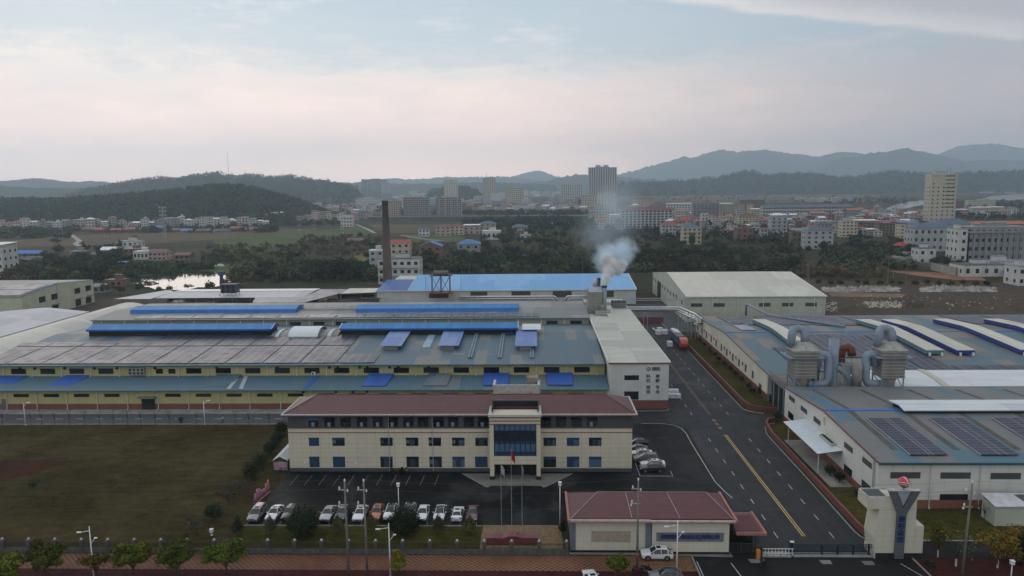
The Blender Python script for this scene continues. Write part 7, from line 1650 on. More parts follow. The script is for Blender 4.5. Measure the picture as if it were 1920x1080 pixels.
hill('right_foothills', [(1130, 352), (1155, 346), (1230, 342), (1310, 338.5), (1350, 336), (1380, 328), (1407, 321), (1435, 331), (1485, 328), (1535, 328), (1560, 335), (1610, 333), (1660, 325), (1710, 326), (1760, 331), (1810, 326), (1860, 326), (1920, 321), (2000, 318), (2060, 325)], 4000, 480, F_FAR, 3, 12, tree=(2200, 11, LF_DK, 8))
hill('town_knoll', [(800, 372), (815, 360), (835, 355), (860, 353), (880, 357), (900, 366)], 2900, 90, F_DK, 2, 13, tree=(260, 10, LF_DK, 10))
# ------------------------------------------------------------------ pond, river, fields, tracks
m = NT('pond_water'); nz = m.noise(.35, 4, .6); m.put(m.b.inputs['Base Color'], (.03, .035, .032)); WATER = m.out((.03, .035, .032), .06, 0, .9, nz, .06, .1)
sheet('pond', gp([(246, 530), (243, 525), (255, 521.5), (268, 518), (282, 516.5), (292, 513.5), (306, 512.5), (318, 509.5), (336, 508.5), (352, 507), (368, 507.5), (384, 509.5), (398, 509.5), (412, 512.5), (424, 516), (436, 518), (452, 521), (474, 523.5), (458, 526.5), (446, 526), (436, 529.5), (424, 531), (412, 536), (396, 539), (372, 538.5), (352, 543), (322, 544), (306, 541.5), (292, 543), (280, 538.5), (268, 537), (256, 532.5)]), .03, WATER)
RIVER = plain('river_water', (.30, .32, .34), .12, .1, .01, spec=.9)
sheet('river', gp([(1660, 392), (1680, 383), (1720, 376), (1760, 375), (1755, 381), (1720, 386), (1690, 393)]), .1, RIVER); sheet('river', gp([(1835, 374), (1862, 367), (1940, 362), (1940, 372), (1890, 376)]), .1, RIVER)
sheet('river', gp([(1010, 418), (1060, 415), (1120, 416), (1160, 417), (1120, 422), (1040, 422)]), .1, K('sandbar', (.30, .28, .25), .8, .3, .05))
sheet('field', gp([(-40, 456), (150, 441), (480, 430), (590, 429), (570, 437), (430, 447), (300, 456), (80, 463), (-40, 468)]), .06, FIELD_B)
sheet('field', gp([(400, 449), (560, 435), (680, 424.5), (705, 431), (690, 440), (570, 453), (480, 470), (410, 470)]), .08, FIELD_G)
sheet('field', gp([(440, 464), (500, 460), (503, 466), (445, 470)]), .10, FIELD_T); sheet('field', gp([(470, 471), (540, 467), (548, 474), (468, 477)]), .10, FIELD_B)
sheet('field', gp([(690, 421.5), (870, 420), (880, 432), (740, 438), (706, 431)]), .06, FIELD_B); sheet('field', gp([(664, 472), (697, 471), (697, 494), (662, 494)]), .10, FIELD_Y)
sheet('field', gp([(760, 440), (860, 438), (880, 452), (770, 455)]), .08, FIELD_G)
sheet('field', gp([(1150, 367), (1440, 363), (1660, 366), (1640, 377), (1400, 381), (1160, 378)]), .08, FIELD_B)
sheet('bank', gp([(380, 490), (500, 500), (560, 516), (500, 530), (470, 521), (420, 511), (360, 505), (300, 510), (230, 517), (200, 512), (300, 503)]), .015, FIELD_G)
TRACK = K('track_pale', (.27, .26, .24), .9, .2, .2)
def track(pts, w):
    P = gp(pts); 
    for (xa, ya), (xb, yb) in zip(P, P[1:]):
        d = Vector((xb-xa, yb-ya)).normalized()*w/2; sheet('farm_track', [(xa+d.y, ya-d.x), (xb+d.y, yb-d.x), (xb-d.y, yb+d.x), (xa-d.y, ya+d.x)], .13, TRACK)
track([(133, 440), (143, 447), (149, 452), (141, 457), (150, 462)], 5); track([(668, 421), (685, 428), (703, 437)], 4); track([(750, 441), (800, 449), (830, 452)], 4)
sheet('waste_ground', [(x, y) for x, y in ((118, 250), (330, 250), (330, 405), (114, 405), (114, 300))], .03, LOT)
sheet('waste_ground', gp([(1545, 500), (1700, 503), (1920, 508), (1920, 531), (1545, 527)]), .035, GRASS_DRY); sheet('bare_earth', gp([(1665, 508), (1760, 511), (1840, 519), (1850, 526), (1790, 525), (1720, 517)]), .05, K('clay', (.19, .085, .045), .9, .3, .1))
sheet('bare_earth', gp([(1548, 546), (1600, 548), (1700, 552), (1690, 558), (1560, 556)]), .05, K('clay_pale', (.14, .085, .05), .9, .35, .1))
rng = np.random.default_rng(9)
def rubble(name, u0, u1, v0, v1, n, smin, smax, m, seed):
    b = MB(); r = random.Random(seed)
    for _ in range(n):
        u = r.uniform(u0, u1); v = r.uniform(v0, v1); x, y = G(u, v); s = r.uniform(smin, smax); hgt = s*r.uniform(.5, 1.1)*(1-abs((u-u0)/(u1-u0)*2-1)**4*.7)
        pts = [(x+s*math.cos(a)*r.uniform(.5, 1), y+s*math.sin(a)*r.uniform(.5, 1)) for a in np.linspace(0, 5.4, 6)]; ap = (x+r.uniform(-.3, .3)*s, y+r.uniform(-.3, .3)*s, hgt)
        for i in range(6): b.face([(*pts[i], 0), (*pts[(i+1) % 6], 0), ap])
    struct(b.build(name, m), 'stuff')
CHALK = K('chalk', (.27, .25, .23), .9, .45, .25, dirt=.6)
rubble('rubble_bank', 1542, 1685, 539.5, 547, 520, .4, 2.0, CHALK, 1); rubble('rubble_bank', 1728, 1868, 539, 547, 480, .4, 2.0, CHALK, 2)
rubble('litter', 1620, 1690, 566, 577, 240, .25, .9, K('litter_mix', (.34, .31, .25), .8, .6, .8), 3); rubble('litter', 1548, 1570, 566, 584, 60, .3, .9, CHALK, 4); rubble('litter', 1600, 1900, 553, 580, 120, .15, .7, K('litter_pale', (.30, .29, .27), .8, .4, 1), 5); rubble('brush_heap', 1695, 1740, 570, 578, 130, .5, 1.6, K('brush', (.06, .045, .03), .9, .4, .6), 6)
# ------------------------------------------------------------------ town and village houses
TW = {}
def tone(n, c, var=.14): 
    if n not in TW: TW[n] = mat_clad('house_'+n, c, 60, 60, .01, var=var, dirt=.35, vz=False)
    return TW[n]
WALLS = {'white': (.46, .46, .44), 'grey': (.22, .23, .24), 'pale grey': (.33, .34, .35), 'cream': (.42, .38, .29), 'pink': (.36, .27, .24), 'yellow': (.42, .385, .25), 'brick red': (.17, .09, .07), 'brown': (.13, .10, .08), 'blue grey': (.20, .23, .27), 'tan': (.33, .28, .22)}
ROOFC = {'red': (.26, .045, .04), 'maroon': (.13, .05, .05), 'orange': (.34, .12, .06), 'white': (.62, .62, .62), 'grey': (.20, .20, .21), 'blue': (.06, .15, .32), 'slate blue': (.07, .11, .15), 'dark': (.06, .06, .065), 'bright blue': (.04, .14, .42)}
RM = {k: K('houseroof_'+k.replace(' ', '_'), v, .6, .15, .3, dirt=.2) for k, v in ROOFC.items()}
WG = mat_glass('house_window', (.012, .015, .018), .2)
NUMW = {1: 'one', 2: 'two', 3: 'three', 4: 'four', 5: 'five', 6: 'six', 7: 'seven', 8: 'eight', 9: 'nine', 10: 'ten', 12: 'twelve'}
BLD = []
MASS = None
def roof_mesh(b, kind, w, d, h, r, mi):
    e = .45
    if kind == 'flat':
        b.box(-w/2-.1, w/2+.1, -d/2-.1, d/2+.1, h, h+.35, mi); b.box(-w*.12, w*.22, 0, d*.35, h+.35, h+2.6, 0); b.box(-w*.14, w*.24, -.2, d*.37, h+2.6, h+2.8, mi)
    elif kind == 'hip':
        rh = min(w, d)*.24; q = min(w, d)*.5
        a = [(-w/2-e, -d/2-e, h), (w/2+e, -d/2-e, h), (w/2+e, d/2+e, h), (-w/2-e, d/2+e, h)]
        t = [(-w/2+q, 0, h+rh), (w/2-q, 0, h+rh)] if w >= d else [(0, -d/2+q, h+rh), (0, d/2-q, h+rh)]
        if w >= d: b.face([a[0], a[1], t[1], t[0]], mi); b.face([a[1], a[2], t[1]], mi); b.face([a[2], a[3], t[0], t[1]], mi); b.face([a[3], a[0], t[0]], mi)
        else: b.face([a[0], a[1], t[0]], mi); b.face([a[1], a[2], t[1], t[0]], mi); b.face([a[2], a[3], t[1]], mi); b.face([a[3], a[0], t[0], t[1]], mi)
        b.face(a[::-1], mi)
    elif kind in ('gable', 'gablef'):
        rh = (d if kind == 'gable' else w)*.2
        if kind == 'gable':
            b.face([(-w/2-e, -d/2-e, h-.1), (w/2+e, -d/2-e, h-.1), (w/2+e, 0, h+rh), (-w/2-e, 0, h+rh)], mi); b.face([(w/2+e, d/2+e, h-.1), (-w/2-e, d/2+e, h-.1), (-w/2-e, 0, h+rh), (w/2+e, 0, h+rh)], mi)
            for s in (-1, 1): b.face([(s*w/2, -d/2, h), (s*w/2, d/2, h), (s*w/2, 0, h+rh-.1)], 0)
        else:
            b.face([(-w/2-e, -d/2-e, h-.1), (0, -d/2-e, h+rh), (0, d/2+e, h+rh), (-w/2-e, d/2+e, h-.1)], mi); b.face([(w/2+e, -d/2-e, h-.1), (w/2+e, d/2+e, h-.1), (0, d/2+e, h+rh), (0, -d/2-e, h+rh)], mi)
            for s in (-1, 1): b.face([(-w/2, s*d/2, h), (w/2, s*d/2, h), (0, s*d/2, h+rh-.1)], 0)
    else:                                       # a light metal sheet on posts above a flat roof
        b.box(-w/2-.1, w/2+.1, -d/2-.1, d/2+.1, h, h+.25, 0)
        for x in (-w/2+.2, 0, w/2-.2):
            for y in (-d/2+.2, d/2-.2): b.bar((x, y, h), (x, y, h+2.3), .07, 4, 0)
        b.face([(-w/2-.5, -d/2-.6, h+1.9), (w/2+.5, -d/2-.6, h+1.9), (w/2+.5, d/2+.5, h+2.7), (-w/2-.5, d/2+.5, h+2.7)], mi); b.face([(-w/2-.5, -d/2-.6, h+1.8), (-w/2-.5, d/2+.5, h+2.6), (w/2+.5, d/2+.5, h+2.6), (w/2+.5, -d/2-.6, h+1.8)], mi)
def house(u, vb, wpx, vt, wall, roof, rcol, zone=None, label=None, storeys=None, depth=None, rz=0.0, cols=None, big=False, balcony=False, kind='house', group=None, y=None, glassm=None, wf=(.55, .42), bal=None):
    if y is None: x, y = G(u, vb)
    else: x = QY(u, vb, y)[0]
    k = y/FPX; w = wpx*k; h = QY(u, vt, y)[1]
    rk = {'flat': .35, 'sheet': 2.4}.get(roof, 0); rk = min(w, depth or w*.7)*.22 if roof in ('hip', 'gable', 'gablef') else rk
    H_ = max(h-rk, 2.6); d = depth or max(min(w*.8, 11), 6); st = storeys or max(1, round(H_/3.3)); cols = cols or max(2, int(w/3.4)); sh_ = H_/st
    wm_, rm_ = tone(wall.replace(' ', '_'), WALLS[wall]), RM[rcol]
    wins = []
    for s in range(st):
        for c in range(cols): wins.append(('f', -w/2+w*(c+.5)/cols, -d/2, s*sh_+sh_*.3, min(w/cols*wf[0], 2.0 if wf[0] < .6 else 9), sh_*wf[1]))
        sc_ = max(1, int(d/4.2))
        for c in range(sc_):
            for f in 'lr': wins.append((f, (-w/2 if f == 'l' else w/2), -d/2+d*(c+.5)/sc_, s*sh_+sh_*.3, min(d/sc_*.4, 1.5), sh_*.38))
    if not big:
        b = MB(); b.box(-w/2, w/2, -d/2, d/2, 0, H_, 0, 'b'); roof_mesh(b, roof, w, d, H_, 0, 1)
        if bal:                                  # upright strips of another colour
            for t in bal: b.box(-w/2+w*t-w*.018, -w/2+w*t+w*.018, -d/2-1.3, -d/2, 0, H_+.4, 3)
        for f, px, py, z, ww, hh in wins:
            if f == 'f': b.face([(px-ww/2, py-.04, z), (px+ww/2, py-.04, z), (px+ww/2, py-.04, z+hh), (px-ww/2, py-.04, z+hh)], 2)
            else:
                s = -.04 if f == 'l' else .04; b.face([(px+s, py-ww/2, z), (px+s, py+ww/2, z), (px+s, py+ww/2, z+hh), (px+s, py-ww/2, z+hh)], 2)
        if balcony:
            for s in range(st): b.box(-w/2-.05, w/2+.05, -d/2-1.1, -d/2, s*sh_-.06, s*sh_+.06, 0); b.box(-w/2-.05, w/2+.05, -d/2-1.1, -d/2-1.02, s*sh_, s*sh_+.85, 0)
        if MASS is not None: MASS.append((b, x, y, rz, wm_, rm_)); return None
        o = b.build('house', [wm_, rm_, WG]+([tone('strip_pink', (.30, .19, .17))] if bal else [])); o.location = (x, y, 0); o.rotation_euler = (0, 0, rz)
    else:
        o = thing('building', None, None, (x, y, 0), rz); b = MB(); b.box(-w/2, w/2, -d/2, d/2, 0, H_, 0, 'b'); b.build('wall', wm_, o, local=True)
        b = MB(); roof_mesh(b, roof, w, d, H_, 0, 1); b.build('roof', [wm_, rm_], o, local=True)
        for f, px, py, z, ww, hh in wins[:100]:
            a = {'f': (0, -.03), 'l': (-.03, 0), 'r': (.03, 0)}[f]; q = window(o, px+x+a[0], py+y+a[1], z, round(ww, 1), round(hh, 1), 2, 1, FRAME if wall != 'white' else FRAME_DK, glassm or WG, face=f, t=.09)
        if balcony:
            for s in range(1, st):
                b = MB(); b.box(-w/2-.05, w/2+.05, -d/2-1.1, -d/2, s*sh_-.08, s*sh_+.08); b.box(-w/2-.05, w/2+.05, -d/2-1.1, -d/2-1.0, s*sh_+.081, s*sh_+.8); b.build('balcony', wm_, o, local=True)
    rn = {'flat': f'flat {rcol} roof', 'hip': f'hipped {rcol} roof', 'gable': f'{rcol} gabled roof', 'gablef': f'{rcol} gabled roof', 'sheet': f'{rcol} sheet roof'}[roof]
    base = label or f'{NUMW.get(st, "many")} storey {wall} {kind}, {rn}, {zone}'
    tag(o, base, kind if kind != 'block' else 'building', group); BLD.append((o, base, x/y, zone)); return o
# tall and distinct buildings of the town
H = house
H(703, 377, 46, 336, 'blue grey', 'flat', 'grey', label='pair of joined grey tower blocks behind the tall chimney', wf=(.5, .8), kind='tower block', cols=9, storeys=18, depth=22, big=False)
H(724, 377, 14, 341, 'pale grey', 'flat', 'grey', label='pale narrow tower joined to the right side of the grey blocks', kind='tower block', storeys=17, depth=20)
H(670, 377, 22, 356, 'tan', 'flat', 'grey', label='tan apartment block left of the grey tower pair', kind='apartment block', storeys=8)
H(846, 377, 25, 338, 'cream', 'flat', 'grey', label='cream tower block with a grey stair strip above the slab blocks', wf=(.5, .7), kind='tower block', storeys=15, cols=6, depth=18)
H(918, 377, 24, 334, 'tan', 'flat', 'dark', label='brownish tower block with a thin mast on its roof', wf=(.5, .6), kind='tower block', storeys=15, cols=6, depth=18)
o = H(1129, 386, 51, 314, 'pale grey', 'flat', 'grey', label='tallest grey apartment tower with two roof boxes behind the smoke', wf=(.5, .8), kind='tower block', storeys=28, cols=12, depth=26)
H(1072, 378, 40, 346, 'white', 'flat', 'pale' if False else 'grey', label='white apartment slab left of the tallest tower', wf=(.6, .6), kind='apartment block', storeys=11, cols=10, depth=16)
H(782, 405.5, 48, 370, 'pale grey', 'flat', 'maroon', label='nine storey grey slab block with balconies right of the chimney', wf=(.8, .55), bal=(.18, .42, .6, .83), kind='apartment block', storeys=9, cols=12, depth=14, balcony=True)
H(842, 405.5, 48, 370, 'pale grey', 'flat', 'red', label='nine storey grey slab block with balconies, farther from the chimney', wf=(.8, .55), bal=(.14, .38, .62, .86), kind='apartment block', storeys=9, cols=12, depth=14, balcony=True)
H(735, 406, 34, 377, 'pink', 'flat', 'maroon', label='pinkish apartment block touching the chimney top', wf=(.6, .5), kind='apartment block', storeys=8, cols=8, depth=14)
H(690, 392, 44, 371, 'white', 'flat', 'blue', label='long white building with a blue edged flat roof left of the chimney', kind='apartment block', storeys=5, cols=12)
H(965, 382, 34, 352, 'yellow', 'flat', 'dark', label='cream apartment block right of the brownish tower', wf=(.6, .5), kind='apartment block', storeys=8, cols=9)
H(940, 378, 40, 362, 'white', 'flat', 'blue', label='long white office with a blue strip below the brownish tower', kind='office', storeys=4, cols=11)
H(1002, 394, 84, 382, 'white', 'gable', 'dark', label='row of white terraced houses with dark gables before the town', kind='terrace', storeys=3, cols=22, depth=10)
H(1015, 386, 60, 370, 'grey', 'flat', 'grey', label='long grey town block above the white terraces', kind='apartment block', storeys=5, cols=14)
H(1105, 398, 28, 366, 'cream', 'flat', 'grey', label='cream town building below the tallest tower', kind='apartment block', storeys=8, cols=6)
H(1138, 392, 34, 361, 'white', 'flat', 'grey', label='white stepped building in front of the tallest tower', kind='apartment block', storeys=7, cols=6)
H(1207, 390, 38, 367, 'tan', 'hip', 'maroon', label='tan building with a domed maroon roof seen through the smoke', kind='apartment block', storeys=6, cols=6)
H(1210, 432, 94, 388, 'pale grey', 'hip', 'maroon', label='large pale eight storey block with window columns in the smoke', wf=(.6, .6), kind='apartment block', storeys=8, cols=13, depth=18)
H(1130, 424, 28, 392, 'cream', 'sheet', 'bright blue', label='cream block with a blue metal roof inside the smoke', kind='apartment block', storeys=6, cols=5)
H(1156, 428, 26, 402, 'white', 'sheet', 'white', label='white balconied block with a pale metal roof in the smoke', storeys=6, kind='apartment block', cols=4, balcony=True)
H(1274, 402, 48, 381, 'white', 'sheet', 'white', label='white five storey block with a white metal roof, right of the smoke', wf=(.6, .5), kind='apartment block', storeys=5, cols=9)
H(1322, 410, 48, 380, 'grey', 'flat', 'red', label='grey block with red rooftops and stacked balconies in the town centre', kind='apartment block', storeys=7, cols=7, balcony=True)
H(1360, 408, 24, 381, 'tan', 'sheet', 'white', label='tan block with a white sheet roof right of the red rooftops', kind='apartment block', storeys=6, cols=5)
H(1409, 396, 44, 368, 'brick red', 'hip', 'slate blue', label='brick red building with a slate hipped roof on the skyline', kind='apartment block', storeys=6, cols=7, big=False)
H(1294, 419, 60, 400, 'cream', 'hip', 'maroon', label='long cream block with a maroon hipped roof amid the town', kind='apartment block', storeys=4, cols=12)
H(1252, 446, 26, 417, 'pale grey', 'gable', 'red', label='pale grey house with a red roof above the wood', storeys=4, cols=4)
H(1280, 437, 36, 408, 'grey', 'hip', 'red', label='grey house with red hipped roof behind the beige balcony house', storeys=5, cols=5)
H(1295, 457, 34, 421, 'cream', 'hip', 'slate blue', label='beige four storey balcony house with a dark hipped roof at the wood edge', storeys=4, cols=4, balcony=True, big=True, kind='house')
H(1365, 420, 32, 405, 'yellow', 'flat', 'orange', label='low yellow building with an orange annex roof', storeys=3, cols=6, kind='building')
H(1401, 425, 36, 400, 'yellow', 'hip', 'maroon', label='yellow apartment house with a maroon roof below the brick building', storeys=5, cols=6, kind='apartment block')
H(1393, 455, 30, 427, 'brick red', 'flat', 'dark', label='bare brick three storey house at the edge of the wood', storeys=3, cols=3, big=True)
H(1411, 440, 22, 421, 'white', 'sheet', 'white', label='white house with a white metal roof beside the bare brick house', storeys=3, cols=3)
H(1510, 412, 162, 383, 'pale grey', 'gable', 'slate blue', label='very long grey block with slate blue double roof in the right town', wf=(.7, .5), kind='apartment block', storeys=4, cols=34, depth=14)
H(1530, 414, 26, 395, 'grey', 'gable', 'orange', label='grey house with orange gabled roof before the long block, left one', storeys=3)
H(1598, 412, 26, 389, 'blue grey', 'gable', 'orange', label='blue grey house with orange roof at the end of the long block', storeys=4)
H(1457, 442, 30, 402, 'pale grey', 'sheet', 'white', label='open sided grey house frame with a white metal roof', storeys=5, cols=3, balcony=True)
H(1430, 430, 20, 410, 'blue grey', 'gable', 'red', label='blue grey house with a small red roof left of the open frame', storeys=4)
H(1419, 410, 24, 391, 'yellow', 'sheet', 'white', label='yellow house with white sheet roof below the brick red building', storeys=4)
H(1531, 466, 50, 424, 'pale grey', 'hip', 'slate blue', label='pale four storey house with a steep slate blue hipped roof', storeys=4, cols=4, big=True)
H(1491, 463, 20, 429, 'brown', 'sheet', 'grey', label='brown unfinished block left of the slate roofed pale house', storeys=3, cols=2)
H(1588, 444, 28, 413, 'cream', 'flat', 'grey', label='cream flats with window strips above the tree knoll', storeys=5, cols=4, kind='apartment block')
H(1545, 436, 34, 414, 'grey', 'sheet', 'grey', label='grey house with a flat grey sheet roof above the slate roofed house', storeys=4)
H(1620, 436, 40, 412, 'brick red', 'sheet', 'white', label='brick house with a pale sheet roof right of the cream flats', storeys=4)
H(1668, 440, 50, 414, 'brown', 'sheet', 'red', label='brown house with a red awning roof behind the tree knoll', storeys=4)
H(1700, 446, 34, 416, 'cream', 'sheet', 'blue', label='cream house with a blue tarpaulin roof left of the blue roofed offices', storeys=4)
H(1640, 414, 60, 399, 'grey', 'gable', 'grey', label='wide grey gabled market hall right of the long block', storeys=2, kind='hall', depth=24)
H(1690, 410, 56, 400, 'grey', 'gable', 'red', label='wide market hall with a red roof edge left of the cream tower', storeys=2, kind='hall', depth=24)
H(1718, 404, 30, 391, 'white', 'sheet', 'dark', label='white house with a dark sheet roof just left of the cream tower', storeys=3)
# cream tower
o = H(1759, 414, 46, 325, 'cream', 'flat', 'dark', label='tall cream tower with a row of antennas on its roof', kind='tower block', storeys=12, cols=5, depth=16, big=True)
ty = o.location.y; th_ = QY(1759, 325, ty)[1]
b = MB()
for k, dx_ in enumerate((-9.5, -5, -1, 3, 7.5, 12)): b.bar((dx_, 0, th_), (dx_, 0, th_+(5.5 if k < 4 else 8.5)), .5, 5)
b.build('antenna', STEEL, o, local=True)
b = MB(); wd_ = 46*ty/FPX; b.box(wd_/2, wd_/2+.4, -8, 8, 0, th_-.5); b.box(-wd_/2+.5, wd_/2-6, -8.9, -8.05, th_-2, th_+.9); b.build('side_strip', tone('white', WALLS['white']), o, local=True)
b = MB(); b.box(1.5, 2.6, -8.35, -8.05, 0, th_-2); b.box(wd_/2-2.2, wd_/2-1.4, -8.5, -8.05, 0, th_); b.build('pilaster', tone('cream', WALLS['cream']), o, local=True)
for k in range(9): window(o, o.location.x+wd_*.22, ty-8.06, th_-4.5-k*(th_-6)/11.2, round(wd_*.40, 1), 1.5, 6, 1, FRAME, WG, t=.09)
H(1742, 470, 78, 419, 'pale grey', 'hip', 'slate blue', label='pale office wing with lower blue hipped roof near the grey dormitory', storeys=3, cols=7, depth=14, kind='office', big=True)
H(1775, 474, 72, 411, 'pale grey', 'hip', 'slate blue', label='taller pale office block with a blue hipped roof beside the dormitory', storeys=4, cols=6, depth=16, kind='office', big=True, y=G(1742, 470)[1]+14)
o = H(1856, 488, 112, 424, 'grey', 'flat', 'grey', label='grey four storey dormitory with deep window bays at the right', storeys=4, cols=10, depth=16, kind='dormitory', big=True)
yy = o.location.y; kk = yy/FPX; b = MB()
for i in range(9): b.box(-46*kk+i*10.4*kk, -44.6*kk+i*10.4*kk, -8.9, -8.0, 0, 52*kk)
b.box(-56*kk, 56*kk, -8.92, -8.0, 52*kk, 56*kk); b.build('bay_frame', tone('grey', WALLS['grey']), o, local=True)
H(1793, 490, 20, 428, 'white', 'flat', 'grey', label='blank pale end block of the grey dormitory', storeys=4, cols=1, depth=14, kind='dormitory', y=yy-1)
H(1730, 496, 32, 464, 'white', 'flat', 'dark', label='small white two storey annex with a dark roof edge', storeys=2, cols=2, big=True, depth=9)
H(1700, 494, 44, 480, 'pale grey', 'flat', 'grey', label='low pale annex left of the small white house', storeys=1, cols=3, depth=9)
H(1835, 516, 84, 494, 'white', 'flat', 'dark', label='long low white building with a weedy flat roof at the right', storeys=1, cols=5, depth=14, big=True)
H(1872, 506, 60, 488, 'white', 'flat', 'grey', label='low white building behind the weedy roofed one', storeys=1, cols=4, depth=14)
H(1912, 533, 34, 497, 'white', 'flat', 'grey', label='white two storey building cut by the right edge', storeys=2, cols=3, depth=12, big=True)
H(1837, 390, 50, 375, 'yellow', 'flat', 'grey', label='yellow school like building right of the cream tower', storeys=4, cols=12, kind='school')
H(1850, 402, 60, 388, 'cream', 'sheet', 'white', label='cream hall with a white sheet roof below the yellow school', storeys=3)
H(1790, 398, 26, 377, 'brick red', 'flat', 'dark', label='dark brick building directly right of the cream tower', storeys=4)
H(1858, 428, 110, 414, 'brick red', 'gable', 'orange', label='long low red roofed building behind the grey dormitory', storeys=2, cols=20, depth=16, kind='hall')
# houses near the chimney
H(709, 502, 28, 468, 'pale grey', 'flat', 'white', label='plain pale grey house just left of the chimney foot', storeys=3, cols=2, big=True)
H(753, 487, 36, 449, 'cream', 'gable', 'red', label='cream house with a red gabled roof right of the chimney', storeys=3, cols=3, big=True)
H(752, 530, 78, 483, 'white', 'flat', 'dark', label='white balcony house with brown floor bands behind the chimney foot', storeys=3, cols=6, depth=12, big=True, balcony=True)
H(809, 490, 42, 453, 'brick red', 'gablef', 'bright blue', label='unplastered brick house with a bright blue roof right of the chimney', storeys=3, cols=3, depth=13, big=True)
H(880, 478, 42, 449, 'grey', 'hip', 'blue', label='grey and brick house with a blue hipped roof amid the trees', storeys=2, cols=3, depth=14, big=True)
H(922, 449, 34, 432, 'white', 'flat', 'white', label='low white house with white flat roof right of the blue hipped one', storeys=1, cols=4)
H(796, 443, 20, 426, 'white', 'gable', 'dark', label='little white house with a dark roof on the stubble field', storeys=2, cols=3)
H(832, 442, 28, 420, 'pink', 'gable', 'maroon', label='pinkish house with maroon roof in the row beyond the fields', storeys=3, cols=3)
H(858, 440, 24, 420, 'cream', 'hip', 'maroon', label='cream house with a hipped maroon roof in the row beyond the fields', storeys=3, cols=3)
H(885, 438, 30, 421, 'pink', 'sheet', 'white', label='pinkish house with a white sheet roof in the row beyond the fields', storeys=2, cols=3)
H(915, 436, 30, 414, 'tan', 'hip', 'slate blue', label='tan house with slate blue roof at the end of the row beyond the fields', storeys=3, cols=3)
H(975, 436, 28, 420, 'tan', 'hip', 'slate blue', label='low house with a slate roof at the left edge of the wood', storeys=2)
H(985, 452, 20, 439, 'white', 'flat', 'grey', label='small white house sunk in the wood left of the smoke', storeys=2, cols=2)
H(975, 493, 22, 478, 'brick red', 'gable', 'bright blue', label='small brick shed with a bright blue roof among the trees', storeys=1, cols=2, kind='shed')
H(668, 455, 30, 446, 'brown', 'gable', 'maroon', label='low farm shed beside the pale track', storeys=1, kind='shed')
H(652, 425, 22, 403, 'white', 'gable', 'grey', label='white villa at the end of the green field', storeys=3, cols=4)
# village by the pond
H(212, 480, 36, 462, 'brown', 'gable', 'white', label='dark green shed with a white roof in the pond village', storeys=1, kind='shed')
H(247, 473, 40, 451, 'white', 'flat', 'grey', label='white two storey house with a flat roof in the pond village', storeys=2, cols=4, big=True)
H(254, 482, 32, 465, 'brick red', 'flat', 'grey', label='low brick house in front of the white village house', storeys=2, cols=3)
H(270, 486, 28, 470, 'white', 'flat', 'white', label='small white house with columns above the pond', storeys=1, cols=4)
H(302, 487, 34, 467, 'pink', 'gable', 'maroon', label='long house with a maroon roof above the left end of the pond', storeys=2, cols=4)
H(347, 493, 28, 473, 'brown', 'gable', 'maroon', label='brown house with a maroon roof right of the pond village', storeys=2, cols=3)
H(150, 482, 26, 470, 'grey', 'flat', 'grey', label='grey house amid the trees left of the pond village', storeys=2, cols=2)
H(168, 488, 22, 474, 'brick red', 'gablef', 'dark', label='brick gabled house amid the trees left of the pond village', storeys=2, cols=2)
H(60, 480, 46, 467, 'brown', 'gable', 'bright blue', label='low house with a bright blue roof left of the tall dark tree', storeys=1, cols=4)
H(70, 492, 60, 478, 'brown', 'gable', 'dark', label='old brown farmhouse with a wide dark roof at the left', storeys=1, cols=5)
H(228, 505, 20, 497, 'grey', 'sheet', 'bright blue', label='little shelter with a bright blue roof above the pond bank', storeys=1, kind='shelter')
H(-2, 518, 54, 456, 'white', 'sheet', 'white', label='white flats with pale sheet roofs cut by the left edge', storeys=4, cols=4, depth=14, kind='apartment block')
H(192, 548, 24, 532, 'grey', 'gable', 'grey', label='small grey shed behind the pale workshop', storeys=1, kind='shed', cols=2)
H(220, 536, 34, 523, 'brick red', 'flat', 'dark', label='flat brick pump house at the left end of the pond', storeys=1, kind='pump house', cols=3)
# filled in rows: villages and town behind
random.seed(21)
FAR = []
def row(u0, u1, step, vlo, vhi, hlo, hhi, walls, roofs, zone, wlo=.75, whi=1.1, rk=('flat', 'gable', 'sheet', 'hip'), mass_=False):
    global MASS
    u = u0; MASS = FAR if mass_ else None
    while u < u1:
        w = step*random.uniform(wlo, whi); vb = random.uniform(vlo, vhi); hgt = random.uniform(hlo, hhi)
        house(u, vb, w, vb-hgt, random.choice(walls), random.choice(rk), random.choice(roofs), zone, rz=random.uniform(-.25, .25), depth=None)
        u += step*random.uniform(.8, 1.25)
    MASS = None
row(4, 330, 14, 428, 433, 13, 24, ('white', 'pale grey', 'pink', 'cream', 'grey'), ('red', 'white', 'grey', 'maroon'), 'below the wooded hill')
row(330, 500, 12.5, 424, 428, 13, 22, ('white', 'pale grey', 'cream', 'white'), ('white', 'grey', 'dark', 'white', 'orange'), 'right of lattice pylon')
row(120, 480, 26, 433, 437, 7, 10, ('brown', 'grey', 'brick red'), ('maroon', 'red', 'dark', 'blue'), 'before the village row', rk=('gable',))
row(500, 700, 13, 407, 419, 10, 20, ('white', 'pink', 'cream', 'grey', 'blue grey'), ('red', 'orange', 'white', 'maroon'), 'left of the chimney')
row(560, 700, 14, 388, 400, 8, 13, ('pink', 'brick red', 'tan', 'white'), ('orange', 'white', 'maroon', 'red'), 'on ridge hill slope', mass_=True)
row(480, 690, 14, 366, 378, 5, 9, ('white', 'pale grey', 'tan'), ('white', 'grey', 'orange'), 'far under ridge hill', rk=('flat', 'gable'), mass_=True)
row(690, 1100, 17, 378, 390, 9, 16, ('white', 'pale grey', 'cream', 'grey', 'tan'), ('white', 'grey', 'blue', 'maroon', 'orange'), 'in the far town')
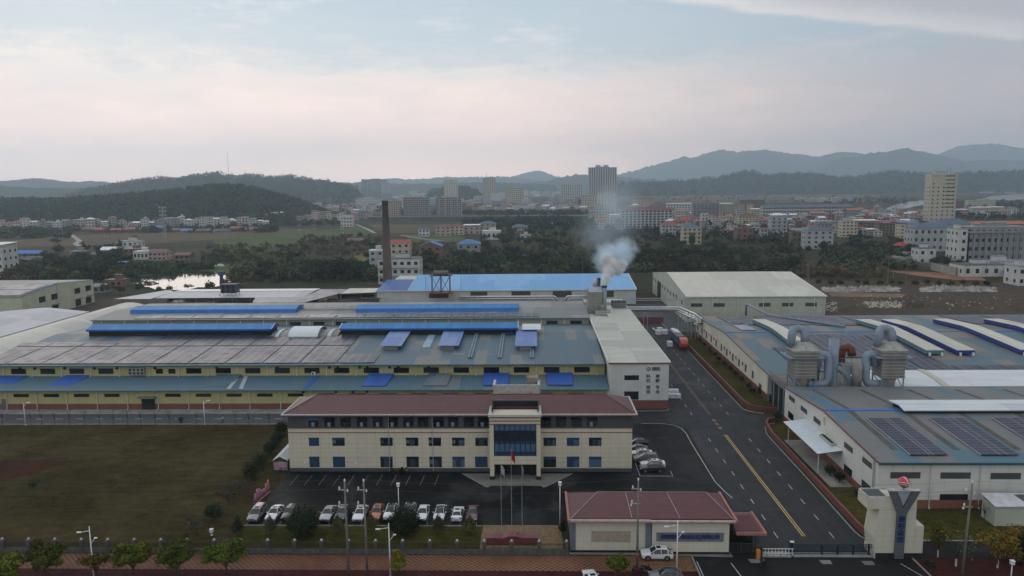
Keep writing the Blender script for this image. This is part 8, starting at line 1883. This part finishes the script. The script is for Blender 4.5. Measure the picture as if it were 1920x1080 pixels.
row(880, 1110, 15, 390, 400, 8, 14, ('white', 'pale grey', 'tan', 'brick red'), ('white', 'grey', 'red'), 'behind the river wall')
row(600, 1100, 13, 371, 379, 6, 11, ('white', 'pale grey', 'cream', 'tan'), ('white', 'grey', 'maroon', 'orange'), 'across the far town', rk=('flat', 'sheet', 'gable'), mass_=True)
row(560, 720, 12, 398, 408, 8, 14, ('white', 'pale grey', 'pink', 'cream'), ('white', 'orange', 'red', 'grey'), 'left of the slab blocks')
row(880, 1100, 12, 394, 401, 8, 13, ('pale grey', 'tan', 'brick red', 'white'), ('white', 'grey', 'red'), 'near the river wall', rk=('sheet', 'flat', 'gable'), mass_=True)
row(1110, 1420, 14, 392, 408, 10, 16, ('white', 'pale grey', 'tan', 'cream', 'grey'), ('white', 'red', 'grey', 'maroon'), 'behind the right town', rk=('sheet', 'flat', 'gable', 'hip'), mass_=True)
row(1440, 1720, 14, 402, 416, 9, 14, ('grey', 'tan', 'white', 'brick red'), ('white', 'grey', 'red'), 'around the long block', rk=('sheet', 'gable'))
row(1450, 1700, 15, 436, 448, 10, 17, ('white', 'pale grey', 'cream', 'tan'), ('grey', 'white', 'red'), 'above the tree knoll', rk=('sheet', 'flat'))
for a in ((1110, 1300, 400, 412), (1180, 1440, 408, 424), (1240, 1440, 424, 436), (1440, 1720, 398, 410), (1440, 1720, 408, 420), (1480, 1720, 418, 430), (1520, 1700, 428, 440)): row(a[0], a[1], 10, a[2], a[3], 7, 14, ('brown', 'grey', 'pink', 'tan', 'brick red', 'pale grey', 'grey', 'white'), ('grey', 'maroon', 'white', 'dark', 'red', 'grey'), 'amid the right town', rk=('sheet', 'gable', 'flat', 'hip'), mass_=True)
for a in ((560, 700, 382, 402), (700, 1100, 384, 397), (5, 500, 418, 426)): row(a[0], a[1], 10, a[2], a[3], 7, 12, ('brown', 'grey', 'pink', 'tan', 'brick red', 'pale grey', 'white'), ('grey', 'maroon', 'white', 'dark', 'red'), 'amid the far town', rk=('sheet', 'gable', 'flat'), mass_=True)
row(740, 1100, 19, 364, 372, 7, 12, ('white', 'pale grey', 'cream'), ('grey', 'white', 'blue'), 'back of far town', rk=('flat',), mass_=True)
row(1110, 1300, 17, 402, 438, 15, 26, ('white', 'pale grey', 'cream', 'blue grey'), ('red', 'white', 'maroon', 'grey'), 'right of the smoke')
row(1240, 1440, 16, 410, 446, 14, 24, ('white', 'pale grey', 'pink', 'grey', 'tan'), ('red', 'white', 'maroon', 'grey'), 'in the right town')
row(1440, 1720, 17, 414, 434, 12, 22, ('pale grey', 'grey', 'tan', 'brick red', 'white'), ('white', 'grey', 'red', 'white'), 'below long grey block', rk=('sheet', 'flat', 'gable'))
row(1180, 1700, 22, 352, 360, 3, 6, ('white', 'pale grey'), ('white', 'grey', 'red'), 'under far right hills', rk=('flat', 'gable'), mass_=True)
row(1500, 1600, 20, 376, 380, 6, 10, ('white', 'pale grey'), ('white', 'grey'), 'by the river', rk=('flat',), mass_=True)
row(1800, 1920, 22, 352, 364, 4, 7, ('white', 'pale grey'), ('white', 'red'), 'beyond the river', rk=('gable',), mass_=True)
row(1800, 1915, 20, 396, 410, 9, 14, ('grey', 'tan', 'white'), ('white', 'grey', 'blue'), 'behind the dormitory')
row(60, 240, 28, 362, 372, 4, 8, ('white', 'pale grey', 'pink'), ('white', 'red', 'blue'), 'left of ridge hill', rk=('flat', 'gable'), mass_=True)
ms = [] ; big_ = MB()
for b, x, y, rz, wm_, rm_ in FAR:
    for q in (wm_, rm_, WG):
        if q not in ms: ms.append(q)
    ix = [ms.index(wm_), ms.index(rm_), ms.index(WG)]; c_, s_ = math.cos(rz), math.sin(rz); o0 = len(big_.v)
    big_.v += [(x+a*c_-d*s_, y+a*s_+d*c_, e) for a, d, e in b.v]; big_.f += [tuple(i+o0 for i in f) for f in b.f]; big_.m += [ix[i] for i in b.m]
struct(big_.build('distant_houses', ms), 'stuff'); MASS = None
# labels: where two houses share a description say which one it is, counted along the row
from collections import defaultdict
ORD = ('leftmost', 'second from left', 'third from left', 'fourth from left', 'fifth from left', 'sixth from left')
by = defaultdict(list)
for t in BLD: by[t[1]].append(t)
for lab, ts in by.items():
    if len(ts) == 1: continue
    ts.sort(key=lambda t: t[2])
    if len(ts) <= 6:
        for i, t in enumerate(ts): t[0]['label'] = lab+', '+(ORD[i] if i < len(ts)-1 else 'rightmost')
    else:
        for t in ts: t[0]['group'] = lab
# roof boxes of the tall tower
tx, tyy = G(1129, 386); kk = tyy/FPX; th2 = QY(1129, 314, tyy)[1]
# ------------------------------------------------------------------ river wall, pavilion, walls, poles, masts
xa, ya = G(690, 414); xb, yb = G(1125, 412)
rw = thing('river_wall', 'long grey river wall with a pale railing across the middle of the town', 'wall', (xa, ya, 0))
b = MB(); b.face([(xa, ya, 0), (xb, yb, 0), (xb, yb, 6.2), (xa, ya, 6.2)]); b.face([(xa, ya, 6.2), (xb, yb, 6.2), (xb, yb+9, 6.4), (xa, ya+9, 6.4)]); b.face([(xa, ya+9, 0), (xa, ya+9, 6.4), (xb, yb+9, 6.4), (xb, yb+9, 0)]); b.build('wall_face', K('river_wall_grey', (.075, .085, .08), .9, .2, .05), rw)
b = MB(); b.bar((xa, ya, 6.9), (xb, yb, 6.9), .5, 4); b.build('railing', K('rail_pale', (.28, .28, .28), .8), rw)
x, y = G(1688, 470); pv = thing('pavilion', 'small pavilion with a red pyramid roof among the trees', 'pavilion', (x, y, 0))
b = MB(); b.lathe(0, 0, [(6.2, 4.2), (3.0, 5.8), (.1, 7.0)], 8); b.build('roof', K('pavilion_red', (.30, .045, .05), .7), pv, local=True)
b = MB()
for k in range(8): a = 6.28*(k+.5)/8; b.bar((5*math.cos(a), 5*math.sin(a), 0), (5*math.cos(a), 5*math.sin(a), 4.3), .2, 6)
b.build('column', TRIM_RED, pv, local=True)
P = [G(1660, 492), G(1700, 500), G(1742, 506), G(1790, 510)]
wall_run('brick_wall', P, 4.2, .5, K('old_brick', (.13, .10, .075), .9, .35, .15, dirt=.4), 'long old brick retaining wall below the white annex', CONC)
P = [G(1740, 505), G(1792, 517)]; wall_run('rendered_wall', P, 4.5, .4, K('render_grey', (.25, .24, .21), .9, .2, .2), 'pale rendered wall between the annex and the low white building', CONC)
def pole(u, v, vt, label, m=None, r=.16):
    x, y = G(u, v); h = QY(u, vt, y)[1]; o = MB().bar((0, 0, 0), (0, 0, h), r, 6, 0, r*.6).build('utility_pole', m or MAT['pole_concrete']); o.location = (x, y, 0); tag(o, label, 'pole')
for a in ((1664, 531, 481, 'pale pole left of its pair on the waste ground edge'), (1698.5, 531, 484, 'pale pole right of its pair on the waste ground edge'), (1674.7, 526, 508, 'short pole with a bent top between the two pale poles'), (1512.6, 527, 495, 'short pole behind the cream warehouse'), (1515.7, 528, 486, 'taller pole behind the cream warehouse'), (1301, 508, 486, 'pole above the left end of the cream warehouse'), (1268.5, 508, 497, 'short pole in the wood left of the warehouse'), (1092, 515, 487, 'pole behind the blue roof left of the smoke'), (1036.5, 515, 498, 'short pole behind the middle of the blue roof'), (1005, 513, 497, 'thin lamp post behind the middle of the blue roof'), (881, 514, 493, 'left one of two poles behind the rusty tank'), (906.5, 514, 493, 'right one of two poles behind the rusty tank'), (714.5, 528, 502, 'pole standing against the chimney'), (1337, 457, 441, 'pole among the houses right of the smoke'), (1848, 523, 478, 'dark vent pole at the low white buildings'), (558, 508, 488, 'pole on the scrub left of the big dark tree')): pole(*a)
pole(1817, 486, 418, 'tall white lamp mast in front of the dormitory', LAMPW, .3)
def lattice(u, v, vt, label, w0, w1, m=STEEL, cat='pylon', arms=0, name='lattice_pylon'):
    x, y = G(u, v); h = QY(u, vt, y)[1]; b = MB(); n = 9; r = max(.12, y/FPX*.22)
    for k in range(n):
        z0, z1 = h*k/n, h*(k+1)/n; a0 = w0+(w1-w0)*k/n; a1 = w0+(w1-w0)*(k+1)/n
        c0 = [(-a0, -a0, z0), (a0, -a0, z0), (a0, a0, z0), (-a0, a0, z0)]; c1 = [(-a1, -a1, z1), (a1, -a1, z1), (a1, a1, z1), (-a1, a1, z1)]
        for i in range(4): b.bar(c0[i], c1[i], r, 4); b.bar(c0[i], c1[(i+1) % 4], r*.6, 4)
    for k in range(arms): z = h*(.97-.12*k); b.bar((-w0*2.2, 0, z), (w0*2.2, 0, z), r*1.4, 4); b.box(-w0*2.3, -w0*1.6, -.3, .3, z-1, z+1); b.box(w0*1.6, w0*2.3, -.3, .3, z-1, z+1)
    o = b.build(name, m); o.location = (x, y, 0); tag(o, label, cat); return o
lattice(308.6, 447, 387, 'lattice telecom pylon standing before the village row', 1.6, .5, arms=3)
lattice(897, 374, 330, 'lattice radio tower left of the brownish tower block', 3.2, .8)
lx, ly = QY(429, 331, 2800); lh = QY(429, 286, 2800)[1]
o = MB().bar((0, 0, 0), (0, 0, lh-ly+12), .9, 5, 0, .4).build('radio_mast', K('mast_grey', (.22, .20, .20), .7)); o.location = (lx, 2800, ly-12); tag(o, 'hair thin radio mast on top of the ridge hill', 'mast')
lx, ly = QY(912, 336, G(918, 377)[1]); o = MB().bar((0, 0, 0), (0, 0, 26), .6, 5).build('radio_mast', MAT['mast_grey']); o.location = (lx, G(918, 377)[1], ly-2); tag(o, 'thin mast on the roof of the brownish tower block', 'mast')
b = MB()
for dx_ in (-12, 9): b.box(dx_*1.0-6, dx_*1.0+6, -5, 5, 0, 6.5)
o = thing('roof_boxes', None, None, (0, 0, 0)); bpy.data.objects.remove(o)
for t in BLD:
    if t[1].startswith('tallest grey'):
        for nm in range(1):
            o = t[0]; q = b.build('lift_housing', tone('pale_grey', WALLS['pale grey']), o, local=True); q.location = (0, 0, th2-.2)
# white tarpaulin and small things beyond the pond
for u, v, l in ((412, 497, 'pale upturned boat hull on the grass above the pond'), (416, 530, 'blue tank box standing on a post at the pond')):
    x, y = G(u, v+2); b = MB()
    if u < 414: b.lathe(0, 0, [(2.6, 0), (2.3, .8), (1.2, 1.5), (.1, 1.7)], 14); o = b.build('boat_hull', K('hull_pale', (.40, .42, .42), .6)); o.scale = (1.4, .6, 1); o.location = (x, y, 0); tag(o, l, 'boat')
    else: b.box(-1.6, 1.6, -1.4, 1.4, 4.9, 7.2); b.lathe(0, 0, [(1.3, 0), (.9, 4.2), (1.4, 4.9)], 10); o = b.build('tank_box', K('tank_blue', (.03, .07, .16), .6)); o.location = (x, y, 0); tag(o, l, 'tank')
# ------------------------------------------------------------------ smoke and haze
def volume_mat(name, color, dens, noise=None, aniso=0.0):
    m = bpy.data.materials.new(name); m.use_nodes = True; t = m.node_tree; t.nodes.clear(); o = t.nodes.new('ShaderNodeOutputMaterial'); v = t.nodes.new('ShaderNodeVolumePrincipled')
    v.inputs['Color'].default_value = (*color, 1); v.inputs['Density'].default_value = dens; v.inputs['Anisotropy'].default_value = aniso; t.links.new(v.outputs[0], o.inputs['Volume']); return m, t, v
def puff(u, v, r, y, color, dens, a, b_, c_, scale, sz=1.0):
    """one billow of the plume: thickest in its middle, frayed by noise at its skin"""
    x, z = QY(u, v, y); R = r*y/FPX; o = MB().ball((0, 0, 0), 1.0, 20, 12).build('smoke', WHITE, None, True); o.data.materials.clear(); o.location = (x, y, z); o.scale = (R, R*.8, R*sz)
    m, t, v_ = volume_mat('smoke_volume', color, 0.0, aniso=.1); tc_ = t.nodes.new('ShaderNodeTexCoord'); ln = t.nodes.new('ShaderNodeVectorMath'); ln.operation = 'LENGTH'; t.links.new(tc_.outputs['Object'], ln.inputs[0])
    mp = t.nodes.new('ShaderNodeMapping'); mp.inputs['Location'].default_value = (u*.37, v*.21, r); t.links.new(tc_.outputs['Object'], mp.inputs[0])
    n = t.nodes.new('ShaderNodeTexNoise'); n.inputs['Scale'].default_value = scale; n.inputs['Detail'].default_value = 5; n.inputs['Roughness'].default_value = .6; n.inputs['Distortion'].default_value = .5; t.links.new(mp.outputs[0], n.inputs[0])
    def M_(op, p, q, cl=False):
        k = t.nodes.new('ShaderNodeMath'); k.operation = op; k.use_clamp = cl
        for i_, x_ in enumerate((p, q)):
            if isinstance(x_, (int, float)): k.inputs[i_].default_value = x_
            else: t.links.new(x_, k.inputs[i_])
        return k.outputs[0]
    f = M_('MULTIPLY', M_('SUBTRACT', 1.0, ln.outputs['Value']), a); f = M_('ADD', f, M_('MULTIPLY', M_('SUBTRACT', n.outputs[0], .5), b_)); f = M_('SUBTRACT', f, c_, True)
    t.links.new(M_('MULTIPLY', f, dens), v_.inputs['Density']); o.data.materials.append(m); o['kind'] = 'stuff'; return o
SW, SB = (.99, .99, .99), (.80, .92, 1.0)
for u, v, r, y in ((1134.5, 531, 7, 239), (1137, 522, 12, 240), (1141, 511, 17, 242), (1148, 499, 21, 244), (1166, 497, 15, 246), (1158, 508, 14, 244), (1140, 488, 20, 246)): puff(u, v, r, y, SW, 4.5*19/r*.6, 1.6, 2.6, .32, 1.7)
for u, v, r, y in ((1148, 482, 44, 250), (1170, 474, 37, 254), (1130, 488, 30, 248)): puff(u, v, r, y, SB, .34, 1.7, 2.6, .34, 1.6)
for u, v, r, y in ((1142, 450, 62, 262), (1150, 415, 70, 275), (1162, 380, 64, 290), (1108, 440, 50, 270)): puff(u, v, r, y, SB, .020, 1.6, 2.0, .24, 1.3)
hb = MB(); hb.box(-9800, 9800, -500, 13300, -1.0, 770.0); hz = hb.build('haze', WHITE); hz.data.materials.clear(); m, t, v = volume_mat('haze_air', (.71, .875, 1.0), HAZE_D, aniso=.55); hz.data.materials.append(m); hz['kind'] = 'stuff'
